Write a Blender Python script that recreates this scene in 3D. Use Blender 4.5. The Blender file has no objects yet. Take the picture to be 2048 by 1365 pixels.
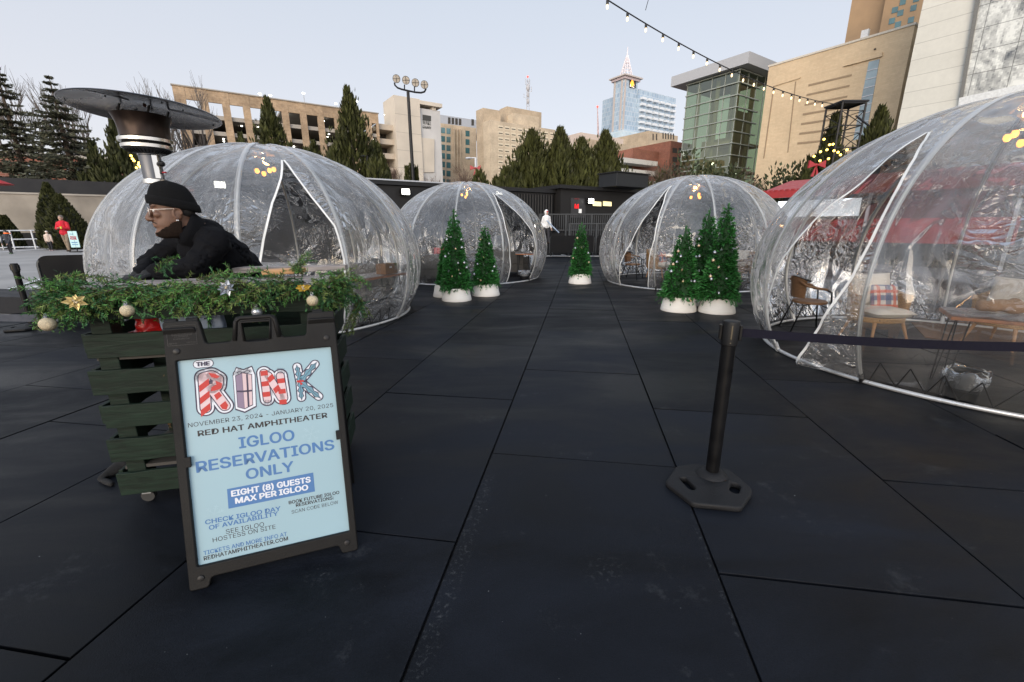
import bpy, bmesh, math, random
from math import sin, cos, pi, radians, sqrt, atan2, asin
from mathutils import Vector, Matrix, noise
scene = bpy.context.scene
COL = scene.collection

# ------------------------------------------------------------------ camera, world, sun, exposure
CAM_F, PITCH, ROLL, CAM_H = 854.88, radians(14.885), radians(-0.22), 1.51
camd = bpy.data.cameras.new('camera'); cam = bpy.data.objects.new('camera', camd); COL.objects.link(cam)
camd.sensor_width = 36.0; camd.lens = CAM_F / 2048 * 36; camd.clip_start = 0.05; camd.clip_end = 3000
FW = Vector((0, cos(PITCH), -sin(PITCH))); UP0 = Vector((0, sin(PITCH), cos(PITCH))); RT0 = Vector((1, 0, 0))
RT = RT0 * cos(ROLL) + UP0 * sin(ROLL); UP = UP0 * cos(ROLL) - RT0 * sin(ROLL)
CC = Vector((0, 0, CAM_H))
m = Matrix((RT, UP, -FW)).transposed().to_4x4(); m.translation = CC
cam.matrix_world = m
scene.camera = cam
scene.view_settings.view_transform = 'Standard'; scene.view_settings.look = 'None'
scene.view_settings.exposure = 0.0; scene.view_settings.gamma = 1.0
try: scene.view_settings.use_curve_mapping = False
except Exception: pass
scene.render.engine = 'CYCLES'
cy = scene.cycles
cy.max_bounces = 10; cy.diffuse_bounces = 3; cy.glossy_bounces = 4; cy.transmission_bounces = 4
cy.transparent_max_bounces = 40; cy.caustics_reflective = False; cy.caustics_refractive = False
cy.sample_clamp_indirect = 4.0; cy.use_denoising = True
try: cy.denoiser = 'OPENIMAGEDENOISE'
except Exception: pass

SUN_AZ, SUN_EL = radians(194), radians(13)      # compass-like: measured from +Y towards +X; low behind the camera
world = bpy.data.worlds.new('World'); scene.world = world; world.use_nodes = True
wt = world.node_tree; wn = wt.nodes; wl = wt.links
for n in list(wn): wn.remove(n)
sky = wn.new('ShaderNodeTexSky'); sky.sky_type = 'NISHITA'; sky.sun_disc = False
sky.sun_elevation = SUN_EL; sky.sun_rotation = SUN_AZ; sky.air_density = 1.0; sky.dust_density = 1.5; sky.ozone_density = 2.0
SKY_STRENGTH = 0.118
tc = wn.new('ShaderNodeTexCoord'); sx = wn.new('ShaderNodeSeparateXYZ'); wl.new(tc.outputs['Generated'], sx.inputs[0])
ramp = wn.new('ShaderNodeValToRGB')            # dusk air: pale rose at the skyline, cool white-blue above
wl.new(sx.outputs['Z'], ramp.inputs[0])
els = ramp.color_ramp.elements
els[0].position = 0.0; els[0].color = (9.2, 8.7, 8.9, 1)
els[1].position = 1.0; els[1].color = (5.0, 5.9, 7.4, 1)
e = els.new(0.16); e.color = (8.7, 8.55, 9.0, 1)
e = els.new(0.45); e.color = (7.3, 7.8, 8.6, 1)
mixw = wn.new('ShaderNodeMix'); mixw.data_type = 'RGBA'; mixw.inputs[0].default_value = 0.7
wl.new(sky.outputs[0], mixw.inputs[6]); wl.new(ramp.outputs[0], mixw.inputs[7])
# the afterglow: the sky behind the camera, where the sun went down, is the brighter half
gmap = wn.new('ShaderNodeMapRange'); gmap.interpolation_type = 'SMOOTHSTEP'; gmap.inputs[1].default_value = .25; gmap.inputs[2].default_value = -.8; gmap.inputs[3].default_value = 1.0; gmap.inputs[4].default_value = 2.15
wl.new(sx.outputs['Y'], gmap.inputs[0])
glowm = wn.new('ShaderNodeVectorMath'); glowm.operation = 'SCALE'; wl.new(mixw.outputs[2], glowm.inputs[0]); wl.new(gmap.outputs[0], glowm.inputs['Scale'])
bg = wn.new('ShaderNodeBackground'); bg.inputs[1].default_value = SKY_STRENGTH
wl.new(glowm.outputs[0], bg.inputs[0])
wo = wn.new('ShaderNodeOutputWorld'); wl.new(bg.outputs[0], wo.inputs[0])

sund = bpy.data.lights.new('sun', 'SUN'); sun = bpy.data.objects.new('sun', sund); COL.objects.link(sun)
sund.energy = 2.1; sund.angle = radians(45); sund.color = (1.0, 0.86, 0.70)
sdir = Vector((sin(SUN_AZ) * cos(SUN_EL), cos(SUN_AZ) * cos(SUN_EL), sin(SUN_EL)))
sun.rotation_euler = (-sdir).to_track_quat('-Z', 'Y').to_euler()

# ------------------------------------------------------------------ helpers: pixels of the survey -> metres
def ray(x, y): return FW + RT * ((x - 1024) / CAM_F) - UP * ((y - 682.5) / CAM_F)
def gz(x, y, z=0.0):
    d = ray(x, y); return CC + d * ((z - CAM_H) / d.z)
def at(x, y, Y):
    d = ray(x, y); return CC + d * (Y / d.y)
def pix(P):
    v = Vector(P) - CC; d = v.dot(FW); return 1024 + CAM_F * v.dot(RT) / d, 682.5 - CAM_F * v.dot(UP) / d
def along(P, d, xpix):
    """distance t so that P + t d stands at column xpix"""
    # (v0 + t d).RT * F = (xpix-1024) * (v0 + t d).FW
    v = P - CC; k = (xpix - 1024) / CAM_F
    return (k * v.dot(FW) - v.dot(RT)) / (d.dot(RT) - k * d.dot(FW))
def plane_hit(o, n, x, y):
    d = ray(x, y); return CC + d * ((o - CC).dot(n) / d.dot(n))
AZ = radians(56)
E1 = Vector((sin(AZ), cos(AZ), 0)); E2 = Vector((-cos(AZ), sin(AZ), 0))   # the street grid of the town
WM = radians(8.97)
WU = Vector((sin(WM), cos(WM), 0)); WV = Vector((cos(WM), -sin(WM), 0))    # along / across the mats
Z3 = Vector((0, 0, 1))

# ------------------------------------------------------------------ helpers: meshes
class MB:
    def __init__(s): s.v = []; s.f = []; s.sm = False
    def add(s, vs, fs):
        n = len(s.v); s.v += [Vector(p) for p in vs]; s.f += [tuple(i + n for i in f) for f in fs]; return s
    def box(s, lo, hi):
        x0, y0, z0 = lo; x1, y1, z1 = hi
        return s.add([(x0,y0,z0),(x1,y0,z0),(x1,y1,z0),(x0,y1,z0),(x0,y0,z1),(x1,y0,z1),(x1,y1,z1),(x0,y1,z1)],
                     [(0,3,2,1),(4,5,6,7),(0,1,5,4),(1,2,6,5),(2,3,7,6),(3,0,4,7)])
    def obox(s, o, a, b, c):
        """box with one corner o and three edge vectors"""
        o = Vector(o); a = Vector(a); b = Vector(b); c = Vector(c)
        if a.cross(b).dot(c) < 0: a, b = b, a
        return s.add([o,o+a,o+a+b,o+b,o+c,o+a+c,o+a+b+c,o+b+c],[(0,3,2,1),(4,5,6,7),(0,1,5,4),(1,2,6,5),(2,3,7,6),(3,0,4,7)])
    def cbox(s, c, a, b, d):
        a = Vector(a); b = Vector(b); d = Vector(d); return s.obox(Vector(c) - a/2 - b/2 - d/2, a, b, d)
    def bar(s, p, q, w, h=None):
        p = Vector(p); q = Vector(q); d = q - p; h = h or w
        u = Vector((0,0,1)) if abs(d.normalized().z) < .95 else Vector((1,0,0))
        a = d.cross(u).normalized(); b = a.cross(d).normalized()
        return s.obox(p - a*w/2 - b*h/2, a*w, b*h, d)
    def tube(s, path, r, n=8, closed=False, cap=True):
        path = [Vector(p) for p in path]; k = len(path)
        rr = r if isinstance(r, (list, tuple)) else [r]*k
        base = len(s.v); prev = None
        for i, p in enumerate(path):
            if closed: t = path[(i+1) % k] - path[i-1]
            else: t = path[min(i+1, k-1)] - path[max(i-1, 0)]
            if t.length < 1e-9: t = Vector((0,0,1))
            t.normalize()
            if prev is None:
                u = Vector((0,0,1)) if abs(t.z) < .9 else Vector((1,0,0))
                a = t.cross(u).normalized()
            else:
                a = prev - t * prev.dot(t)
                if a.length < 1e-6: a = t.orthogonal()
                a.normalize()
            prev = a; b = t.cross(a)
            for j in range(n):
                w = 2*pi*j/n; s.v.append(p + (a*cos(w) + b*sin(w))*rr[i])
        for i in range(k if closed else k-1):
            i2 = (i+1) % k
            for j in range(n):
                j2 = (j+1) % n
                s.f.append((base+i*n+j, base+i*n+j2, base+i2*n+j2, base+i2*n+j))
        if cap and not closed:
            s.f.append(tuple(base+j for j in range(n))[::-1]); s.f.append(tuple(base+(k-1)*n+j for j in range(n)))
        return s
    def lathe(s, prof, n=24, c=(0,0,0), sx=1, sy=1, cap=True):
        base = len(s.v); c = Vector(c)
        for r, z in prof:
            for j in range(n):
                w = 2*pi*j/n; s.v.append(c + Vector((r*cos(w)*sx, r*sin(w)*sy, z)))
        for i in range(len(prof)-1):
            for j in range(n):
                j2 = (j+1) % n
                s.f.append((base+i*n+j, base+i*n+j2, base+(i+1)*n+j2, base+(i+1)*n+j))
        if cap:
            s.f.append(tuple(base+j for j in range(n))[::-1]); k = len(prof)-1
            s.f.append(tuple(base+k*n+j for j in range(n)))
        return s
    def ball(s, c, r, n=12, m=8, sx=1, sy=1, sz=1):
        c = Vector(c); prof = [(max(1e-4, r*sin(pi*i/m)), -r*cos(pi*i/m)) for i in range(m+1)]
        base = len(s.v); s.lathe(prof, n, (0,0,0), sx, sy)
        for i in range(base, len(s.v)): p = s.v[i]; s.v[i] = c + Vector((p.x, p.y, p.z*sz))
        return s
    def poly(s, pts):
        n = len(s.v); s.v += [Vector(p) for p in pts]; s.f.append(tuple(range(n, n+len(pts)))); return s
    def slab(s, pts, d):
        """polygon pts extruded by vector d"""
        pts = [Vector(p) for p in pts]; d = Vector(d); k = len(pts); n = len(s.v)
        s.v += pts + [p + d for p in pts]
        s.f.append(tuple(range(n, n+k))); s.f.append(tuple(range(n+2*k-1, n+k-1, -1)))
        for i in range(k):
            j = (i+1) % k; s.f.append((n+i, n+k+i, n+k+j, n+j))
        return s
    def join(s, o):
        n = len(s.v); s.v += o.v; s.f += [tuple(i+n for i in f) for f in o.f]; return s
    def xf(s, M, start=0):
        for i in range(start, len(s.v)): s.v[i] = M @ s.v[i]
        return s

def tag(o, label=None, cat=None, group=None, kind=None):
    if label: o['label'] = label
    if cat: o['category'] = cat
    if group: o['group'] = group
    if kind: o['kind'] = kind
    return o
def wloc(o):
    v = Vector((0,0,0))
    while o: v = v + o.location; o = o.parent
    return v
def obj(name, mb, mat, parent=None, world=False, smooth=False, bevel=0, fix=True):
    """link ONE mesh object; world=True: mb is in world metres and is moved into the (unrotated) parent's frame"""
    me = bpy.data.meshes.new(name)
    vs = mb.v
    if world and parent:
        w = wloc(parent); vs = [p - w for p in vs]
    me.from_pydata([tuple(p) for p in vs], [], mb.f)
    if fix:
        bm = bmesh.new(); bm.from_mesh(me); bmesh.ops.recalc_face_normals(bm, faces=bm.faces); bm.to_mesh(me); bm.free()
    me.update()
    if smooth:
        me.shade_smooth()
        if smooth != 'all':
            try: me.set_sharp_from_angle(angle=radians(40))
            except Exception: pass
    me.materials.append(mat)
    o = bpy.data.objects.new(name, me); COL.objects.link(o)
    if bevel:
        b = o.modifiers.new('bevel', 'BEVEL'); b.width = bevel; b.segments = 2; b.limit_method = 'ANGLE'; b.angle_limit = radians(50)
    if parent: o.parent = parent
    return o
def thing(name, label, cat, loc=(0,0,0), rotz=0, group=None):
    o = bpy.data.objects.new(name, None); COL.objects.link(o); o.location = loc; o.rotation_euler = (0,0,rotz)
    o.empty_display_size = .1
    return tag(o, label, cat, group)
KIDS = {}
def copy_tree(o, parent=None, label=None):
    kids = list(o.children)
    c = o.copy(); COL.objects.link(c)
    if parent: c.parent = parent
    if label: c['label'] = label
    for k in kids: copy_tree(k, c)
    return c
def struct(name, mb, mat, smooth=False): return tag(obj(name, mb, mat, smooth=smooth), kind='structure')
def remeshed(name, mb, mat, parent=None, voxel=.01, world=True, smoothit=4, noise_amp=0, noise_scale=6, sub=0):
    """union of overlapping closed shapes as one continuous skin"""
    me = bpy.data.meshes.new(name); me.from_pydata([tuple(p) for p in mb.v], [], mb.f)
    bm = bmesh.new(); bm.from_mesh(me); bmesh.ops.recalc_face_normals(bm, faces=bm.faces); bm.to_mesh(me); bm.free()
    t = bpy.data.objects.new('tmp', me); COL.objects.link(t)
    r = t.modifiers.new('r', 'REMESH'); r.mode = 'VOXEL'; r.voxel_size = voxel
    if smoothit:
        s = t.modifiers.new('s', 'SMOOTH'); s.iterations = smoothit; s.factor = .5
    dg = bpy.context.evaluated_depsgraph_get(); dg.update()
    me2 = bpy.data.meshes.new_from_object(t.evaluated_get(dg))
    bpy.data.objects.remove(t); bpy.data.meshes.remove(me)
    if noise_amp:
        ns = [v.normal.copy() for v in me2.vertices]
        for v, n in zip(me2.vertices, ns):
            q = v.co * noise_scale
            v.co += n * noise_amp * (noise.noise(q) + .5*noise.noise(q*2.3))
    if world and parent:
        w = wloc(parent)
        for v in me2.vertices: v.co -= w
    me2.name = name; me2.materials.clear(); me2.materials.append(mat); me2.shade_smooth()
    o = bpy.data.objects.new(name, me2); COL.objects.link(o)
    if parent: o.parent = parent
    return o
def capsule(mb, p, q, r0, r1, n=12, flat=None):
    """tapered capsule with round ends"""
    p = Vector(p); q = Vector(q); d = (q-p); L = d.length or 1e-4; t = d/L
    path = []; rr = []
    for i in range(5):
        a = pi/2*i/4; path.append(p - t*r0*cos(a)); rr.append(max(1e-3, r0*sin(a)))
    for i in range(1, 5): path.append(p + d*i/5); rr.append(r0 + (r1-r0)*i/5)
    for i in range(5):
        a = pi/2*i/4; path.append(q + t*r1*sin(a)); rr.append(max(1e-3, r1*cos(a)))
    return mb.tube(path, rr, n)

# ------------------------------------------------------------------ helpers: materials
def N(nt, typ, **kw):
    n = nt.nodes.new(typ)
    for k, v in kw.items(): setattr(n, k, v)
    return n
MATS = {}
def M(name, col, rough=.6, metal=0.0, var=.12, scale=6, bump=0.0, bscale=60, spec=.5, island=0.0, emit=None, estr=0, coat=0, detail=5, stretch=None, sss=0, rvar=.1):
    if name in MATS: return MATS[name]
    mt = bpy.data.materials.new(name); mt.use_nodes = True; nt = mt.node_tree; L = nt.links
    b = nt.nodes['Principled BSDF']
    b.inputs['Roughness'].default_value = rough; b.inputs['Metallic'].default_value = metal
    b.inputs['Specular IOR Level'].default_value = spec; b.inputs['Coat Weight'].default_value = coat
    if sss: b.inputs['Subsurface Weight'].default_value = sss; b.inputs['Subsurface Scale'].default_value = .01
    tcn = N(nt, 'ShaderNodeTexCoord'); mp = N(nt, 'ShaderNodeMapping'); L.new(tcn.outputs['Object'], mp.inputs[0])
    if stretch: mp.inputs['Scale'].default_value = stretch
    no = N(nt, 'ShaderNodeTexNoise'); no.inputs['Scale'].default_value = scale; no.inputs['Detail'].default_value = detail
    L.new(mp.outputs[0], no.inputs['Vector'])
    mr = N(nt, 'ShaderNodeMapRange'); mr.inputs[1].default_value = .3; mr.inputs[2].default_value = .7
    mr.inputs[3].default_value = 1-var; mr.inputs[4].default_value = 1+var; L.new(no.outputs[0], mr.inputs[0])
    val = mr.outputs[0]
    if island:
        g = N(nt, 'ShaderNodeNewGeometry'); m2 = N(nt, 'ShaderNodeMapRange'); m2.inputs[3].default_value = 1-island; m2.inputs[4].default_value = 1+island
        L.new(g.outputs['Random Per Island'], m2.inputs[0]); mm = N(nt, 'ShaderNodeMath', operation='MULTIPLY')
        L.new(val, mm.inputs[0]); L.new(m2.outputs[0], mm.inputs[1]); val = mm.outputs[0]
    mul = N(nt, 'ShaderNodeVectorMath', operation='SCALE'); mul.inputs[0].default_value = col[:3]
    L.new(val, mul.inputs['Scale']); L.new(mul.outputs[0], b.inputs['Base Color'])
    if rvar:
        m3 = N(nt, 'ShaderNodeMapRange'); m3.inputs[1].default_value = .3; m3.inputs[2].default_value = .7
        m3.inputs[3].default_value = max(0.02, rough-rvar); m3.inputs[4].default_value = min(1, rough+rvar)
        L.new(no.outputs[0], m3.inputs[0]); L.new(m3.outputs[0], b.inputs['Roughness'])
    if bump:
        n2 = N(nt, 'ShaderNodeTexNoise'); n2.inputs['Scale'].default_value = bscale; n2.inputs['Detail'].default_value = 4
        L.new(mp.outputs[0], n2.inputs['Vector'])
        bp = N(nt, 'ShaderNodeBump'); bp.inputs['Strength'].default_value = bump; bp.inputs['Distance'].default_value = .01
        L.new(n2.outputs[0], bp.inputs['Height']); L.new(bp.outputs[0], b.inputs['Normal'])
    if emit:
        b.inputs['Emission Color'].default_value = (*emit, 1); b.inputs['Emission Strength'].default_value = estr
    MATS[name] = mt; return mt
def brickmat(name, c1, c2, mortar, sx, sz, rough=.85, msize=.012, bumpv=.15, axis=None, noise_var=.2):
    """courses that follow the wall: u = along the horizontal of the wall, v = height"""
    if name in MATS: return MATS[name]
    mt = bpy.data.materials.new(name); mt.use_nodes = True; nt = mt.node_tree; L = nt.links; b = nt.nodes['Principled BSDF']
    b.inputs['Roughness'].default_value = rough
    tcn = N(nt, 'ShaderNodeTexCoord'); geo = N(nt, 'ShaderNodeNewGeometry')
    d1 = N(nt, 'ShaderNodeVectorMath', operation='DOT_PRODUCT'); d1.inputs[1].default_value = tuple(E1 + E2*1.0)
    L.new(tcn.outputs['Object'], d1.inputs[0]); s = N(nt, 'ShaderNodeSeparateXYZ'); L.new(tcn.outputs['Object'], s.inputs[0])
    c = N(nt, 'ShaderNodeCombineXYZ'); L.new(d1.outputs['Value'], c.inputs[0]); L.new(s.outputs[2], c.inputs[1])
    br = N(nt, 'ShaderNodeTexBrick'); L.new(c.outputs[0], br.inputs['Vector']); br.inputs['Scale'].default_value = 1
    br.inputs['Brick Width'].default_value = sx; br.inputs['Row Height'].default_value = sz; br.inputs['Mortar Size'].default_value = msize
    br.inputs['Color1'].default_value = (*c1, 1); br.inputs['Color2'].default_value = (*c2, 1); br.inputs['Mortar'].default_value = (*mortar, 1)
    no = N(nt, 'ShaderNodeTexNoise'); no.inputs['Scale'].default_value = .35; no.inputs['Detail'].default_value = 6; L.new(tcn.outputs['Object'], no.inputs['Vector'])
    mr = N(nt, 'ShaderNodeMapRange'); mr.inputs[1].default_value = .3; mr.inputs[2].default_value = .7; mr.inputs[3].default_value = 1-noise_var; mr.inputs[4].default_value = 1+noise_var*.6
    L.new(no.outputs[0], mr.inputs[0]); nz = N(nt, 'ShaderNodeTexNoise'); nz.inputs['Scale'].default_value = 2.2; nz.inputs['Detail'].default_value = 9; nz.inputs['Roughness'].default_value = .75; L.new(c.outputs[0], nz.inputs['Vector'])
    mz = N(nt, 'ShaderNodeMapRange'); mz.inputs[1].default_value = .3; mz.inputs[2].default_value = .7; mz.inputs[3].default_value = 1-noise_var*.9; mz.inputs[4].default_value = 1+noise_var*.9; L.new(nz.outputs[0], mz.inputs[0])
    mq = N(nt, 'ShaderNodeMath', operation='MULTIPLY'); L.new(mr.outputs[0], mq.inputs[0]); L.new(mz.outputs[0], mq.inputs[1])
    mul = N(nt, 'ShaderNodeVectorMath', operation='SCALE'); L.new(br.outputs['Color'], mul.inputs[0]); L.new(mq.outputs[0], mul.inputs['Scale'])
    L.new(mul.outputs[0], b.inputs['Base Color'])
    bp = N(nt, 'ShaderNodeBump'); bp.inputs['Strength'].default_value = bumpv; bp.inputs['Distance'].default_value = .02; bp.invert = True
    L.new(br.outputs['Fac'], bp.inputs['Height']); L.new(bp.outputs[0], b.inputs['Normal'])
    MATS[name] = mt; return mt
def glow(name, col, s):
    if name in MATS: return MATS[name]
    mt = bpy.data.materials.new(name); mt.use_nodes = True; nt = mt.node_tree
    b = nt.nodes['Principled BSDF']; b.inputs['Base Color'].default_value = (*col, 1)
    b.inputs['Emission Color'].default_value = (*col, 1); b.inputs['Emission Strength'].default_value = s
    MATS[name] = mt; return mt
def glassmat(name, tint, rough=.05, dark=(.02,.03,.035), fac=.0, var=.3, scale=.4):
    """glazing of a far building: dark reflective panes of uneven tint"""
    return M(name, tint, rough, 0.0, var, scale, spec=1.0, rvar=.02)
# ------------------------------------------------------------------ text as mesh
FONT = None
try:        # Blender's own interface typeface; the built-in one when it is not there
    import os
    FONT = bpy.data.fonts.load(os.path.join(bpy.utils.system_resource('DATAFILES'), 'fonts', 'Inter.woff2'))
except Exception: FONT = None
def text_mb(body, bold=0.0):
    """flat text as an MB in the xy plane, lower left of its ink at 0,0; returns (mb, width, height)"""
    cu = bpy.data.curves.new('t', 'FONT'); cu.body = body; cu.size = 1; cu.fill_mode = 'FRONT'; cu.resolution_u = 3
    if FONT: cu.font = FONT
    o = bpy.data.objects.new('t', cu); COL.objects.link(o)
    dg = bpy.context.evaluated_depsgraph_get(); dg.update()
    me = bpy.data.meshes.new_from_object(o.evaluated_get(dg)); mb = MB()
    vs = [v.co.copy() for v in me.vertices]; fs = [tuple(p.vertices) for p in me.polygons]
    # heavier weights: the strokes are thickened by overlaid copies a hair apart
    offs = [(0,0)] if not bold else [(bold*cos(a)*.8, bold*sin(a)*.62) for a in [2*pi*i/6 for i in range(6)]] + [(0,0)]
    for k, (dx, dy) in enumerate(offs): mb.add([Vector((p.x+dx, p.y+dy, k)) for p in vs], fs)
    bpy.data.objects.remove(o); bpy.data.curves.remove(cu); bpy.data.meshes.remove(me)
    x0 = min(p.x for p in mb.v); x1 = max(p.x for p in mb.v); y0 = min(p.y for p in mb.v); y1 = max(p.y for p in mb.v)
    for p in mb.v: p.x -= x0; p.y -= y0
    return mb, x1-x0, y1-y0
def place_text(dst, body, o, r, u, w, h, bold=0.0):
    """lettering from o, w wide along r and h tall along u"""
    mb, tw, th = text_mb(body, bold)
    n_ = r.cross(u); mb.v = [o + r*(p.x/tw*w) + u*(p.y/th*h) + n_*(p.z*w*.0004) for p in mb.v]; dst.join(mb)

# ------------------------------------------------------------------ materials of the setting
m_mat = None
def matrubber():
    mt = bpy.data.materials.new('rubber_mat'); mt.use_nodes = True; nt = mt.node_tree; L = nt.links; b = nt.nodes['Principled BSDF']
    tcn = N(nt, 'ShaderNodeTexCoord'); g = N(nt, 'ShaderNodeNewGeometry')
    n1 = N(nt, 'ShaderNodeTexNoise'); n1.inputs['Scale'].default_value = 1.0; n1.inputs['Detail'].default_value = 8; n1.inputs['Roughness'].default_value = .62; n1.inputs['Distortion'].default_value = .5
    mp = N(nt, 'ShaderNodeMapping'); mp.inputs['Rotation'].default_value = (0, 0, WM); mp.inputs['Scale'].default_value = (.55, 1.4, 1)
    L.new(tcn.outputs['Object'], mp.inputs[0]); L.new(mp.outputs[0], n1.inputs['Vector'])
    r1 = N(nt, 'ShaderNodeMapRange'); r1.inputs[1].default_value = .36; r1.inputs[2].default_value = .66; r1.inputs[3].default_value = .35; r1.inputs[4].default_value = 2.2
    L.new(n1.outputs[0], r1.inputs[0])
    r2 = N(nt, 'ShaderNodeMapRange'); r2.inputs[3].default_value = .45; r2.inputs[4].default_value = 1.6; L.new(g.outputs['Random Per Island'], r2.inputs[0])
    n3 = N(nt, 'ShaderNodeTexNoise'); n3.inputs['Scale'].default_value = 210; n3.inputs['Detail'].default_value = 3; L.new(tcn.outputs['Object'], n3.inputs['Vector'])
    r3 = N(nt, 'ShaderNodeMapRange'); r3.inputs[1].default_value = .3; r3.inputs[2].default_value = .7; r3.inputs[3].default_value = .72; r3.inputs[4].default_value = 1.28; L.new(n3.outputs[0], r3.inputs[0])
    m1 = N(nt, 'ShaderNodeMath', operation='MULTIPLY'); m2 = N(nt, 'ShaderNodeMath', operation='MULTIPLY')
    L.new(r1.outputs[0], m1.inputs[0]); L.new(r2.outputs[0], m1.inputs[1]); L.new(m1.outputs[0], m2.inputs[0]); L.new(r3.outputs[0], m2.inputs[1])
    sc = N(nt, 'ShaderNodeVectorMath', operation='SCALE'); sc.inputs[0].default_value = (.0035, .0043, .0063); L.new(m2.outputs[0], sc.inputs['Scale'])
    # pale crumbs and scuffs of dust
    vo = N(nt, 'ShaderNodeTexVoronoi'); vo.inputs['Scale'].default_value = 21; vo.inputs['Randomness'].default_value = 1; L.new(tcn.outputs['Object'], vo.inputs['Vector'])
    n4 = N(nt, 'ShaderNodeTexNoise'); n4.inputs['Scale'].default_value = 9; L.new(tcn.outputs['Object'], n4.inputs['Vector'])
    r4 = N(nt, 'ShaderNodeMapRange'); r4.inputs[1].default_value = .50; r4.inputs[2].default_value = .75; r4.inputs[3].default_value = 0.01; r4.inputs[4].default_value = .085; L.new(n4.outputs[0], r4.inputs[0])
    lt = N(nt, 'ShaderNodeMath', operation='LESS_THAN'); L.new(vo.outputs['Distance'], lt.inputs[0]); L.new(r4.outputs[0], lt.inputs[1])
    wn_ = N(nt, 'ShaderNodeTexWhiteNoise'); L.new(vo.outputs['Position'], wn_.inputs['Vector'])
    pw = N(nt, 'ShaderNodeMath', operation='POWER'); pw.inputs[1].default_value = 1.8; L.new(wn_.outputs['Value'], pw.inputs[0])
    mm = N(nt, 'ShaderNodeMath', operation='MULTIPLY'); L.new(lt.outputs[0], mm.inputs[0]); L.new(pw.outputs[0], mm.inputs[1])
    n5 = N(nt, 'ShaderNodeTexNoise'); n5.inputs['Scale'].default_value = 2.1; n5.inputs['Detail'].default_value = 10; n5.inputs['Roughness'].default_value = .8; L.new(tcn.outputs['Object'], n5.inputs['Vector'])
    r5 = N(nt, 'ShaderNodeMapRange'); r5.inputs[1].default_value = .58; r5.inputs[2].default_value = .76; r5.inputs[3].default_value = 0; r5.inputs[4].default_value = .16; L.new(n5.outputs[0], r5.inputs[0])
    mx = N(nt, 'ShaderNodeMath', operation='MAXIMUM'); L.new(mm.outputs[0], mx.inputs[0]); L.new(r5.outputs[0], mx.inputs[1])
    mix = N(nt, 'ShaderNodeMix', data_type='RGBA'); L.new(mx.outputs[0], mix.inputs[0]); L.new(sc.outputs[0], mix.inputs[6]); mix.inputs[7].default_value = (.22, .23, .235, 1)
    L.new(mix.outputs[2], b.inputs['Base Color'])
    r6 = N(nt, 'ShaderNodeMapRange'); r6.inputs[1].default_value = .36; r6.inputs[2].default_value = .66; r6.inputs[3].default_value = .38; r6.inputs[4].default_value = .72; L.new(n1.outputs[0], r6.inputs[0])
    L.new(r6.outputs[0], b.inputs['Roughness']); b.inputs['Specular IOR Level'].default_value = .14
    # dust trodden along two of the long joints, and one scuffed patch
    def vm(op, vec): n = N(nt, 'ShaderNodeVectorMath', operation=op); L.new(tcn.outputs['Object'], n.inputs[0]); n.inputs[1].default_value = vec; return n
    def mt2(op, a, b):
        n = N(nt, 'ShaderNodeMath', operation=op)
        for k, v in enumerate((a, b)):
            if isinstance(v, (int, float)): n.inputs[k].default_value = v
            else: L.new(v, n.inputs[k])
        return n.outputs[0]
    def rng2(v, a, b_, c, d):
        n = N(nt, 'ShaderNodeMapRange'); L.new(v, n.inputs[0])
        for k, q in enumerate((a, b_, c, d)): n.inputs[k+1].default_value = q
        return n.outputs[0]
    vv = vm('DOT_PRODUCT', tuple(WV)).outputs['Value']; uu = vm('DOT_PRODUCT', tuple(WU)).outputs['Value']
    n8 = N(nt, 'ShaderNodeTexNoise'); n8.inputs['Scale'].default_value = 46; n8.inputs['Detail'].default_value = 7; n8.inputs['Roughness'].default_value = .75; L.new(tcn.outputs['Object'], n8.inputs['Vector'])
    dust = None
    for v0, s0, u0, u1 in ((-.556, .085, .9, 2.5), (.668, -.03, 1.3, 2.2)):
        band = rng2(mt2('ABSOLUTE', mt2('SUBTRACT', vv, v0 + s0*.5), 0), abs(s0)*.2, abs(s0)*.75, 1, 0); rngu = rng2(mt2('ABSOLUTE', mt2('SUBTRACT', uu, (u0+u1)/2), 0), (u1-u0)*.3, (u1-u0)*.55, 1, 0)
        d_ = mt2('MULTIPLY', band, rngu); dust = d_ if dust is None else mt2('MAXIMUM', dust, d_)
    scp = gz(1210, 1142); sd_ = vm('DISTANCE', (scp.x, scp.y, 0)).outputs['Value']; dust = mt2('MAXIMUM', dust, rng2(sd_, .015, .13, .9, 0))
    scp = gz(640, 1150); sd_ = vm('DISTANCE', (scp.x, scp.y, 0)).outputs['Value']; dust = mt2('MAXIMUM', dust, rng2(sd_, .01, .10, .6, 0))
    dmask = mt2('MULTIPLY', dust, rng2(n8.outputs[0], .53, .70, 0, .26)); mx2 = mt2('MAXIMUM', mx.outputs[0], dmask); L.new(mx2, mix.inputs[0])
    bp = N(nt, 'ShaderNodeBump'); bp.inputs['Strength'].default_value = .35; bp.inputs['Distance'].default_value = .003; L.new(n3.outputs[0], bp.inputs['Height']); L.new(bp.outputs[0], b.inputs['Normal'])
    return mt
m_concrete = M('plaza_concrete', (.30, .29, .28), .85, var=.18, scale=.8, bump=.2, bscale=30)
m_white_line = M('white_line', (.62, .62, .62), .7, var=.15, scale=5)

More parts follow.
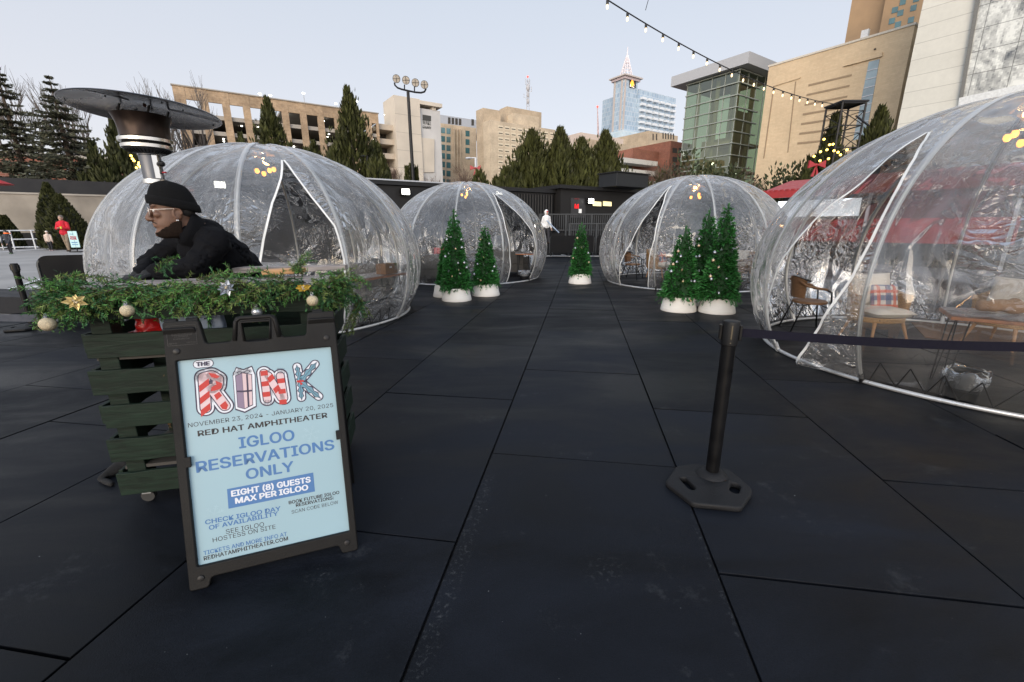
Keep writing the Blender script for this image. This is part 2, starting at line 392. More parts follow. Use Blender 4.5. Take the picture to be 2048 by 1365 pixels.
# ------------------------------------------------------------------ ground, mats, plaza
g = MB(); g.poly([(-1500,-300,-.06),(1500,-300,-.06),(1500,2500,-.06),(-1500,2500,-.06)])
struct('ground', g, M('asphalt', (.10,.10,.105), .9, var=.2, scale=.5))
g = MB(); g.obox(WV*-9.4 + WU*-1.5 + Vector((0,0,-.05)), WV*20, WU*25.0, Vector((0,0,.026)))
struct('floor', g, M('stage_gap', (.006,.006,.007), .9))
cols = [(-9.10, [0.3])]
mats = MB(); rnd = random.Random(4)
def cellrow(v0, v1, u_first, n):
    gap = .006
    for i in range(-2, n):
        u0 = u_first + i*1.829; a = max(u0, -1.4); b = min(u0+1.829, 23.3)
        if b-a < .1: continue
        dz = rnd.uniform(-.004, .003); s1, s2, s3 = (rnd.uniform(-.002,.002) for _ in range(3))
        o = WV*(v0+gap) + WU*(a+gap) + Vector((0,0,-.022))
        w = WV*(v1-v0-2*gap); l = WU*(b-a-2*gap)
        mats.obox(o, w, l, Vector((0,0,.022+dz)))
us = {0: 2.61-1.829, -1: 1.73-1.829, 1: 1.72-1.829, 2: 2.65-1.829}
for k in range(-8, 9):
    v0 = -.556 + 1.222*k
    uf = us.get(k, rnd.uniform(0, 1.8)-1.0)
    cellrow(v0, v0+1.222, uf, 14)
tag(obj('pavement', mats, matrubber(), bevel=.0025), kind='structure')
# concrete plaza rising gently away from the stage
g = MB(); nx, ny = 24, 24
def plz(x, y): return max(-.03, min(.8, .376*(y-10.5)/12.0)) if x < -8.6 else -.03
def plaza_z(x, y):
    k = min(1, max(0, (-x-8.6)/3.0)); return -.03*(1-k) + k*max(-.03, min(.45, .376*(y-10.5)/12.0))
xs = [-120,-90,-70,-55,-46,-40,-36,-32,-29,-26,-23,-20,-18,-16,-14,-12.5,-11.6,-10.5,-9.5,-8.6]; ys = [7.0,8.5,9.5,10.5,12,14,16,18,20,22,24,27,30,34,40,50,70]
for y in ys:
    for x in xs: g.v.append(Vector((x, y, plaza_z(x, y))))
for j in range(len(ys)-1):
    for i in range(len(xs)-1): k = j*len(xs)+i; g.f.append((k, k+1, k+1+len(xs), k+len(xs)))
struct('path', g, m_concrete, smooth='all')
g = MB(); g.obox(WU*23.55 + WV*-6 + Vector((0,0,-.05)), WV*26, WU*3.2, Vector((0,0,.045)))
struct('kerb_strip', g, M('pale_concrete', (.42,.41,.40), .85, var=.12, scale=1.2))
g = MB()
for (a, b, w) in [((0,516),(60,513),.5), ((0,577),(70,560),.12), ((0,592),(66,570),.12)]:
    P = gz(a[0]-120, a[1]+ (a[1]-b[1])/(b[0]-a[0])*120, .1); Q = gz(b[0]+90, b[1]-(a[1]-b[1])/(b[0]-a[0])*90, .1)
    n = 12; d = (Q-P); s = Vector((-d.y, d.x, 0)).normalized()*w/2
    pts = [P + d*i/n for i in range(n+1)]
    for p in pts: p.z = plaza_z(p.x, p.y) + .012
    for i in range(n): g.poly([pts[i]-s, pts[i+1]-s, pts[i+1]+s, pts[i]+s])
struct('road_marking', g, m_white_line)

# ------------------------------------------------------------------ buildings of the town
def prism(mb, P, da, la, db, lb, z0=-.06):
    """upright block with the near top corner P, sides along da and db"""
    o = Vector((P.x, P.y, z0)); return mb.obox(o, da*la, db*lb, Z3*(P.z-z0))
def facequad(mb, o, n, quad, d):
    """pixel quad laid on the wall through o with outward normal n, standing d proud (or let in when d < 0)"""
    pts = [plane_hit(o, n, *q) for q in quad]
    mb.slab([p - n*.04 for p in pts], n*(d+.04))
    return mb
NA, NB = -E2, -E1            # outward normals of walls that run along E1 / along E2
GD = dict(group='buildings of the town behind the stage')
m_brick = brickmat('tan_brick', (.40,.285,.18), (.33,.23,.145), (.42,.34,.25), .9, .34, noise_var=.32)
m_conc = M('weathered_concrete', (.56,.50,.42), .85, var=.10, scale=.25, bump=.15, bscale=8)
m_conc_d = M('grey_concrete', (.34,.31,.27), .85, var=.12, scale=.4)
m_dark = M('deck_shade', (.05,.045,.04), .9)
m_lamp = glow('cool_lamp', (1.0,.98,.9), 9)
m_steel = M('galvanised_steel', (.45,.46,.48), .45, metal=.6, var=.1)
m_black_metal = M('black_metal', (.008,.008,.0095), .5, var=.2, spec=.35)

# --- parking garage
P = at(343, 170, 80); LG = along(P, E1, 756); bay = LG/11
r = thing('parking_garage', 'long tan brick parking garage with rows of square openings', 'building', (P.x, P.y, 0), **GD)
f = MB(); th = .5; H = P.z
ow = bay*.63; first = bay*.52
levels = [(H-1.9-2.62*k-1.95, H-1.9-2.62*k) for k in range(8)]
us_ = [(first + bay*i, first + bay*i + ow) for i in range(11)]
us_[-1] = (us_[-1][0], min(us_[-1][1], LG-.5))
zc = H
prev = 0.0
for (a, b) in us_ + [(LG, LG)]:
    f.obox(Vector((P.x,P.y,-.06)) + E1*prev, E1*(a-prev), E2*th, Z3*(H+.06)); prev = b
for (a, b) in us_:
    top = H
    for (z0, z1) in levels:
        spn = MB(); (f if top == H else spn).obox(Vector((P.x,P.y,z1)) + E1*a + E2*(.06 if top == H else .42), E1*(b-a), E2*(th-.1), Z3*(top-z1))
        if top != H: obj('spandrel', spn, m_conc_d, r, True)
        top = z0
    f.obox(Vector((P.x,P.y,-.06)) + E1*a + E2*.06, E1*(b-a), E2*(th-.1), Z3*(top+.06))
f.obox(Vector((P.x,P.y,-.06)) + E2*th, E1*.5, E2*28, Z3*(H+.06))
obj('wall', f, m_brick, r, True)
f = MB()
f.obox(Vector((P.x,P.y,H)) - E1*.15 - E2*.15, E1*(LG+.3), E2*.8, Z3*.18); obj('coping', f, m_conc_d, r, True)
f = MB()
for k, (z0, z1) in enumerate(levels):
    if k == 0: f.obox(Vector((P.x,P.y,z1+.4)) + E2*.5 + E1*bay*5.2, E1*(LG-bay*5.2), E2*22, Z3*.4)
    f.obox(Vector((P.x,P.y,z0-.55)) + E2*.5, E1*(LG+.2), E2*26, Z3*.35)
obj('deck', f, m_conc_d, r, True)
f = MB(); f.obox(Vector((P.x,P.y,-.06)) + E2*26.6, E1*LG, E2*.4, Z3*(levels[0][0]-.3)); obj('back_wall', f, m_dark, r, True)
rn = random.Random(2)
for k in range(5):
    for i in range(11):
        if (k == 0 and i < 5) or rn.random() < .35: continue
        for q in range(rn.choice((1,1,2))):
            c = Vector((P.x,P.y,0)) + E1*(us_[i][0] + rn.uniform(.2,1.8)) + E2*rn.uniform(2,7) + Z3*(levels[k][1]-.15)
            if k > 0: c.z = levels[k][1]+.02
            obj('ceiling_light', MB().cbox(c, E1*.26, E2*.26, Z3*.12), m_lamp, r, True)
for (px, py, yb, dbl) in [(530,190,213,1), (607,187,206,0), (672,208,218,0), (713,203,222,0), (771,230,243,0)]:
    Q = at(px, py, 80 + (px-343)/412*19.5 + 6); b = MB(); zb = H
    b.tube([Vector((Q.x,Q.y,zb-3)), Q], .09, 6); obj('lamp_post', b, m_steel, r, True)
    for s in ((-1,1) if dbl else (0,)):
        obj('roof_lamp', MB().ball(Q + E1*s*.9, .30, 8, 6, 1, 1, .5), m_lamp, r, True)
# lower open decks beside the tower
P5 = P + E1*LG; P5.z = at(770, 245, P5.y).z
f = MB()
for k in range(7):
    f.obox(Vector((P5.x,P5.y,P5.z-1.1-2.9*k)) + E2*1.0, E1*9, E2*20, Z3*1.1)
obj('deck_parapet', f, M('pale_parapet', (.47,.40,.32), .85), r, True)
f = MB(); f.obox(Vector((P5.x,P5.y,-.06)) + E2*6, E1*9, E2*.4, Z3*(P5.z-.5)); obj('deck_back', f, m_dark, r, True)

# --- concrete stair tower
Y2 = P.y + along(P, E1, 787)*E1.y - .5
T = at(787, 190, Y2); L1 = along(T, E1, 839)
r = thing('stair_tower', 'pale concrete stair tower with a dark square emblem beside the garage', 'building', (T.x, T.y, 0), **GD)
f = MB(); prism(f, T, E1, L1, E2, 7); obj('wall', f, m_conc, r, True)
f = MB()
for q in range(1, 8):
    z = T.z*(q/8); f.obox(Vector((T.x,T.y,z)) - E2*.02, E1*L1, E2*.05, Z3*.07)
f.obox(Vector((T.x,T.y,0)) + E1*L1*.5 - E2*.02, E1*.07, E2*.05, Z3*T.z); obj('panel_joint', f, m_conc_d, r, True)
T2 = T + E1*(L1+.01) + E2*.6; T2.z = plane_hit(T2, NA, 850, 218).z; L2 = along(T2, E1, 880)
f = MB(); prism(f, T2, E1, L2, E2, 6); obj('shaft', f, M('shaft_concrete', (.50,.49,.48), .85, var=.1, scale=.3), r, True)
zr = plane_hit(T2, NA, 860, 208).z
f = MB(); f.obox(Vector((T2.x,T2.y,zr-.55)) - E2*.7, E1*(L2+.3), E2*7, Z3*.75); obj('roof_slab', f, m_conc, r, True)
f = MB(); f.obox(Vector((T2.x,T2.y,T2.z-.1)) + E1*L2*.62, E1*.9, E2*.9, Z3*(zr-T2.z)); obj('roof_post', f, m_conc, r, True)
o = T2 - E2*.03
f = MB(); facequad(f, T2, NA, [(845,229.5),(862,232.5),(862,243),(845,241)], .04)
a = plane_hit(T2, NA, 845, 247.5); b_ = plane_hit(T2, NA, 862, 249.5); w = (b_-a).length
place_text(f, 'WAKE', Vector((a.x,a.y,a.z-.15)) - E2*.05, E1, Z3, w, .95, .02)
place_text(f, 'COUNTY', Vector((a.x,a.y,a.z-1.0)) - E2*.05, E1, Z3, w, .62, .02)
facequad(f, T2, NA, [(845,254.5),(862,256),(862,257.3),(845,256)], .04)
obj('emblem', f, M('bronze_sign', (.05,.05,.045), .6), r, True)
f = MB(); facequad(f, T2, NA, [(843,276),(868,279),(868,345),(843,345)], .25); obj('shaft_panel', f, m_conc, r, True)

# --- courthouse annex with teal windows
m_teal = glassmat('teal_glass', (.05,.13,.14), .12)
m_tan = brickmat('tan_stone', (.48,.385,.275), (.44,.35,.25), (.45,.36,.27), 1.6, .9, msize=.01, bumpv=.05)
m_tan_l = brickmat('pale_tan_stone', (.57,.475,.35), (.53,.435,.32), (.50,.41,.31), 1.8, 1.0, msize=.012, bumpv=.05)
A = at(876, 246, 128)
r = thing('annex_building', 'tan annex with teal windows under a grey penthouse, left of the beige jail', 'building', (A.x, A.y, 0), **GD)
LA = along(A, E1, 952); f = MB(); prism(f, A, E1, LA, E2, 18); obj('wall', f, m_tan, r, True)
A2 = A + E1*2 + E2*4; A2.z = at(880, 229, A2.y).z
f = MB(); prism(f, A2, E1, along(A2, E1, 990), E2, 10, A.z-.5); obj('penthouse', f, M('grey_metal', (.36,.38,.42), .5, var=.06), r, True)
for i in range(5):
    x0 = 896 + i*7.2 + (18 if i == 4 else 0); yb = 235 + i*.9
    obj('vent', facequad(MB(), A2, NA, [(x0,yb),(x0+5,yb+.7),(x0+5,yb+13),(x0,yb+13)], .05), m_dark, r, True)
for c in (882, 893, 931):
    for k in range(7):
        y0 = 255 + k*17 + (c-880)*.13
        if c == 931 and k > 2: continue
        obj('window', facequad(MB(), A, NA, [(c,y0),(c+8,y0+.8),(c+8,y0+12),(c,y0+11.5)], .05), m_teal, r, True)
for c in (906, 912, 918):
    obj('pilaster', facequad(MB(), A, NA, [(c,258),(c+2,258.5),(c+2,345),(c,345)], .6), m_tan, r, True)

# --- jail tower
J = at(980, 240, 112)
r = thing('jail_tower', 'blocky beige tower of stepped masses with a grid of slit windows', 'building', (J.x, J.y, 0), **GD)
LJ = along(J, E1, 1111); f = MB(); prism(f, J, E1, LJ, E2, along(J, E2, 966)); obj('wall', f, m_tan_l, r, True)
J2 = at(966, 216, J.y + 4); d1 = along(J2, E1, 1001)
f = MB(); prism(f, J2, E1, d1, E2, along(J2, E2, 952)); obj('stair_mass', f, m_tan, r, True)
J3 = at(1014, 213, J.y + 9)
f = MB(); prism(f, J3, E1, along(J3, E1, 1083), E2, along(J3, E2, 999)); obj('upper_mass', f, m_tan, r, True)
J4 = J + E1*(LJ*.42) + E2*2.5; J4.z = at(1036, 226, J4.y).z
f = MB(); prism(f, J4, E1, along(J4, E1, 1078), E2, 6); obj('middle_mass', f, m_tan_l, r, True)
m_panel = M('pale_panel', (.66,.58,.44), .8, var=.06); m_slit = M('slit_glass', (.07,.06,.05), .2)
for i in range(9):
    for k in range(11):
        x0 = 996.5 + i*12.9; y0 = 251 + i*1.75 + k*(11.7 - i*.17)
        wi = obj('window', facequad(MB(), J, NA, [(x0,y0),(x0+9.5,y0+1.2),(x0+9.5,y0+8),(x0,y0+7.2)], .03), m_panel, r, True)
        obj('slit', facequad(MB(), J, NA, [(x0+.8,y0+3.2),(x0+8.6,y0+4.2),(x0+8.6,y0+6.0),(x0+.8,y0+5.0)], .06), m_slit, wi, True)
# mast on the jail roof
mp_ = at(1055, 215, J3.y+5); tip = at(1055, 152, J3.y+5)
r = thing('radio_mast', 'tall lattice radio mast with a red lamp on the beige jail roof', 'mast', (mp_.x, mp_.y, mp_.z))
f = MB(); hM = tip.z - mp_.z
for s in range(3):
    w = 2*pi*s/3; f.tube([mp_ + Vector((.45*cos(w), .45*sin(w), -1.5)), mp_ + Vector((.35*cos(w), .35*sin(w), hM*.86))], .07, 4)
for k in range(14):
    z = hM*.86*k/14; a0 = k % 3
    for s in range(3):
        w = 2*pi*s/3; w2 = 2*pi*(s+1)/3
        f.bar(mp_ + Vector((.42*cos(w), .42*sin(w), z)), mp_ + Vector((.42*cos(w2), .42*sin(w2), z + hM*.86/14)), .06)
f.tube([mp_ + Z3*hM*.8, tip], .06, 5)
obj('lattice', f, M('mast_steel', (.42,.42,.44), .6), r, True)
f = MB()
for (px, y0, y1) in [(1051,170,156),(1059.5,172,158),(1063,184,174),(1048,196,188)]:
    b0 = at(px, y0, J3.y+5); b1 = at(px, y1, J3.y+5); f.tube([b0, b1], .07, 5); f.bar(b0, Vector((mp_.x, mp_.y, b0.z)), .07)
for (yy, rr) in [(176,.55),(190,.4),(203,.4)]:
    f.ball(at(1056, yy, J3.y+5), rr, 8, 6, 1, 1, 1.6)
obj('antenna', f, M('mast_steel', (.42,.42,.44), .6), r, True)
obj('beacon', MB().ball(at(1055.5, 154, J3.y+5), .24, 8, 6), glow('red_beacon', (1,.05,.03), 3), r, True)

# --- courthouse with fins
C = at(1168, 277, 150)
r = thing('courthouse', 'low tan courthouse with vertical fins and flat upper storey behind the junipers', 'building', (C.x, C.y, 0), **GD)
LC = along(C, E1, 1280); f = MB(); prism(f, C, E1, LC, E2, along(C, E2, 1149)); obj('wall', f, m_tan, r, True)
C2 = C + E1*4 + E2*6; C2.z = at(1175, 265, C2.y).z
f = MB(); prism(f, C2, E1, along(C2, E1, 1247), E2, 12, C.z-1); obj('upper_storey', f, M('pink_stone', (.55,.46,.40), .8, var=.06), r, True)
nf = 26
for i in range(nf):
    o = Vector((C.x,C.y,C.z-22)) + E1*(LC*(i+.3)/nf); obj('fin', MB().obox(o - E2*.6, E1*LC/nf*.45, E2*.65, Z3*19.5), m_tan_l, r, True)
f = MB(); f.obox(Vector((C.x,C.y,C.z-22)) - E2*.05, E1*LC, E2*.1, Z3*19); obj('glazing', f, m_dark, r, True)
q0 = at(1197, 262, 162); q1 = at(1195, 214, 162)
r = thing('slim_mast', 'thin striped mast standing on the courthouse roof', 'mast', (q0.x,q0.y,q0.z))
obj('pole', MB().tube([q0 - Z3*2, q1], [.35,.14], 6), M('mast_paint', (.45,.33,.33), .6, var=.4, scale=1.2), r, True)
obj('beacon', MB().ball(q1, .35, 8, 6), glow('red_beacon', (1,.05,.03), 6), r, True)

# --- glass skyscraper
def curtain(name, c1, c2, mort, sx, sz, rough=.15):
    mt = brickmat(name, c1, c2, mort, sx, sz, rough, msize=.22, bumpv=0, noise_var=.1); return mt
m_sky1 = curtain('blue_curtain_wall', (.27,.36,.46), (.36,.46,.55), (.46,.52,.58), 3.2, 3.6)
m_sky2 = curtain('pale_curtain_wall', (.42,.54,.62), (.50,.60,.66), (.55,.62,.66), 4, 4)
S = at(1250, 150, 400)
r = thing('glass_skyscraper', 'blue glass skyscraper with a lit white lattice spire and balconies', 'building', (S.x, S.y, 0), **GD)
la = along(S, E1, 1276); lb = along(S, E2, 1228)
S.z = at(1250, 158, S.y).z
f = MB(); prism(f, S, E1, la, E2, lb); obj('tower_shaft', f, m_sky1, r, True)
m_tanstripe = M('tan_stripe', (.45,.40,.37), .7)
f = MB()
for px in (1246.5, 1232):
    tt = along(S, E2, px); f.obox(Vector((S.x,S.y,0)) + E2*tt - E1*.6, E2*1.6, E1*.7, Z3*S.z)
f.obox(Vector((S.x,S.y,0)) - E2*.6 + E1*.1, E1*1.5, E2*.65, Z3*S.z)
obj('stone_stripe', f, m_tanstripe, r, True)
f = MB(); z1 = at(1250, 151, S.y).z
f.obox(Vector((S.x,S.y,S.z)) - E1*1.5 - E2*1.5, E1*(la+3), E2*(lb+3), Z3*(z1-S.z)*.75); obj('crown', f, M('rose_crown', (.42,.35,.36), .7), r, True)
cc = Vector((S.x,S.y,z1)) + E1*la*.5 + E2*lb*.5; zt = at(1256, 112, cc.y).z; zz = at(1256, 94, cc.y).z
f = MB(); f.obox(Vector((S.x,S.y,S.z+(z1-S.z)*.75)) - E1*3 - E2*3, E1*(la+6), E2*(lb+6), Z3*(z1-S.z)*.4); obj('crown_roof', f, m_tanstripe, r, True)
f = MB(); R0 = min(la, lb)*.48
nr = 12
for i in range(nr):
    w = 2*pi*i/nr; w2 = 2*pi*(i+.5)/nr
    f.bar(cc + Vector((R0*cos(w), R0*sin(w), 0)), Vector((cc.x, cc.y, zt)) + Vector((.8*cos(w), .8*sin(w), 0)), .42)
for k in range(1, 7):
    rr = R0*(1-k/7.2); z = cc.z + (zt-cc.z)*k/7.2
    f.tube([Vector((cc.x+rr*cos(2*pi*i/nr), cc.y+rr*sin(2*pi*i/nr), z)) for i in range(nr)], .35, 4, closed=True)
f.tube([Vector((cc.x,cc.y,zt-6)), Vector((cc.x,cc.y,zz))], [.9,.25], 6)
obj('spire', f, M('white_lattice', (.62,.58,.60), .6, emit=(1,.86,.86), estr=.10), r, True)
f = MB(); facequad(f, S, NA, [(1258.5,160),(1270,162),(1270,177),(1258.5,175.5)], 1.0); sg = obj('sign', f, M('sign_black', (.012,.012,.014), .5), r, True)
o2 = S - E2*1.06
f = MB(); a = plane_hit(o2, NA, 1260, 174.2); b_ = plane_hit(o2, NA, 1268.6, 175); place_text(f, 'PNC', Vector((a.x,a.y,a.z)), E1, Z3, (b_-a).length, 2.5, .02); obj('lettering', f, glow('sign_white', (1,.93,.85), 1.1), sg, True)
f = MB(); k = plane_hit(o2, NA, 1264.2, 166.5); rr = 2.6
f.slab([k + E1*rr*.1+Z3*rr, k + E1*rr*.9 - Z3*rr*.2, k + E1*rr*.45 - Z3*rr, k - E1*rr*.45 - Z3*rr, k - E1*rr*.9 - Z3*rr*.2, k - E1*rr*.1+Z3*rr], -E2*.3)
obj('emblem', f, glow('sign_orange', (1,.36,.04), 1.3), sg, True)
W = S + E1*la - E2*1.5; W.z = plane_hit(W, NA, 1278, 178).z
lw = along(W, E1, 1352); f = MB(); prism(f, W, E1, lw, E2, 42); obj('wing', f, m_sky1, r, True)
m_balc = M('balcony_white', (.62,.65,.68), .6, var=.05)
for i in range(6):
    for k in range(11):
        u0 = lw*(.05 + .15*i + .012*i); z = W.z - 8 - k*4.7
        obj('balcony', MB().obox(Vector((W.x,W.y,z)) + E1*u0 - E2*2.6, E1*lw*.105, E2*2.6, Z3*1.9), m_balc, r, True)
B = S - E2*4 - E1*3; B.z = plane_hit(B, NA, 1260, 262).z
f = MB(); prism(f, B, E1, along(B, E1, 1296), E2, lb+10); obj('podium', f, m_sky2, r, True)

# --- stepped tan block and red brick garage
K = at(1297, 262, 175)
r = thing('stepped_building', 'stepped tan stone block with narrow windows right of the glass skyscraper', 'building', (K.x, K.y, 0), **GD)
f = MB(); prism(f, K, E1, along(K, E1, 1356), E2, 20); obj('wall', f, m_tan, r, True)
K2 = K - E1*3 - E2*5; K2.z = at(1285, 292, K2.y).z
f = MB(); prism(f, K2, E1, along(K2, E1, 1352), E2, 6); obj('lower_mass', f, m_tan, r, True)
for i in range(5):
    x = 1325 + i*5.2; obj('window', facequad(MB(), K, NA, [(x,266+i*.4),(x+2,266.3+i*.4),(x+2,278+i*.4),(x,278+i*.4)], .1), m_dark, r, True)
for i in range(2):
    x = 1305 + i*7; obj('window', facequad(MB(), K, NA, [(x,268),(x+2,268.3),(x+2,281),(x,281)], .1), m_dark, r, True)
m_redbrick = brickmat('red_brick', (.27,.095,.06), (.22,.08,.05), (.28,.20,.16), .5, .2)
K = at(1342, 282, 105)
r = thing('red_brick_garage', 'red brick parking deck with dark openings beside the glass atrium', 'building', (K.x, K.y, 0), **GD)
f = MB(); prism(f, K, E1, along(K, E1, 1385), E2, 12); obj('wall', f, m_redbrick, r, True)
for (x, y) in [(1345,296),(1357,296),(1345,314),(1357,314),(1345,332),(1357,332),(1369,297),(1369,315)]:
    obj('opening', facequad(MB(), K, NA, [(x,y),(x+9,y+1),(x+9,y+11),(x,y+10)], .05), m_dark, r, True)
K2 = K - E1*9 + E2*3; K2.z = at(1310, 297, K2.y).z
f = MB(); prism(f, K2, E1, 10, E2, 10); obj('lower_wing', f, m_redbrick, r, True)
K3 = K2 - E2*3 - E1*2; K3.z = at(1262, 318, K3.y).z
f = MB()
for k in range(3):
    f.obox(Vector((K3.x,K3.y,K3.z-1-k*2.1)) - E1*4, E1*11, E2*6, Z3*.95)
obj('white_deck', f, M('white_parapet', (.60,.60,.58), .7), r, True)
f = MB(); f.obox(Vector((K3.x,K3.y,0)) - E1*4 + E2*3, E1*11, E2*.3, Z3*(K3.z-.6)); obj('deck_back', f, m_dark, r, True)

# --- glass atrium with a flat overhanging roof
G_ = at(1481, 137, 84)
r = thing('glass_atrium', 'tall green glass atrium under a flat grey overhanging roof', 'building', (G_.x, G_.y, 0), **GD)
lE2 = along(G_, E2, 1376); lE1 = along(G_, E1, 1546)
def mk_glass():
    mt = bpy.data.materials.new('atrium_glass'); mt.use_nodes = True; nt = mt.node_tree; L = nt.links; nt.nodes.remove(nt.nodes['Principled BSDF'])
    t = N(nt, 'ShaderNodeBsdfTransparent'); t.inputs[0].default_value = (.52,.60,.46,1)
    gl = N(nt, 'ShaderNodeBsdfGlossy'); gl.inputs['Roughness'].default_value = .03; gl.inputs[0].default_value = (.75,.80,.70,1)
    tcn = N(nt, 'ShaderNodeTexCoord'); no = N(nt, 'ShaderNodeTexNoise'); no.inputs['Scale'].default_value = .25; L.new(tcn.outputs['Object'], no.inputs['Vector'])
    bp = N(nt, 'ShaderNodeBump'); bp.inputs['Strength'].default_value = .12; bp.inputs['Distance'].default_value = .3; L.new(no.outputs[0], bp.inputs['Height']); L.new(bp.outputs[0], gl.inputs['Normal'])
    fr = N(nt, 'ShaderNodeLayerWeight'); fr.inputs[0].default_value = .3; mr = N(nt, 'ShaderNodeMapRange'); mr.inputs[3].default_value = .16; mr.inputs[4].default_value = .7; L.new(fr.outputs['Fresnel'], mr.inputs[0])
    mx = N(nt, 'ShaderNodeMixShader'); L.new(mr.outputs[0], mx.inputs[0]); L.new(t.outputs[0], mx.inputs[1]); L.new(gl.outputs[0], mx.inputs[2])
    L.new(mx.outputs[0], nt.nodes['Material Output'].inputs[0]); return mt
f = MB(); o = Vector((G_.x,G_.y,2.0)); hG = G_.z-2
f.poly([o, o+E2*lE2, o+E2*lE2+Z3*hG, o+Z3*hG]); f.poly([o, o+E1*lE1, o+E1*lE1+Z3*hG, o+Z3*hG])
f.poly([o+E1*lE1+E2*.02, o+E1*lE1+E2*lE2, o+E1*lE1+E2*lE2+Z3*hG, o+E1*lE1+Z3*hG+E2*.02]); f.poly([o+E2*lE2+E1*.02, o+E2*lE2+E1*lE1, o+E2*lE2+E1*lE1+Z3*hG, o+E2*lE2+Z3*hG+E1*.02])
obj('glazing', f, mk_glass(), r, True, fix=False)
f = MB()
for k in range(14):
    z = 2.3 + (hG-.6)*k/13
    f.obox(Vector((G_.x,G_.y,z)) - E1*.35 - E2*.35, E2*(lE2+.5), E1*.3, Z3*.16); f.obox(Vector((G_.x,G_.y,z)) - E2*.35, E1*(lE1*.62), E2*.3, Z3*.16)
obj('louvre', f, M('louvre_metal', (.30,.33,.30), .5), r, True)
f = MB()
for k in range(5): f.obox(o + E2*(lE2*k/4) - E1*.08 - E2*.06, E2*.13, E1*.12, Z3*hG)
for k in range(1, 5): f.obox(o + E1*(lE1*k/4) - E2*.08, E1*.13, E2*.12, Z3*hG)
obj('mullion', f, M('louvre_metal', (.30,.33,.30), .5), r, True)
f = MB()
for (a, b) in [(.18,.12),(.18,.5),(.18,.88),(.62,.12),(.62,.5),(.62,.88)]:
    f.lathe([(.4,0),(.4,G_.z)], 10, o*1 + E1*lE1*a + E2*lE2*b - Z3*2.06)
obj('column', f, M('atrium_column', (.42,.36,.26), .7), r, True)
for k, z in enumerate((.16, .36, .55)):
    obj('floor_slab', MB().obox(Vector((G_.x,G_.y,2+hG*z)) + E1*.8 + E2*.8, E1*(lE1-1.2), E2*(lE2*(.95-.25*k)), Z3*.5), m_tan, r, True)
obj('core_wall', MB().obox(Vector((G_.x,G_.y,0)) + E1*lE1*.45 + E2*lE2*.3, E1*.5, E2*lE2*.62, Z3*(2+hG*.62)), m_tan, r, True)
obj('core_wall', MB().obox(Vector((G_.x,G_.y,0)) + E1*lE1*.45 + E2*lE2*.3, E1*lE1*.5, E2*.5, Z3*(2+hG*.8)), m_tan, r, True)
obj('base_wall', MB().obox(Vector((G_.x,G_.y,-.06)) - E1*.1 - E2*.1, E1*(lE1+.2), E2*(lE2+.2), Z3*2.05), m_tan_l, r, True)
for (a, b, z) in [(.2,.45,.43),(.35,.1,.36)]:
    obj('atrium_lamp', MB().ball(o + E1*lE1*a + E2*lE2*b + Z3*hG*z, .28, 8, 6), m_lamp, r, True)
ov = 2.6; R1 = Vector((G_.x,G_.y,G_.z)) - E1*ov*.55 - E2*ov*.8
f = MB(); tz = plane_hit(R1, NB, 1470, 112).z - G_.z
f.obox(R1, E1*(lE1+ov*1.2), E2*(lE2+ov*1.9), Z3*tz); obj('roof', f, M('grey_fascia', (.40,.41,.43), .5, var=.06), r, True)

# --- convention centre wall
V = at(1830, 50, 60)
r = thing('tan_hall', 'big windowless tan masonry hall with seven horizontal slots and a tall glass strip', 'building', (V.x, V.y, 0), **GD)
lv = along(V, E2, 1538); f = MB(); m_hall = brickmat('hall_masonry', (.64,.50,.33), (.60,.46,.30), (.56,.43,.29), .9, .22, msize=.012, bumpv=.05, noise_var=.1)
prism(f, V, E2, lv, E1, 40); obj('wall', f, m_hall, r, True)
f = MB(); f.obox(Vector((V.x,V.y,V.z)) - E1*.12 - E2*.1, E2*(lv+.2), E1*40, Z3*.25); obj('coping', f, M('pale_coping', (.6,.55,.47), .7), r, True)
s5 = 548/1870
def z5(x, y): return (1500 + x*s5, y*s5)
m_slot = M('slot_shadow', (.30,.22,.14), .8)
for i in range(7):
    y = 578 + i*66; x0 = 400 - i*12.5; x1 = 695 - i*15; dy = 70 - i*7
    obj('slot', facequad(MB(), V, NB, [z5(x0,y), z5(x1,y-dy), z5(x1-2,y-dy+13), z5(x0-2,y+14)], .05), m_slot, r, True)
m_strip = glassmat('strip_glass', (.22,.30,.34), .1)
st = obj('window', facequad(MB(), V, NB, [z5(812,425), z5(886,405), z5(790,940), z5(705,960)], .06), m_strip, r, True)
f = MB()
for q in range(1, 9):
    k = q/9; xl = 812-107*k; xr = 886-96*k; yl = 425+535*k; yr = 405+535*k
    obj('transom', facequad(MB(), V, NB, [z5(xl,yl), z5(xr,yr), z5(xr-1,yr+6), z5(xl-1,yl+6)], .12), m_steel, st, True)
f = MB(); facequad(f, V, NB, [z5(640,452), z5(908,358), z5(905,388), z5(640,458)], .25); facequad(f, V, NB, [z5(168,582), z5(345,528), z5(345,536), z5(168,590)], .15)
obj('cornice', f, m_hall, r, True)
f = MB(); facequad(f, V, NB, [z5(308,560), z5(316,557), z5(262,1040), z5(254,1045)], .03); facequad(f, V, NB, [z5(160,590), z5(168,586), z5(98,1080), z5(90,1085)], .05)
obj('joint', f, m_slot, r, True)
obj('vent', facequad(MB(), V, NB, [z5(848,334), z5(862,330), z5(860,342), z5(847,345)], .1), m_dark, r, True)
d0 = at(1729, 76, 66); b = MB(); b.tube([d0 - Z3*1.2, d0 + Z3*.6], .08, 6); b.cbox(d0 + Z3*.4, E1*.5, E2*.8, Z3*1.0)
tag(obj('roof_antenna', b, M('white_paint', (.7,.7,.7), .6)), 'small white antenna box on the roof edge of the tan hall', 'antenna')

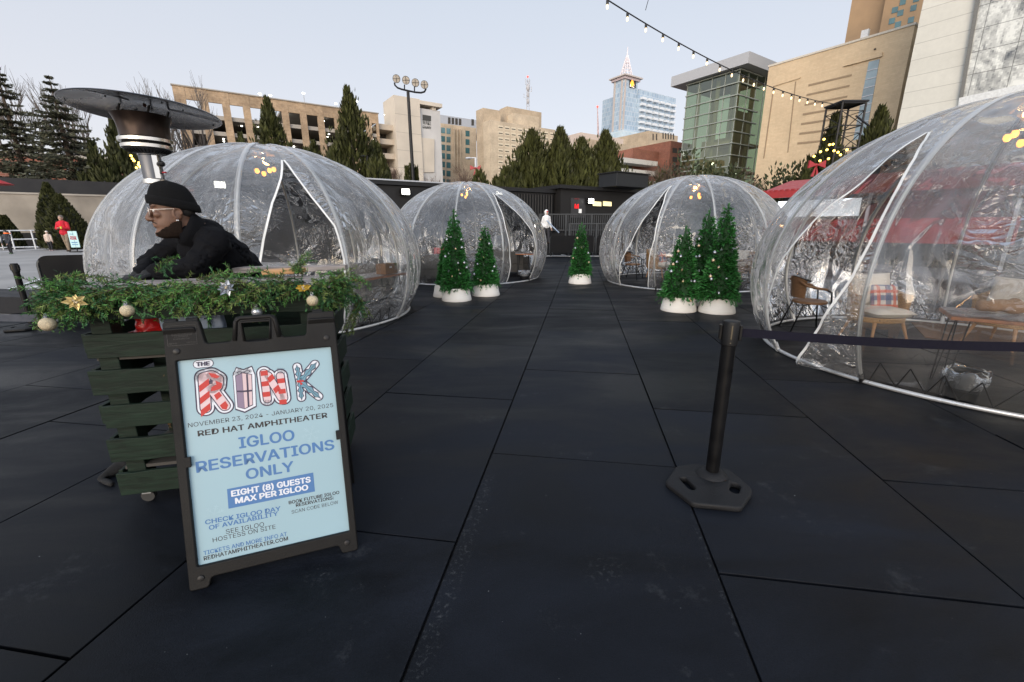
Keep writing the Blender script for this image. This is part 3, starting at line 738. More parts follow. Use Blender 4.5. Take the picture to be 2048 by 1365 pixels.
# --- tan hotel tower behind
Q = at(1782, -60, 105)
r = thing('hotel_tower', 'tan brick hotel tower with teal windows rising behind the tan hall', 'building', (Q.x, Q.y, 0), **GD)
Lq = 22; f = MB(); prism(f, Q, -E2, Lq, E1, 20); obj('wall', f, M('hotel_brick', (.36,.24,.14), .85, var=.1, scale=.4), r, True)
lq2 = 7; 
f = MB(); prism(f, Q + E2*lq2 + E1*2, -E2, lq2+.1, E1, 15); obj('wing', f, M('hotel_brick', (.36,.24,.14), .85), r, True)
for (x, y) in [(1801,0),(1796,22),(1791,45),(1828,-6),(1822,12),(1817,36),(1785,16),(1779,38)]:
    obj('window', facequad(MB(), Q, NB, [(x,y),(x+12,y-3),(x+10,y+9),(x-2,y+12)], .08), m_teal, r, True)

# --- white panelled hall with the shimmering wall
V2 = at(1818, 140, 52); V2.z = 48
r = thing('white_hall', 'white panelled hall with a grey mottled shimmer screen', 'building', (V2.x, V2.y, 0), **GD)
m_white = brickmat('white_panels', (.63,.62,.56), (.60,.59,.53), (.42,.41,.37), 30, 1.55, rough=.6, msize=.03, bumpv=.1, noise_var=.06)
f = MB(); prism(f, V2 - E2*60, E2, 60, E1, 40); obj('wall', f, m_white, r, True)
def shimmer():
    mt = bpy.data.materials.new('shimmer_screen'); mt.use_nodes = True; nt = mt.node_tree; L = nt.links; b = nt.nodes['Principled BSDF']
    tcn = N(nt, 'ShaderNodeTexCoord'); d1 = N(nt, 'ShaderNodeVectorMath', operation='DOT_PRODUCT'); d1.inputs[1].default_value = tuple(E2); L.new(tcn.outputs['Object'], d1.inputs[0])
    s = N(nt, 'ShaderNodeSeparateXYZ'); L.new(tcn.outputs['Object'], s.inputs[0]); c = N(nt, 'ShaderNodeCombineXYZ'); L.new(d1.outputs['Value'], c.inputs[0]); L.new(s.outputs[2], c.inputs[1])
    sn = N(nt, 'ShaderNodeVectorMath', operation='SNAP'); sn.inputs[1].default_value = (.14,.14,.14); L.new(c.outputs[0], sn.inputs[0])
    n1 = N(nt, 'ShaderNodeTexNoise'); n1.inputs['Scale'].default_value = .35; n1.inputs['Detail'].default_value = 9; n1.inputs['Roughness'].default_value = .75; n1.inputs['Distortion'].default_value = .6
    mp = N(nt, 'ShaderNodeMapping'); mp.inputs['Scale'].default_value = (1.3,.7,1); L.new(sn.outputs[0], mp.inputs[0]); L.new(mp.outputs[0], n1.inputs['Vector'])
    rp = N(nt, 'ShaderNodeValToRGB'); L.new(n1.outputs[0], rp.inputs[0]); e = rp.color_ramp.elements
    e[0].position = .36; e[0].color = (.10,.11,.12,1); e[1].position = .56; e[1].color = (.80,.80,.74,1); k = e.new(.46); k.color = (.45,.45,.42,1)
    br = N(nt, 'ShaderNodeTexBrick'); br.offset = 0; L.new(c.outputs[0], br.inputs['Vector']); br.inputs['Scale'].default_value = 1; br.inputs['Brick Width'].default_value = 2.6; br.inputs['Row Height'].default_value = 2.0; br.inputs['Mortar Size'].default_value = .035
    br.inputs['Color1'].default_value = (1,1,1,1); br.inputs['Color2'].default_value = (.9,.9,.9,1); br.inputs['Mortar'].default_value = (.4,.4,.4,1)
    mu = N(nt, 'ShaderNodeMix', data_type='RGBA', blend_type='MULTIPLY'); mu.inputs[0].default_value = 1; L.new(rp.outputs[0], mu.inputs[6]); L.new(br.outputs['Color'], mu.inputs[7])
    L.new(mu.outputs[2], b.inputs['Base Color']); b.inputs['Metallic'].default_value = .25; b.inputs['Roughness'].default_value = .35; return mt
f = MB(); facequad(f, V2, NB, [(1962,-12),(1925,195),(2330,110),(2420,-160)], .12); obj('shimmer_screen', f, shimmer(), r, True)
f = MB(); facequad(f, V2, NB, [(1955,-10),(1963,-12),(1927,195),(1920,197)], .35); obj('screen_frame', f, M('grey_frame', (.16,.16,.15), .6), r, True)
f = MB(); facequad(f, V2, NB, [(1920,197),(2330,108),(2330,128),(1917,217)], .3); obj('white_band', f, M('white_trim', (.66,.68,.68), .6), r, True)
# ------------------------------------------------------------------ foliage builders
def leafmat(name, c, isl=.45, rough=.65, tr=.0):
    return M(name, c, rough, var=.35, scale=1.2, island=isl, spec=.25)
m_juniper = leafmat('juniper_green', (.042,.046,.012))
m_juniper2 = leafmat('olive_green', (.060,.058,.018))
m_spruce = leafmat('spruce_green', (.090,.092,.060))
m_yew = leafmat('yew_green', (.040,.044,.014))
m_shrub = leafmat('shrub_green', (.050,.062,.030))
m_shrub_b = leafmat('brown_shrub', (.085,.065,.045))
m_bark = M('bark', (.075,.055,.04), .9, var=.3, scale=8)
m_twig = M('twig', (.10,.085,.075), .9)
def leaf(mb, p, d, w, L, rn):
    """one small pointed spray: two crossed diamonds"""
    d = d.normalized(); a = d.orthogonal().normalized(); ang = rn.random()*pi
    b = d.cross(a); a, b = a*cos(ang)+b*sin(ang), b*cos(ang)-a*sin(ang)
    n = len(mb.v)
    mb.v += [p, p + d*L*.45 + a*w, p + d*L, p + d*L*.45 - a*w]; mb.f.append((n, n+1, n+2, n+3))
    return mb
def spire(mb, base, H, R, n, rn, up=1.3, L=.55, w=.10, pw=.62):
    for _ in range(n):
        t = rn.random()**1.25; ang = rn.random()*2*pi
        r = R*(1-t)**pw*(.30+.70*sqrt(rn.random()))*(1+.25*sin(ang*3+t*9))
        p = base + Vector((r*cos(ang), r*sin(ang), H*t))
        d = Vector((cos(ang)*.7, sin(ang)*.7, up + rn.uniform(-.5,.4))); k = rn.uniform(.6,1.3)*(1-.35*t)
        leaf(mb, p, d, w*k, L*k, rn)
def juniper(label, P, H, R, seed, spires=5, n=1500, mat=None, group=None, name='juniper_tree', lean=0):
    rn = random.Random(seed); r = thing(name, label, 'tree', P, group=group)
    mb = MB(); tr = MB(); O = Vector((0,0,0))
    spire(mb, Vector((0,0,H*.03)), H*.95, R*.62, int(n*.8), rn, up=2.0, L=.8, w=.13, pw=.85)
    for i in range(spires):
        ang = 2*pi*i/spires + rn.random(); rr = R*rn.uniform(.5,.95); h = H*(.93 - .42*rr/R + rn.uniform(-.10,.04))
        spire(mb, Vector((rr*cos(ang), rr*sin(ang), H*.02)), h, R*.46, int(n*1.3/spires), rn, up=2.0, L=.8, w=.13, pw=.9)
        tr.tube([O, Vector((rr*cos(ang)*.8, rr*sin(ang)*.8, h*.5))], [.14,.04], 5)
    for k in range(16):        # feathery leaders that break the outline
        ang = rn.random()*2*pi; t = rn.uniform(.25,.9); rr = R*(1-t)*.85; b = Vector((rr*cos(ang), rr*sin(ang), H*t*.9))
        spire(mb, b, H*.20, R*.12, 34, rn, up=2.6, L=.6, w=.10)
    tr.tube([O - Z3*.1, Vector((0,0,H*.9))], [.22,.02], 6)
    obj('trunk', tr, m_bark, r); obj('crown', mb, mat or m_juniper, r, fix=False); return r
def spruce(label, P, H, R, seed, mat, levels=30, group=None):
    rn = random.Random(seed); r = thing('spruce_tree', label, 'tree', P, group=group); mb = MB(); br = MB()
    for k in range(levels):
        t = (k+rn.random()*.6)/levels; z = H*(.06+.93*t); reach = R*(1-t)**.95*rn.uniform(.8,1.05)+.05
        nb = 9 if t < .75 else 6
        for b in range(nb):
            if rn.random() < .12: continue
            ang = 2*pi*(b+rn.random()*.8)/nb; Lb = reach*rn.uniform(.55,1.12); d = Vector((cos(ang), sin(ang), 0)); s = Vector((-d.y, d.x, 0))
            pts = []
            for i in range(9):
                u = i/8; pts.append(Vector((0,0,z)) + d*Lb*u + Z3*(-.35*Lb*u*(1-.75*u) + rn.uniform(-.03,.03)))
            br.tube(pts[::2], [.05,.035,.025,.015,.008], 4, cap=False)
            for i in range(1, 9):
                m = int(6 + 7*(1-abs(i/8-.6)))
                for q in range(m):
                    sd = rn.choice((-1,1)); off = s*sd*rn.random()*.22*Lb*(1-i/10)
                    leaf(mb, pts[i] + off + Z3*rn.uniform(-.06,.05), d*.8 + s*sd*.7 + Z3*rn.uniform(-.6,.25), rn.uniform(.06,.11)*(1.1-.75*t), rn.uniform(.28,.55)*(1.1-.75*t), rn)
    br.tube([Vector((0,0,-.2)), Vector((0,0,H*.98))], [R*.07,.02], 7)
    obj('trunk', br, m_bark, r); obj('crown', mb, mat, r, fix=False); return r
def bush(label, P, rx, ry, H, seed, mat, n=1600, name='shrub', lobes=7, L=.35, w=.1, group=None, cat='shrub'):
    rn = random.Random(seed); r = thing(name, label, cat, P, group=group); mb = MB(); st = MB()
    ls = [(Vector((rn.uniform(-.65,.65)*rx, rn.uniform(-.6,.6)*ry, H*rn.uniform(.3,.72))), rn.uniform(.32,.55)) for _ in range(lobes)]
    for _ in range(n):
        c, k = rn.choice(ls); q = Vector((rn.gauss(0,1), rn.gauss(0,1), rn.gauss(0,1))).normalized()*(rn.random()**.4)
        p = c + Vector((q.x*rx*k, q.y*ry*k, q.z*H*k*.75))
        if p.z < 0: p.z = rn.random()*.3
        leaf(mb, p, q + Z3*.4 + Vector((rn.uniform(-.4,.4),)*3), rn.uniform(.6,1.2)*w, rn.uniform(.6,1.2)*L, rn)
    for c, k in ls: st.tube([Vector((c.x*.15,c.y*.15,-.1)), c*.5, c], [.07,.05,.02], 5)
    obj('stem', st, m_bark, r); obj('foliage', mb, mat, r, fix=False); return r
def baretree(label, P, H, seed, spread=.5, depth=5, mat=None, group=None, r0=None, fork=3, name='bare_tree', cat='tree'):
    rn = random.Random(seed); r = thing(name, label, cat, P, group=group); tr = MB(); cr = MB()
    def grow(p, d, L, rad, k):
        q = p + d*L*.5 + Vector((rn.uniform(-.06,.06),)*3)*L; e = q + (d + Vector((rn.uniform(-.25,.25), rn.uniform(-.25,.25), .12))).normalized()*L*.5
        (tr if k == depth else cr).tube([p, q, e], [rad, rad*.8, rad*.6], 5 if k > 2 else 3, cap=False)
        if k <= 0: return
        for i in range(fork if k < depth else fork+2):
            a = rn.random()*2*pi; s = rn.uniform(.35,1.0)*spread
            nd = (d + Vector((cos(a)*s, sin(a)*s, rn.uniform(0,.35)))).normalized()
            grow(p + (e-p)*rn.uniform(.55,1.0), nd, L*rn.uniform(.55,.8), rad*.55, k-1)
    grow(Vector((0,0,0)), Vector((0,0,1)), H*.34, r0 or H*.018, depth)
    obj('trunk', tr, mat or m_twig, r); obj('crown', cr, mat or m_twig, r, fix=False); return r
def stand(px, ptop, pbase, Y, zb=None):
    """foot point and height of something seen between two rows of the survey"""
    T = at(px, ptop, Y); b = at(px, pbase, Y).z if zb is None else zb
    return Vector((T.x, T.y, b)), T.z - b
def mpp(Y, y=350):      # metres per survey pixel at depth Y
    d = ray(1024, y); return Y/d.y/CAM_F

# ------------------------------------------------------------------ trees behind the stage
P, h = stand(533, 196, 0, 46, 0); juniper('bushy dark juniper with three pointed tops before the brick garage', P, h, 5.0, 11, 5, 5200)
P, h = stand(694, 176, 0, 42, 0); juniper('tall dark juniper with one thin leader before the garage', P, h, 5.4, 12, 7, 5600)
P, h = stand(768, 318, 0, 43, 0); juniper('short dark juniper at the right foot of the tall one', P, h, 1.2, 13, 3, 700)
GJ = 'junipers in a row behind the black cabins'
for i, (x, t, w, lab) in enumerate([(1064,263,84,'broad juniper at the left end of the row behind the cabins'), (1120,259,76,'juniper with the thinnest highest tip in the row behind the cabins'),
        (1163,281,70,'lower juniper between two taller ones in the row behind the cabins'), (1211,266,82,'juniper nearest the black roof box behind the cabins')]):
    P, h = stand(x, t, 0, 40 + i*.6, 0); juniper(lab, P, h, w*mpp(40)*1.75, 20+i, 8, 7000, group=GJ)
P, h = stand(1034, 338, 0, 39, 0); juniper('small slim juniper at the outer edge of the juniper row', P, h, .7, 26, 3, 500)
for i, (x, t, lab) in enumerate([(813,336,'small clipped conifer on the floodlight pole side'), (823,333,'small clipped conifer in the middle of three before the concrete tower'), (832,340,'small clipped conifer lowest of three before the concrete tower')]):
    P, h = stand(x, t, 0, 38 + i*.3, 0); juniper(lab, P, h, .45, 30+i, 3, 420, group='three small conifers before the concrete tower')
P, h = stand(1764, 216, 0, 36, 0); juniper('dark juniper rising over the large igloo before the tan hall', P, h, 4.4, 41, 6, 4200)
P, h = stand(95, 143, 0, 37, .5); spruce('big grey green spruce with a pointed top over the stone wall', P, h, 5.2, 51, m_spruce)
P, h = stand(-14, 120, 0, 39, .5); spruce('grey green spruce cut off by the picture edge', P, h, 4.8, 52, m_spruce)
P, h = stand(226, 240, 0, 37.5, .5); juniper('dark broad yew under the heater reflector', P, h, 3.2, 53, 6, 3400, m_yew, name='yew_tree')
P, h = stand(182, 285, 0, 36.5, .5); juniper('dark yew squeezed between the spruce and the broad yew', P, h, 1.9, 54, 4, 1500, m_yew, name='yew_tree')
for (x, t, Y, s, lab) in [(292,128,60,1,'bare tree with upright twigs above the heater'), (370,150,64,3,'bare tree against the corner of the brick garage'), (128,128,58,5,'bare tree behind the tip of the big spruce'), (22,118,60,6,'bare tree behind the spruce at the picture edge')]:
    P, h = stand(x, t, 0, Y, 0); baretree(lab, P, h*1.05, 60+s, .42, 5)
for (x, t, Y, s, w, lab) in [(915,312,45,1,.8,'reddish brown bare thicket before the annex'), (880,330,44,2,.7,'small bare thicket beside the concrete tower'), (1322,296,46,3,.6,'bare grey shrub beside the red brick garage'), (1506,328,50,4,.7,'bare shrub below the tan hall corner'), (775,300,60,7,.5,'bare sapling before the open decks')]:
    P, h = stand(x, t, 0, Y, 0); baretree(lab, P, h*1.0, 70+s, w, 5, M('red_twig', (.11,.07,.055), .9), r0=.09, fork=4, name='bare_shrub', cat='shrub')
for (x, t, w, Y, s, mt, lab) in [(1398,322,72,36,1,m_shrub,'dark evergreen shrub under the glass atrium'), (1346,318,40,37,2,m_shrub_b,'brownish shrub beside the black roof box'), (1470,338,60,36,3,m_shrub_b,'brownish shrub in the gap below the atrium corner'), (1560,316,74,34,4,m_shrub,'large dark shrub below the tan hall'), (1628,330,50,33,5,m_yew,'dark shrub above the red kiosk roof'), (1440,332,50,35,6,m_shrub,'middle dark shrub behind the igloo with two trees')]:
    P, h = stand(x, t, 0, Y, 0); bush(lab, P, w*mpp(Y), 1.4, h*1.05, 80+s, mt, 2600)
# lit fir beside the truss
P, h = stand(1672, 232, 0, 30.5, 0); LT = juniper('fir strung with warm lights and a red bow beside the truss tower', P, h, 2.0, 91, 4, 2400, m_yew, name='lit_fir')
rn = random.Random(7); warm = glow('fairy_light', (1,.62,.12), 6)
for (x, y) in [(1648,279),(1654,300),(1641,304),(1659,290),(1666,289),(1668,302),(1676,305),(1681,310),(1628,313),(1624,331),(1687,320),(1640,322),(1657,318),(1694,300)]:
    obj('fairy_light', MB().ball(at(x, y, 28.6), .07, 8, 5), warm, LT, True)
m_red = M('red_ribbon', (.32,.015,.022), .5, var=.1)
def bow(parent, c, s, right=Vector((1,0,0))):
    f = MB(); u = Z3; n = right.cross(u)
    for sd in (-1, 1):
        f.slab([c, c + right*sd*s + u*s*.55, c + right*sd*s*1.05 - u*s*.35], n*s*.25); f.slab([c, c + right*sd*s*.5 - u*s*1.3, c + right*sd*s*.15 - u*s*1.35], n*s*.12)
    f.ball(c, s*.22, 8, 6); return obj('bow', f, m_red, parent, True)
bow(LT, at(1632, 331, 28.4), .5)
# left: small tree with string lights behind the igloo
P, h = stand(272, 290, 0, 30, .5); LT2 = juniper('small dark conifer wrapped in yellow lights behind the heater pipe', P, h, .9, 92, 3, 700, m_yew, name='lit_conifer')
for (x, y) in [(262,312),(265,318),(268,322),(277,330),(280,334),(273,336),(278,326),(284,340),(288,345)]:
    obj('fairy_light', MB().ball(at(x, y, 28.8), .07, 8, 5), warm, LT2, True)

# ------------------------------------------------------------------ left: brick house, stone wall, screen fence, clipped cones, railing
A0 = at(-120, 300, 46); A0.z = at(60, 300, 46).z
r = thing('brick_house', 'low red brick house half hidden behind the spruces', 'building', (A0.x, A0.y, 0), group='buildings of the town behind the stage')
f = MB(); prism(f, A0, E1, 26, E2, 10); obj('wall', f, m_redbrick, r, True)
for i in range(7):
    o = Vector((A0.x,A0.y,A0.z-2.4)) + E1*(2+3.4*i); obj('window', MB().obox(o - E2*.05, E1*1.2, E2*.1, Z3*1.5), glassmat('house_glass', (.25,.30,.33), .1), r, True)
f = MB(); f.obox(Vector((A0.x,A0.y,A0.z)) - E1*.3 - E2*.3, E1*26.6, E2*10.6, Z3*.3); obj('roof', f, m_conc_d, r, True)
WA = at(-60, 383, 26.5); WB = at(330, 399, 32); WB.z = WA.z*.5 + WB.z*.5; WA.z = WB.z
d = (WB-WA); d.z = 0; Lw = d.length; d.normalize(); nrm = Vector((d.y, -d.x, 0))
r = thing('stone_wall', 'stained grey retaining wall behind the railing', 'wall', (WA.x, WA.y, 0))
f = MB(); f.obox(Vector((WA.x,WA.y,-.05)) - nrm*.5, d*Lw, nrm*.5, Z3*(WA.z+.05)); obj('wall_body', f, M('stained_stone', (.33,.29,.24), .9, var=.35, scale=.5, bump=.3, bscale=6, detail=9), r, True)
f = MB(); f.obox(Vector((WA.x,WA.y,WA.z)) - nrm*.56, d*Lw, nrm*.62, Z3*.1); obj('wall_cap', f, M('wall_cap_stone', (.40,.36,.31), .9, var=.2, scale=1), r, True)
f = MB(); f.obox(Vector((WA.x,WA.y,-.05)) + nrm*.9, d*Lw, nrm*.4, Z3*1.35)
tag(obj('planter_screen', f, M('black_screen', (.012,.012,.013), .8)), 'low black screen along the foot of the stone wall', 'screen')
FA = at(-60, 346, 27.4); FB = at(330, 375, 33); zt = (FA.z+FB.z)/2
r = thing('screen_fence', 'black mesh screen fence on top of the stone wall', 'fence', (FA.x, FA.y, WA.z))
f = MB(); d2 = Vector((FB.x-FA.x, FB.y-FA.y, 0)); L2 = d2.length; d2.normalize()
f.obox(Vector((FA.x,FA.y,WA.z)), d2*L2, Vector((d2.y,-d2.x,0))*.05, Z3*(zt-WA.z)); obj('mesh_panel', f, M('mesh_black', (.010,.010,.012), .7, var=.3, scale=2), r, True)
for i in range(10):
    p = Vector((FA.x,FA.y,WA.z)) + d2*L2*(i+.5)/10 - Vector((d2.y,-d2.x,0))*.04; obj('post', MB().tube([p, p + Z3*(zt-WA.z+.06)], .05, 6), m_black_metal, r, True)
# clipped cones
for (x, t, w, Y, s, lab) in [(92,370,58,25.5,1,'tall clipped cone shrub before the stone wall'), (118,393,66,24.6,2,'lower clipped cone shrub leaning on the tall one'), (8,436,32,25,3,'small clipped cone shrub at the picture edge')]:
    P, h = stand(x, t, 0, Y, plaza_z(-25, Y)); rr = w*mpp(Y)/2*1.1
    r = thing('cone_shrub', lab, 'shrub', P); f = MB(); rn = random.Random(s)
    for _ in range(2600):
        tt = rn.random()**1.3; a = rn.random()*2*pi; q = rr*(1-tt**1.7)*(.8+.25*rn.random())
        leaf(f, Vector((q*cos(a), q*sin(a), h*tt)), Vector((cos(a)*.6, sin(a)*.6, 1)), .06, .22, rn)
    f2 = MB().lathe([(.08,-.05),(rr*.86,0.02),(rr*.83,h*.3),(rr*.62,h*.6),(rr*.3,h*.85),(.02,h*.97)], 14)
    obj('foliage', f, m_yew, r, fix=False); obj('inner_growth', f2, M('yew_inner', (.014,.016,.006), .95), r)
# white railing
r = None
ra = gz(-60, 500, .33); rb = gz(178, 493, .36); ra = at(-60, 499, 23.5); rb = at(190, 490, 26)
ra.z = plaza_z(-20, 23.5); rb.z = plaza_z(-20, 26)
r = thing('metal_railing', 'pale grey metal railing with three rails along the plaza', 'railing', ra)
dd = rb - ra; f = MB()
for hh in (.12, .55, 1.02): f.tube([ra + Z3*hh, rb + Z3*hh], .035, 6)
obj('rail', f, M('pale_metal', (.55,.57,.6), .4, metal=.3), r, True)
for i in range(7): p = ra + dd*i/6; obj('post', MB().tube([p, p + Z3*1.02], .045, 6), M('pale_metal', (.55,.57,.6), .4), r, True)
# red umbrella tip far left
u = at(-34, 363, 24); r = thing('red_umbrella', 'red parasol edge at the left margin above the wall', 'umbrella', (u.x, u.y, 0))
obj('canopy', MB().lathe([(1.1,u.z-.12),(.9,u.z-.02),(.5,u.z+.16),(.02,u.z+.3)], 16), M('red_canvas', (.45,.03,.035), .8), r); obj('pole', MB().tube([Vector((0,0,-.05)), Vector((0,0,u.z+.1))], .03, 6), m_steel, r)

# ------------------------------------------------------------------ people far away
def small_person(label, x, Y, h, face, jacket, pants, hair, stride=.1, arms='hang', hat=None, skin=(.42,.26,.19), shoe=(.05,.03,.02), sit=False, z=None, shift=0):
    P = at(x, 480, Y); zb = plaza_z(P.x, P.y) if z is None else z
    r = thing('person', label, 'person', (P.x, P.y, zb), face)
    s = h/1.75; c = Vector; mb = MB()
    hd = Vector((0.02, 0, 1.63))*s
    mb.ball(hd, .098*s, 12, 10, 1.05, .85, 1.2); mb.ball(hd + Vector((.09,0,-.02))*s, .022*s, 6, 5); mb.ball(hd + Vector((.05,0,-.085))*s, .055*s, 8, 6)
    for sd in (-1,1): mb.ball(hd + Vector((0,.085*sd,-.01))*s, .028*s, 6, 5)
    capsule(mb, Vector((0,0,1.35))*s, Vector((.01,0,1.55))*s, .06*s, .055*s, 8)
    tor = [(Vector((0,0,1.0)), Vector((0,0,1.36)), .145, .155)]; legs = []; armc = []; hands = []
    if sit:
        legs = [(Vector((0,.09*q,.62)), Vector((.42,.13*q,.6)), .085, .07) for q in (-1,1)] + [(Vector((.42,.13*q,.6)), Vector((.36,.13*q,.1)), .065, .05) for q in (-1,1)]
    else:
        legs = [(Vector((0,.09*q,.93)), Vector((stride*q*.6+.03,.1*q,.5)), .09, .065) for q in (-1,1)] + [(Vector((stride*q*.6+.03,.1*q,.5)), Vector((stride*q,.1*q,.09)), .062, .045) for q in (-1,1)]
    for q in (-1,1):
        sh = Vector((0,.18*q,1.38))
        if arms == 'front': el = Vector((.06,.25*q,1.12)); ha = Vector((.27,.07*q,1.14))
        elif arms == 'knees': el = Vector((.16,.23*q,1.08)); ha = Vector((.4,.16*q,.78))
        else: el = Vector((-.02+.05*q,.23*q,1.1)); ha = Vector((.05+.08*q,.24*q,.84))
        armc += [(sh, el, .062, .05), (el, ha, .048, .038)]; hands.append((ha, ha + (ha-el).normalized()*.13, .04, .025))
    def caps(lst, grow=0):
        m = MB()
        for p, q, a, b in lst: capsule(m, p*s, q*s, (a+grow)*s, (b+grow)*s, 8)
        return m
    mb.join(caps(tor, -.03)); mb.join(caps(legs, -.02)); mb.join(caps(armc, -.012)); mb.join(caps(hands))
    for ha, e, a, b in hands:
        dv = (e-ha).normalized(); sdv = dv.orthogonal().normalized()
        for k in range(4): capsule(mb, (e + sdv*(k-1.5)*.016)*s, (e + sdv*(k-1.5)*.02 + dv*(.05-.006*abs(k-1.5)))*s, .009*s, .007*s, 5)
        capsule(mb, (ha + sdv*.03)*s, (ha + sdv*.06 + dv*.06)*s, .011*s, .009*s, 5)
    remeshed('body', mb, M('skin_%.2f' % skin[0], skin, .55, var=.06), r, .014*s, False, 2)
    cn = 'cloth_%.2f_%.2f_%.2f' 
    jk = caps([(a_, b_, c_, d_) for a_, b_, c_, d_ in tor], .02); jk.join(caps(armc, .014)); capsule(jk, Vector((-.01,-.13,1.38))*s, Vector((-.01,.13,1.38))*s, .085*s, .085*s, 8)
    capsule(jk, Vector((0,-.05,.92))*s, Vector((0,.05,.92))*s, .15*s, .15*s, 8)
    if hat == 'hood': jk.ball(hd + Vector((-.03,0,.02))*s, .128*s, 10, 8, 1, .9, 1.15)
    remeshed('jacket', jk, M(cn % jacket, jacket, .8, var=.15, scale=9), r, .016*s, False, 3, .006*s, 14)
    tr = caps(legs, .012); capsule(tr, Vector((0,-.05,.95))*s, Vector((0,.05,.95))*s, .13*s, .13*s, 8)
    remeshed('trousers', tr, M(cn % pants, pants, .85, var=.15, scale=9), r, .016*s, False, 3, .005*s, 16)
    for q in (-1,1):
        fx = (.36 if sit else stride*q); capsule_ = MB(); capsule(capsule_, Vector((fx-.04,.1*q,.045))*s, Vector((fx+.15,.1*q,.035))*s, .045*s, .035*s, 8); obj('shoe', capsule_, M(cn % shoe, shoe, .6), r, smooth='all')
    if hat == 'hood': obj('ski_mask', MB().ball(hd + Vector((.045,0,.04))*s, .075*s, 10, 8, .9, .95, .75), M('mask_red', (.5,.02,.03), .7), r, smooth='all')
    elif hat:
        obj('hat', MB().ball(hd + Vector((-.012,0,.055))*s, .118*s, 12, 8, 1.0, .9, .8), M(cn % hat, hat, .9), r, smooth='all')
    else:
        obj('hair', MB().ball(hd + Vector((-.025,0,.035))*s, .112*s, 12, 8, 1.0, .88, 1.0), M(cn % hair, hair, .8), r, smooth='all')
    return r
small_person('man in a red jacket and khaki trousers holding something yellow', 133, 22.8, 1.80, radians(-75), (.55,.012,.03), (.22,.17,.12), (.16,.13,.11), .16, 'front')
tag(obj('yellow_cup', MB().lathe([(.03,-.05),(.045,.06)], 10, at(122, 456, 22.35)), M('yellow_card', (.75,.55,.05), .6)), 'small yellow cup in the red jacket man\'s hands', 'cup')
small_person('small child in a cream coat and dark leggings', 97, 23.2, 1.02, radians(120), (.62,.50,.42), (.02,.02,.025), (.3,.2,.1), .1, 'hang', (.68,.60,.54), shoe=(.6,.45,.45))
k_ = small_person('child in black with an orange goggle band bending forward', 15, 21.5, 1.12, radians(-70), (.035,.04,.05), (.012,.012,.014), (.02,.02,.02), .12, 'knees', (.05,.055,.06), shoe=(.05,.12,.04))
small_person('person in a bright blue jacket seen from behind', 167, 25.2, 1.78, radians(200), (.02,.06,.42), (.02,.02,.025), (.015,.012,.01), .05, 'hang')
small_person('person in a pale grey green coat beside the blue jacket', 160, 24.6, 1.45, radians(170), (.30,.30,.24), (.03,.03,.03), (.18,.12,.07), .05, 'hang')
gb = at(14, 467, 21.35); f = MB(); f.tube([gb + Vector((.1*cos(a), .1*sin(a), 0)) for a in [2*pi*i/12 for i in range(12)]], .028, 6, closed=True); tag(obj('goggles', f, M('orange_plastic', (.9,.16,.02), .4, emit=(1,.15,.01), estr=.15)), 'bright orange ski goggles on the bending child\'s hat', 'goggles')
# sign on a stand
sp = at(155, 506, 22.3); sp.z = plaza_z(sp.x, sp.y); r = thing('info_sign', 'pale blue notice on a black stand beside the red jacket man', 'sign', sp)
f = MB(); sr = Vector((.95,.3,0)).normalized(); su = Z3*1 ; hh = at(150, 462, 22.3).z - sp.z
f.obox(Vector((-.18,-.06,hh-.82)), sr*.36, Vector((-.3,.95,0))*.03, Z3*.8); pn = obj('panel', f, M('poster_blue', (.45,.68,.70), .5, var=.05), r)
f = MB(); o = Vector((-.18,-.06,hh-.82)) - Vector((-.3,.95,0))*.006; place_text(f, 'RINK', o + sr*.05 + Z3*.38, sr, Z3, .26, .18, .03); obj('lettering', f, M('print_red', (.45,.06,.09), .6), pn)
f = MB(); place_text(f, 'THE', o + sr*.06 + Z3*.62, sr, Z3, .16, .06, .02); obj('lettering', f, M('print_blue', (.12,.25,.42), .6), pn)
f = MB(); f.obox(o + sr*.06 + Z3*.12, sr*.24, Vector((-.3,.95,0))*.004, Z3*.04); obj('text_line', f, M('print_blue', (.12,.25,.42), .6), pn)
f = MB(); f.obox(o + sr*.06 + Z3*.22, sr*.24, Vector((-.3,.95,0))*.004, Z3*.05); obj('text_line', f, M('print_blue', (.12,.25,.42), .6), pn)
f = MB(); f.tube([Vector((0,0.02,0)), Vector((0,0.02,hh))], .025, 6); f.cbox((0,0.02,.02), (.5,0,0), (0,.35,0), (0,0,.04)); obj('stand', f, m_black_metal, r)

# ------------------------------------------------------------------ black cabins behind the stage
def ribmat():
    mt = bpy.data.materials.new('ribbed_black'); mt.use_nodes = True; nt = mt.node_tree; L = nt.links; b = nt.nodes['Principled BSDF']
    tcn = N(nt, 'ShaderNodeTexCoord'); d1 = N(nt, 'ShaderNodeVectorMath', operation='DOT_PRODUCT'); d1.inputs[1].default_value = tuple(E1); L.new(tcn.outputs['Object'], d1.inputs[0])
    w = N(nt, 'ShaderNodeMath', operation='MULTIPLY'); w.inputs[1].default_value = 2*pi/.2; L.new(d1.outputs['Value'], w.inputs[0]); s = N(nt, 'ShaderNodeMath', operation='SINE'); L.new(w.outputs[0], s.inputs[0])
    bp = N(nt, 'ShaderNodeBump'); bp.inputs['Strength'].default_value = .8; bp.inputs['Distance'].default_value = .05; L.new(s.outputs[0], bp.inputs['Height']); L.new(bp.outputs[0], b.inputs['Normal'])
    b.inputs['Base Color'].default_value = (.014,.014,.0145,1); b.inputs['Roughness'].default_value = .6; b.inputs['Specular IOR Level'].default_value = .25; return mt
m_cabin = M('cabin_black', (.015,.0145,.015), .6, spec=.25, var=.12, scale=.7)
m_flood = glow('flood_lamp', (1.0,.97,.88), 14)
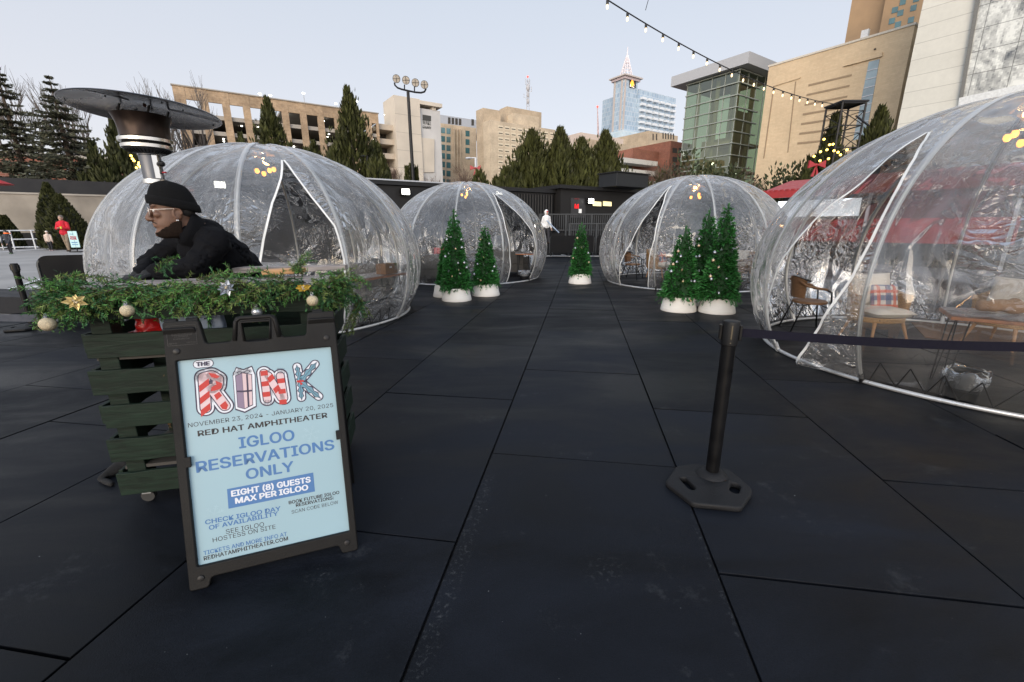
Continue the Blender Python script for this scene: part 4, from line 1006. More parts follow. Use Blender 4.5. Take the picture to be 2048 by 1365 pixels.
PA = at(1108, 380, 27); LA = 17.6
r = thing('long_cabin', 'long black site cabin running behind the left igloos', 'cabin', (PA.x, PA.y, 0))
f = MB(); o = Vector((PA.x,PA.y,-.03)); f.obox(o - E1*LA, E1*LA, E2*2.6, Z3*(PA.z-.2)); obj('wall', f, m_cabin, r, True)
f = MB(); f.obox(o - E1*3.4 - E2*.05, E1*3.35, E2*.06, Z3*(PA.z-.3)); obj('ribbed_panel', f, ribmat(), r, True)
f = MB(); f.obox(Vector((PA.x,PA.y,PA.z-.2)) - E1*(LA+.1) - E2*.12, E1*(LA+.2), E2*2.9, Z3*.2); obj('roof', f, M('roof_black', (.012,.012,.013), .5, spec=.3), r, True)
f = MB(); f.obox(Vector((PA.x,PA.y,PA.z-.02)) - E1*(LA+.1) - E2*.16, E1*LA*.72, E2*.1, Z3*.06); obj('roof_trim', f, m_steel, r, True)
for (x, y) in [(807,391),(992,391),(441,379)]:
    Q = plane_hit(PA, NA, x, y); lm = obj('wall_lamp', MB().obox(Q - E2*.32 - E1*.2, E1*.4, E2*.3, Z3*.28), m_black_metal, r, True)
    obj('lens', MB().obox(Q - E2*.36 - E1*.18 + Z3*.02, E1*.36, E2*.05, Z3*.24), m_flood, lm, True)
for (x, w) in [(1040,.5),(1082,.45)]:
    Q = at(x, 378, 27.5); obj('roof_hatch', MB().cbox(Vector((Q.x, Q.y+.8, PA.z+.05)), E1*.9, E2*.5, Z3*.12), M('pale_grey', (.45,.46,.48), .6), r, True)
PB = at(1122, 371, 26.6)
r = thing('toilet_cabin', 'black toilet cabin with a red M, two lit windows and a white lamp', 'cabin', (PB.x, PB.y, 0))
o = Vector((PB.x,PB.y,-.03)); f = MB(); f.obox(o, E1*9.5, E2*2.6, Z3*(PB.z-.15)); obj('wall', f, m_cabin, r, True)
f = MB(); f.obox(Vector((PB.x,PB.y,PB.z-.18)) - E1*.25 - E2*.25, E1*10, E2*3.1, Z3*.2); obj('roof', f, M('roof_black', (.012,.012,.013), .5, spec=.3), r, True)
dr = obj('door', facequad(MB(), PB, NA, [(1141,396),(1170,398),(1170,436),(1141,436)], .04), M('door_black', (.028,.027,.030), .45), r, True)
f = MB(); a = plane_hit(PB - E2*.06, NA, 1149, 417.5); b_ = plane_hit(PB - E2*.06, NA, 1157.3, 418.5); ww = (b_-a).length
place_text(f, 'M', a, E1, Z3, ww, .27, .06); obj('lettering', f, glow('red_letter', (.85,.01,.015), .55), dr, True)
f = MB(); a = plane_hit(PB - E2*.06, NA, 1149, 399); place_text(f, 'MEN', a, E1, Z3, ww*1.1, .06, .02); obj('small_lettering', f, M('dull_red', (.30,.015,.015), .6), dr, True)
for (x0, x1) in ((1185.5,1201.5),(1206,1222)):
    wi = obj('window', facequad(MB(), PB, NA, [(x0,402.8),(x1,404.3),(x1,413.2),(x0,412.3)], .05), glow('lit_window', (.95,.83,.45), .75), r, True)
    f = MB()
    for q in ([(x0-1,402),(x1+1,403.5),(x1+1,404.3),(x0-1,402.8)], [(x0-1,412.3),(x1+1,413.2),(x1+1,414.2),(x0-1,413.3)]): facequad(f, PB, NA, q, .09)
    obj('frame', f, m_black_metal, wi, True)
Q = plane_hit(PB, NA, 1175, 404.5); lm = obj('wall_lamp', MB().obox(Q - E2*.3 - E1*.2 - Z3*.1, E1*.4, E2*.3, Z3*.3), m_black_metal, r, True)
obj('lens', MB().obox(Q - E2*.34 - E1*.19 - Z3*.08, E1*.38, E2*.06, Z3*.26), m_flood, lm, True)
Q = at(1232, 384, 27.2); Q2 = Vector((Q.x, Q.y, PB.z)); 
tq = along(Q2, E1, 1296); ht = at(1240, 343, Q2.y).z - PB.z
r = thing('roof_unit', 'black boxy cooling unit on the toilet cabin roof', 'machine', Q2)
f = MB(); f.obox(Q2, E1*tq, E2*1.5, Z3*ht*.95); obj('casing', f, M('unit_black', (.016,.018,.021), .5, spec=.3, var=.15), r, True, bevel=.03)
f = MB(); f.obox(Q2 - E1*.08 - E2*.08 + Z3*ht*.95, E1*(tq+.16), E2*1.66, Z3*ht*.07); obj('lid', f, M('roof_black', (.012,.012,.013), .5, spec=.3), r, True)
# access ramp with railings
dR = (E1*.35 + WV*.65).normalized(); nR = Vector((dR.y, -dR.x, 0))
R0_ = at(1078, 428, 25.2); z_top = R0_.z; R0_.z = -.03
tR = along(R0_, dR, 1260); tS = along(R0_, dR, 1125)
r = thing('access_ramp', 'black boarded access ramp with two rows of railings before the toilet cabin', 'ramp', R0_)
zd = z_top - 1.02
f = MB(); f.obox(R0_, dR*tR, -nR*1.3, Z3*zd); obj('deck', f, M('ramp_black', (.012,.012,.013), .75, spec=.25), r, True)
f = MB(); f.obox(R0_ + dR*tS + nR*.06, dR*(tR-tS), nR*1.3, Z3*(zd*.62)); obj('lower_deck', f, M('ramp_black', (.012,.012,.013), .75, spec=.25), r, True)
m_rail = M('rail_dark', (.030,.034,.038), .55)
def railing(nm, o, L, zt, zb, sp):
    f = MB(); f.obox(o + Z3*(zt-.06), dR*L, nR*.09, Z3*.06); f.obox(o + Z3*zb, dR*L, nR*.05, Z3*.06)
    n = int(L/sp)
    for i in range(n+1): f.obox(o + dR*(L*i/n) + Z3*zb, dR*.035, nR*.035, Z3*(zt-zb))
    for i in range(int(L/1.5)+1): f.obox(o + dR*(1.5*i) - nR*.02 + Z3*(-.0), dR*.09, nR*.1, Z3*zt)
    obj(nm, f, m_rail, r, True)
railing('railing', R0_ + nR*.02, tR, z_top+.03, zd+.12, .125)
zl = at(1130, 447, 24.4).z
railing('lower_railing', R0_ + dR*tS + nR*1.32, tR-tS, zl+.03, zd*.62+.05, .125)
h0 = at(1091, 439, 24.3); h1 = at(1118, 466, 23.9)
obj('handrail', MB().tube([h0 - (h1-h0)*.08, h0, h1], .035, 6), M('blue_steel', (.30,.36,.45), .35, metal=.4), r, True)
st_z = at(1092, 421, 24.4).z - 1.76
f = MB()
for k in range(4): f.obox(R0_ + nR*(.0) + dR*(-.6+.42*k) + nR*.05, dR*.43, nR*1.0, Z3*max(.1, st_z+.03-.19*k+.0))
obj('stair', f, M('ramp_black', (.012,.012,.013), .75, spec=.25), r, True)
small_person('person in a white hooded top and red ski mask on the ramp stairs', 1092, 24.4, 1.76, radians(-60), (.72,.72,.72), (.03,.03,.035), (.02,.02,.02), .08, 'hang', 'hood', z=st_z)
w0 = at(1157.5, 430, 25.15); tag(obj('hand_sanitiser', MB().obox(Vector((w0.x,w0.y,z_top+.03)), dR*.16, -nR*.1, Z3*.22), M('white_plastic', (.7,.7,.7), .5)), 'small white dispenser standing on the ramp rail', 'dispenser')

# ------------------------------------------------------------------ crowd barriers with black covers
m_cover = M('black_cover', (.0035,.0035,.0042), .65, spec=.2, var=.3, scale=3, bump=.5, bscale=4)
m_tubeb = M('barrier_tube', (.05,.055,.06), .4, metal=.5)
def barrier(label, P, Q, h=1.07, group=None):
    r = thing('crowd_barrier', label, 'barrier', (P.x, P.y, P.z), group=group)
    d = Vector((Q.x-P.x, Q.y-P.y, 0)); L = d.length; d.normalize(); n = Vector((d.y,-d.x,0)); c = .14
    O = Vector((0,0,0))
    path = [O + Z3*.18]
    for i in range(5): a = pi/2*i/4; path.append(d*(c-c*cos(a)) + Z3*(h-c+c*sin(a)))
    for i in range(5): a = pi/2*i/4; path.append(d*(L-c+c*sin(a)) + Z3*(h-c+c*cos(a)))
    path.append(d*L + Z3*.18)
    obj('frame', MB().tube(path, .021, 8), m_tubeb, r, smooth=True)
    for u in (.12, L-.12):
        f = MB(); pts = [d*u + n*(.32*cos(a)) + Z3*(.02+.2*sin(a)) for a in [pi*i/8 for i in range(9)]]; f.tube(pts, .02, 6); obj('foot', f, m_tubeb, r, smooth=True)
    out = [d*.03 + Z3*.2] + [p for p in path[1:-1]] + [d*(L-.03) + Z3*.2]
    f = MB(); nx = 26; rows = 12
    cover = MB()
    for sgn in (1,-1):
        b = len(cover.v)
        for j in range(rows+1):
            for i in range(nx+1):
                u = i/nx; x = .03+(L-.06)*u; zt = h - (0 if c < x < L-c else c - sqrt(max(0, c*c - (c-min(x, L-x))**2)))
                z = .19 + (zt+.024-.19)*j/rows
                off = .026 + .012*noise.noise(Vector((x*3, z*1.2, sgn*5+P.x))) *(1 - j/rows*.6)
                cover.v.append(d*x + n*sgn*off + Z3*z)
        for j in range(rows):
            for i in range(nx): k = b + j*(nx+1)+i; cover.f.append((k,k+1,k+nx+2,k+nx+1))
    obj('cover', cover, m_cover, r, smooth='all', fix=False); return r
GB = 'crowd barriers in black covers'
b0 = gz(1099, 514); b1 = gz(1187, 513); barrier('black covered barrier behind the lone potted fir', b0, b1, 1.06, GB)
b2 = gz(1191, 513); dB = (b1-b0).normalized(); barrier('black covered barrier half behind the igloo with three firs', b2, b2 + dB*2.3, 1.06, GB)
bl = Vector((-7.88, 7.2, -.02)); br_ = Vector((-6.95, 7.75, -.02)); barrier('black covered barrier left of the big igloo behind the garland', bl, br_, 1.08, GB)

# ------------------------------------------------------------------ red kiosk
K0 = at(1526, 386, 22); Kd = -E2
tk = 8.5
r = thing('red_kiosk', 'food kiosk with a red ribbed roof, lit white hatch and red counter', 'kiosk', (K0.x, K0.y, 0))
m_kred = M('kiosk_red', (.34,.026,.028), .45, var=.1)
f = MB()
for i in range(34):
    f.obox(Vector((K0.x,K0.y,K0.z)) + Kd*(tk*i/34), Kd*(tk/34*.55), E1*3, Z3*.09)
f.slab([Vector((K0.x,K0.y,K0.z-.02)), Vector((K0.x,K0.y,K0.z-.02)) + Kd*tk, Vector((K0.x,K0.y,K0.z+.62)) + Kd*tk + E1*2.6, Vector((K0.x,K0.y,K0.z+.62)) + E1*2.6], Z3*.06)
obj('roof', f, m_kred, r, True)
f = MB(); f.obox(Vector((K0.x,K0.y,K0.z-.28)) - E1*.02, Kd*tk, E1*.06, Z3*.26); obj('fascia', f, m_kred, r, True)
f = MB(); f.obox(Vector((K0.x,K0.y,1.95)) + E1*1.0 + Kd*.3, Kd*3.4, E1*.08, Z3*(K0.z-2.35)); obj('lit_panel', f, glow('kiosk_light', (.86,.93,1.0), 2.6), r, True)
f = MB(); f.obox(Vector((K0.x,K0.y,.85)) + E1*.3, Kd*tk, E1*.5, Z3*.95); obj('counter', f, M('counter_red', (.26,.015,.016), .6, spec=.25), r, True)
f = MB(); f.obox(Vector((K0.x,K0.y,-.05)) + E1*.4, Kd*tk, E1*.4, Z3*.9); f.obox(Vector((K0.x,K0.y,-.05)) + E1*2.2, Kd*tk, E1*.1, Z3*K0.z); f.obox(Vector((K0.x,K0.y,1.85)) + E1*.9 + Kd*3.8, Kd*(tk-3.8), E1*.08, Z3*(K0.z-2.1)); obj('base', f, m_cabin, r, True)
for u in (.05, tk*.5, tk-.12): obj('post', MB().obox(Vector((K0.x,K0.y,-.05)) + Kd*u + E1*.06, Kd*.1, E1*.1, Z3*(K0.z-.2)), m_steel, r, True)

# ------------------------------------------------------------------ floodlight mast, lamp posts, truss, string lights
T = at(816, 184, 38); r = thing('floodlight_mast', 'tall black mast with four round floodlights on a curved bar', 'floodlight', (T.x, T.y, 0))
f = MB(); f.tube([Vector((T.x,T.y,-.05)), T], [.16,.12], 10); obj('pole', f, m_black_metal, r, True, smooth=True)
pts = [at(x, y, 38) for x, y in [(789,166),(790,171),(795,176),(803,179),(816,182),(830,185),(842,186),(849,184),(852,178)]]
f = MB(); f.tube(pts, .07, 6)
for (x, y, y2) in [(809,170,180),(829,173,184)]: f.tube([at(x, y, 38), at(x, y2, 38)], .05, 6)
obj('cross_bar', f, m_black_metal, r, True, smooth=True)
for (x, y) in [(793,158),(812,161),(831,166),(849,170)]:
    c = at(x, y, 38); f = MB(); f.lathe([(.10,.28),(.24,.18),(.30,0),(.30,-.05)], 16); dirv = (Vector((0,-1,-.25))).normalized()
    Mx = Matrix.Translation(c) @ (-dirv).to_track_quat('Z','Y').to_matrix().to_4x4(); f.xf(Mx); hd = obj('lamp_head', f, m_black_metal, r, True)
    f = MB(); f.lathe([(.02,-.062),(.27,-.062),(.27,-.055)], 16); f.xf(Mx); obj('lens', f, M('lamp_glass', (.38,.34,.29), .3), hd, True)
    f = MB(); f.cbox((0,0,-.07),(.56,0,0),(0,.03,0),(0,0,.015)); f.cbox((0,0,-.072),(.03,0,0),(0,.56,0),(0,0,.015)); f.xf(Mx); obj('guard', f, m_black_metal, hd, True)
for (x0, x1, yt, yb, Y, lab, bw) in [(951,937,316,360,40,'pale street lamp with a red bow beside the bare thicket',1), (734,727,312,360,40,'slim dark street lamp before the garage decks',0)]:
    T = at(x0, yt, Y); r = thing('street_lamp', lab, 'street lamp', (T.x, T.y, 0)); mt_ = M('pale_metal', (.55,.57,.6), .4) if bw else m_black_metal
    f = MB(); f.tube([Vector((T.x,T.y,-.05)), T], .09, 8); obj('pole', f, mt_, r, True)
    E = at(x1, yt+1, Y); f = MB(); f.tube([T, E], .05, 6); f.ball(E, .2, 8, 6, 1.5, 1, .5); obj('arm', f, mt_, r, True)
    if bw: bow(r, at(951, 337, Y-.3), .45)
# truss
r0 = at(1692, 210, 30); zt = r0.z; r = thing('truss_tower', 'black square truss tower holding the string of bulbs', 'tower', (r0.x, r0.y, 0)); f = MB(); s = .72
cs = [Vector((r0.x+a*s, r0.y+b*s, 0)) for a, b in ((-1,-1),(1,-1),(1,1),(-1,1))]
for p in cs: f.tube([p - Z3*.05, p + Z3*zt], .06, 6)
nz = 7; hz = zt/nz
for k in range(nz):
    for i in range(4):
        a, b = cs[i], cs[(i+1)%4]; f.bar(a + Z3*(zt-k*hz-.06), b + Z3*(zt-k*hz-.06), .06); f.bar(a + Z3*(zt-k*hz-.5), b + Z3*(zt-k*hz-.5), .035)
        f.bar(a + Z3*(zt-k*hz-.5), b + Z3*(zt-(k+1)*hz), .035)
f.obox(cs[0] + Z3*(zt-.02) - Vector((.1,.1,0)), (2*s+.2,0,0), (0,2*s+.2,0), Z3*.1)
obj('lattice', f, m_black_metal, r, True)
f = MB(); f.tube([at(1712,232,29.2), at(1738,252,28.6)], .06, 6); obj('brace', f, m_black_metal, r, True)
A = at(1196, -12, 16.5); B = at(1672, 209, 29.3)
r = thing('string_lights', 'string of warm bulbs hanging from the truss tower across the sky', 'string lights', (A.x, A.y, A.z))
L_ = (B-A).length; nseg = 60
def sp(t): return A + (B-A)*t - Z3*(.9*4*t*(1-t)*.62)
f = MB(); f.tube([sp(i/nseg) for i in range(nseg+1)], .022, 5); obj('cable', f, m_black_metal, r, True)
m_bulb = glow('warm_bulb', (1.0,.74,.42), 1.9)
for i in range(19):
    t = .022 + .049*i; p = sp(t)
    b = obj('bulb', MB().lathe([(.008,-.27),(.028,-.255),(.041,-.22),(.038,-.18),(.027,-.13),(.025,-.12)], 10, p), m_bulb, r, True, smooth='all')
    obj('socket', MB().lathe([(.045,-.13),(.05,-.02),(.02,0)], 8, p), m_black_metal, b, True)
tag(obj('thin_cable', MB().tube([at(1291, 21, 19.6), at(1300, -12, 19.2)], .012, 4), m_black_metal), 'thin guy wire rising from the string of bulbs', 'cable')
# ------------------------------------------------------------------ igloos
DA, DC, DZ = 2.46, 1.945, .878
EL0 = -asin(DZ/DC); RB = DA*cos(EL0)
def film_mat(name='clear_film', haze=.085, bump=1.0, fine=6.5, refr=.16, crease_glint=.30, patch=(.49,.66), top=1.5):
    mt = bpy.data.materials.new(name); mt.use_nodes = True; nt = mt.node_tree; L = nt.links; nt.nodes.remove(nt.nodes['Principled BSDF'])
    def math(op, a, b=None):
        n = N(nt, 'ShaderNodeMath', operation=op)
        for k, v in enumerate((a, b)):
            if v is None: continue
            if isinstance(v, (int, float)): n.inputs[k].default_value = v
            else: L.new(v, n.inputs[k])
        return n.outputs[0]
    def rng(v, a, b, c, d):
        n = N(nt, 'ShaderNodeMapRange'); L.new(v, n.inputs[0])
        for k, q in enumerate((a, b, c, d)): n.inputs[k+1].default_value = q
        return n.outputs[0]
    tcn = N(nt, 'ShaderNodeTexCoord'); mp = N(nt, 'ShaderNodeMapping'); mp.inputs['Scale'].default_value = (1,1,1.15); L.new(tcn.outputs['Object'], mp.inputs[0])
    def ridged(scale, dist, det=4, vec=None):
        n = N(nt, 'ShaderNodeTexNoise'); n.inputs['Scale'].default_value = scale; n.inputs['Detail'].default_value = det; n.inputs['Distortion'].default_value = dist; n.inputs['Roughness'].default_value = .5
        L.new(vec or mp.outputs[0], n.inputs['Vector']); return math('ABSOLUTE', math('SUBTRACT', n.outputs[0], .5))
    fold = N(nt, 'ShaderNodeTexNoise'); fold.inputs['Scale'].default_value = 1.9; fold.inputs['Detail'].default_value = 1.0; fold.inputs['Distortion'].default_value = .8
    mpv = N(nt, 'ShaderNodeMapping'); mpv.inputs['Scale'].default_value = (1.35,1.35,.42); L.new(tcn.outputs['Object'], mpv.inputs[0]); L.new(mpv.outputs[0], fold.inputs['Vector'])
    fin = ridged(fine, 1.5, 1.5); mid = ridged(fine*.45, 1.6, 1)
    n3 = N(nt, 'ShaderNodeTexNoise'); n3.inputs['Scale'].default_value = 1.15; n3.inputs['Detail'].default_value = 1; L.new(tcn.outputs['Object'], n3.inputs['Vector'])
    sz = N(nt, 'ShaderNodeSeparateXYZ'); L.new(tcn.outputs['Object'], sz.inputs[0])
    slack = math('MULTIPLY', rng(n3.outputs[0], patch[0], patch[1], 0, .95), rng(sz.outputs[2], top+.7, top, 0, 1))
    h = math('ADD', math('MULTIPLY', fold.outputs[0], .36), math('MULTIPLY', math('ADD', math('MULTIPLY', fin, .30), math('MULTIPLY', mid, 1.0)), slack))
    bp = N(nt, 'ShaderNodeBump'); bp.inputs['Strength'].default_value = bump; bp.inputs['Distance'].default_value = .40; L.new(h, bp.inputs['Height'])
    soft = N(nt, 'ShaderNodeBump'); soft.inputs['Strength'].default_value = .5; soft.inputs['Distance'].default_value = .3; L.new(h, soft.inputs['Height'])
    # crushed creases cloud the vinyl; their white streaks also paint in specular glints
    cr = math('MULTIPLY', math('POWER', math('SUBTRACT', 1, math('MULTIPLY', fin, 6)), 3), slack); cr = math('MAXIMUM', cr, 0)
    tr = N(nt, 'ShaderNodeBsdfTransparent'); tr.inputs[0].default_value = (.93,.935,.93,1)
    rf = N(nt, 'ShaderNodeBsdfRefraction'); rf.inputs['IOR'].default_value = 1.10; rf.inputs['Roughness'].default_value = .10; rf.inputs[0].default_value = (.9,.9,.9,1); L.new(bp.outputs[0], rf.inputs['Normal'])
    m0 = N(nt, 'ShaderNodeMixShader'); m0.inputs[0].default_value = refr; L.new(tr.outputs[0], m0.inputs[1]); L.new(rf.outputs[0], m0.inputs[2])
    df = N(nt, 'ShaderNodeBsdfDiffuse'); df.inputs[0].default_value = (.80,.81,.82,1); L.new(soft.outputs[0], df.inputs['Normal'])
    tl = N(nt, 'ShaderNodeBsdfTranslucent'); tl.inputs[0].default_value = (.80,.81,.82,1); L.new(soft.outputs[0], tl.inputs['Normal'])
    mh = N(nt, 'ShaderNodeMixShader'); mh.inputs[0].default_value = .5; L.new(df.outputs[0], mh.inputs[1]); L.new(tl.outputs[0], mh.inputs[2])
    lw = N(nt, 'ShaderNodeLayerWeight'); lw.inputs[0].default_value = .35
    hz = math('ADD', math('ADD', math('MULTIPLY', rng(n3.outputs[0], .35, .65, .5, 1.5), haze), rng(lw.outputs['Facing'], .25, 1, 0, min(.6, haze*5))), math('ADD', math('MULTIPLY', cr, crease_glint*.32), rng(sz.outputs[2], 1.1, 2.5, 0, .10)))
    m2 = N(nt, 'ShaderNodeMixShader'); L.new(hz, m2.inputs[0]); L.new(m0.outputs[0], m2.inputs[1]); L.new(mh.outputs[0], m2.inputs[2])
    gl = N(nt, 'ShaderNodeBsdfGlossy'); gl.inputs[0].default_value = (.97,.98,1,1); gl.inputs['Roughness'].default_value = .07; L.new(bp.outputs[0], gl.inputs['Normal'])
    fr = N(nt, 'ShaderNodeFresnel'); fr.inputs[0].default_value = 1.55; L.new(bp.outputs[0], fr.inputs['Normal'])
    mx = N(nt, 'ShaderNodeMixShader'); L.new(rng(fr.outputs[0], .03, .7, .045, .75), mx.inputs[0]); L.new(m2.outputs[0], mx.inputs[1]); L.new(gl.outputs[0], mx.inputs[2])
    L.new(mx.outputs[0], nt.nodes['Material Output'].inputs[0]); MATS[name] = mt; return mt
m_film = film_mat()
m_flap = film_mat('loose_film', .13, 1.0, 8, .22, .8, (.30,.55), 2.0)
m_sleeve = film_mat('sleeve_film', .24, .3, 20, .1, 0)
m_pvc = M('white_pvc', (.70,.71,.70), .35, var=.06)
m_alu = M('aluminium_tube', (.62,.63,.64), .35, metal=.55, var=.06)
m_tape = M('white_zip_tape', (.74,.74,.72), .55, var=.06)
m_cord = M('black_cord', (.008,.008,.009), .7)
def dpt(az, el, off=0.0):
    r = DA*cos(el)+off*cos(el); return Vector((r*cos(az), r*sin(az), DZ + (DC+off)*sin(el)))
def interp(tab, el):
    """table of (el, u) with falling el"""
    if el >= tab[0][0]: return tab[0][1]
    for (e0, u0), (e1, u1) in zip(tab, tab[1:]):
        if el >= e1: k = (e0-el)/(e0-e1); k = k; return u0 + (u1-u0)*k
    return tab[-1][1]
def igloo(label, cx, cy, phase, door, apex_el, ltab, rtab, seed, lflare=0, rflare=0):
    root = thing('igloo', label, 'igloo', (cx, cy, 0), group='clear igloos on the stage')
    RR = radians(30); ph = radians(phase)
    # frame
    ring = MB().tube([Vector((RB*cos(2*pi*i/96), RB*sin(2*pi*i/96), .022)) for i in range(96)], .021, 8, closed=True)
    obj('base_ring', ring, m_alu, root, smooth='all')
    for k in range(12):
        az = ph + RR*k
        pts = [dpt(az, EL0 + (radians(86)-EL0)*i/40, -.012) for i in range(41)]
        rib = obj('rib', MB().tube(pts, .0165, 7), m_pvc, root, smooth='all')
        f = MB(); p = pts[0] + Vector((0,0,.02)); f.tube([p - Z3*.03, p + (pts[1]-pts[0])*1.0], .026, 8); obj('foot_clamp', f, m_black_metal if k % 2 else m_alu, rib)
    hub = MB().lathe([(.05,.0),(.20,-.004),(.215,.006),(.20,.022),(.05,.028)], 24, (0,0,DZ+DC-.02)); obj('top_hub', hub, m_black_metal, root, smooth=True)
    # sleeves of doubled film over the ribs
    sl = MB()
    for k in range(12):
        az = ph + RR*k; b = len(sl.v); n = 40
        for i in range(n+1):
            el = EL0 + .03 + (radians(86)-EL0-.03)*i/n; wd = .034/(DA*max(.16, cos(el)))
            for q in (-1,-.5,.5,1): sl.v.append(dpt(az + wd*q, el, .012 if abs(q) < .9 else .004))
        for i in range(n):
            for q in range(3): k0 = b+i*4+q; sl.f.append((k0,k0+1,k0+5,k0+4))
    obj('pole_sleeve', sl, m_sleeve, root, smooth='all', fix=False)
    # film, hung from rib to rib
    def surf(g, u, el):
        az = ph + RR*(g+u); v = (el-EL0)/(pi/2-EL0); sp_ = sin(pi*min(1, max(0, u)))
        chord = .06*sp_*cos(el)
        slack = max(0, min(1, (1.15-v*1.35)))
        q = Vector((u*1.5 + g*9.1 + seed*3.7, v*9 + 3.0*(u-.5)**2, seed*1.3 + g))
        sw = noise.noise(q); rid = (1-abs(noise.noise(q*1.0 + Vector((5,7,1))))*2.2)
        wr = sp_**.7*slack*(.055*sw + .034*max(-.1, rid) + .006*noise.noise(Vector((u*4 + g*2.1, v*20 + 6*(u-.5)**2, seed*2.9)))) + sp_**.6*(1-slack)*.016*noise.noise(Vector((u*6 + g*5.3 + v*1.5, v*2.2, seed*4.1)))
        rad = noise.noise(Vector((u*7 + g*3, v*1.6, seed)))*.011*sp_*(1-slack*.5)
        return dpt(az, el, -chord + wr + rad)
    film = MB(); tape = MB(); flap = MB(); n = 80; m_ = 22
    eb = EL0 + .035; et = radians(87)
    def strip(dst, g, ua, ub, cols, flare=0, side=0):
        b = len(dst.v)
        for j in range(n+1):
            el = eb + (et-eb)*j/n; a = ua(el); c = ub(el)
            for i in range(cols+1):
                u = a + (c-a)*i/cols; p = surf(g, u, el)
                if flare:
                    k = max(0, min(1, (radians(18)-el)/radians(42))); s = (i/cols if side < 0 else 1-i/cols)
                    o = Vector((cos(ph+RR*(g+u)), sin(ph+RR*(g+u)), 0))
                    p = p + o*flare*k*k*s*(1 + .25*noise.noise(Vector((u*8, el*5, seed)))) + o*.03*k*noise.noise(Vector((u*14, el*4, seed+3)))
                dst.v.append(p)
        for j in range(n):
            for i in range(cols): k0 = b + j*(cols+1)+i; dst.f.append((k0,k0+1,k0+cols+2,k0+cols+1))
    ae = radians(apex_el); um = ltab[0][1]
    L_ = [(radians(e), u) for e, u in ltab]; R_ = [(radians(e), u) for e, u in rtab]
    for g in range(12):
        if g != door: strip(film, g, lambda e: 0, lambda e: 1, m_)
        else:
            strip(film, g, lambda e: 0, lambda e: interp(L_, e), 9, lflare, -1)
            strip(flap, g, lambda e: interp(R_, e), lambda e: 1, 10, rflare, 1)
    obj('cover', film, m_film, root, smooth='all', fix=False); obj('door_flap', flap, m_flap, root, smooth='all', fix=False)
    for tab, flare, sd in ((L_, lflare, -1), (R_, rflare, 1)):
        t = MB(); b = 0
        for j in range(n+1):
            el = eb + (ae-eb)*j/n; u = interp(tab, el)
            k = max(0, min(1, (radians(18)-el)/radians(42)))
            for q in (0, 1):
                uu = u + sd*q*.027/(DA*cos(el)*RR); o = Vector((cos(ph+RR*(door+uu)), sin(ph+RR*(door+uu)), 0))
                t.v.append(surf(door, uu, el) + o*(.006 + (flare*k*k*(1 + .25*noise.noise(Vector((uu*8, el*5, seed)))) + .03*k*noise.noise(Vector((uu*14, el*4, seed+3))) if flare else 0)))
        for j in range(n): t.f.append((2*j,2*j+1,2*j+3,2*j+2))
        obj('zip_tape', t, m_tape, root, fix=False)
    # elastic cord laced along the foot of the film
    pts = []; nz = 66
    for i in range(nz*2):
        az = 2*pi*i/(nz*2); dk = ((az-ph)/RR) % 12
        if int(dk) == door: continue
        pts.append((dpt(az, EL0+.01, -.02) + Z3*.02) if i % 2 else dpt(az, EL0+.15, -.02))
    f = MB()
    for p, q in zip(pts, pts[1:]):
        if (p-q).length < .5: f.tube([p, q], .006, 4)
    obj('lacing_cord', f, m_cord, root)
    return root
igloo('large clear igloo behind the man and the heater', -4.12, 7.66, -11.5-60, 0, 55,
      [(55,.65),(42,.52),(30,.36),(15,.23),(0,.13),(-27,.10)], [(55,.65),(45,.70),(33,.79),(20,.94),(6,.95),(-27,.90)], 1, 0, .06)
igloo('clear igloo farther back behind two potted firs', -1.37, 13.63, -62, 0, 54,
      [(54,.27),(40,.16),(20,.13),(0,.17),(-12,.2),(-27,.14)], [(54,.27),(45,.42),(34,.60),(15,.89),(0,.96),(-27,.98)], 2, .05, 0)
igloo('clear igloo behind the cluster of three firs', 4.967, 12.19, -160, 0, 57,
      [(57,.75),(45,.73),(36,.70),(8,.45),(-10,.2),(-27,.03)], [(57,.75),(48,.80),(38,.90),(10,.95),(0,.90),(-27,.88)], 3, 0, .12)
igloo('nearest clear igloo, cut by the picture edge, behind the belt', 5.504, 4.868, -187, 0, 52.5,
      [(52.5,.66),(43,.60),(34,.54),(21,.31),(6,.17),(-8,.06),(-27,.03)], [(52.5,.66),(48,.76),(40,.86),(30,.92),(15,.93),(5,.90),(-10,.78),(-27,.60)], 4, 0, .34)
# lamps hanging under the hubs
m_fil = glow('amber_bulb', (1.0,.40,.065), 3.6)
def pendant(label, cx, cy, z, seed):
    ld = bpy.data.lights.new('bulb_light', 'POINT'); ld.energy = 7; ld.color = (1,.55,.2); ld.shadow_soft_size = .05; lo = bpy.data.objects.new('bulb_light', ld); COL.objects.link(lo); lo.location = (cx, cy, z-.06)
    r = thing('pendant_lamp', label, 'lamp', (cx, cy, DZ+DC-.03), group='amber bulb lamps inside the igloos'); rn = random.Random(seed)
    O = Vector((0,0,0)); dz = z-(DZ+DC-.03)
    for i in range(4):
        a = rn.random()*6.28; p = Vector((.13*cos(a+i*1.6), .13*sin(a+i*1.6), dz + rn.uniform(-.1,.08)))
        obj('cord', MB().tube([O, p*.5 + Vector((0,0,.05)), p + Z3*.07], .005, 5), m_cord, r)
        b = obj('bulb', MB().ball(p, .034, 10, 8, 1, 1, 1.3), m_fil, r, smooth='all'); obj('socket', MB().lathe([(.02,.03),(.022,.08),(.01,.085)], 8, p), m_black_metal, b)
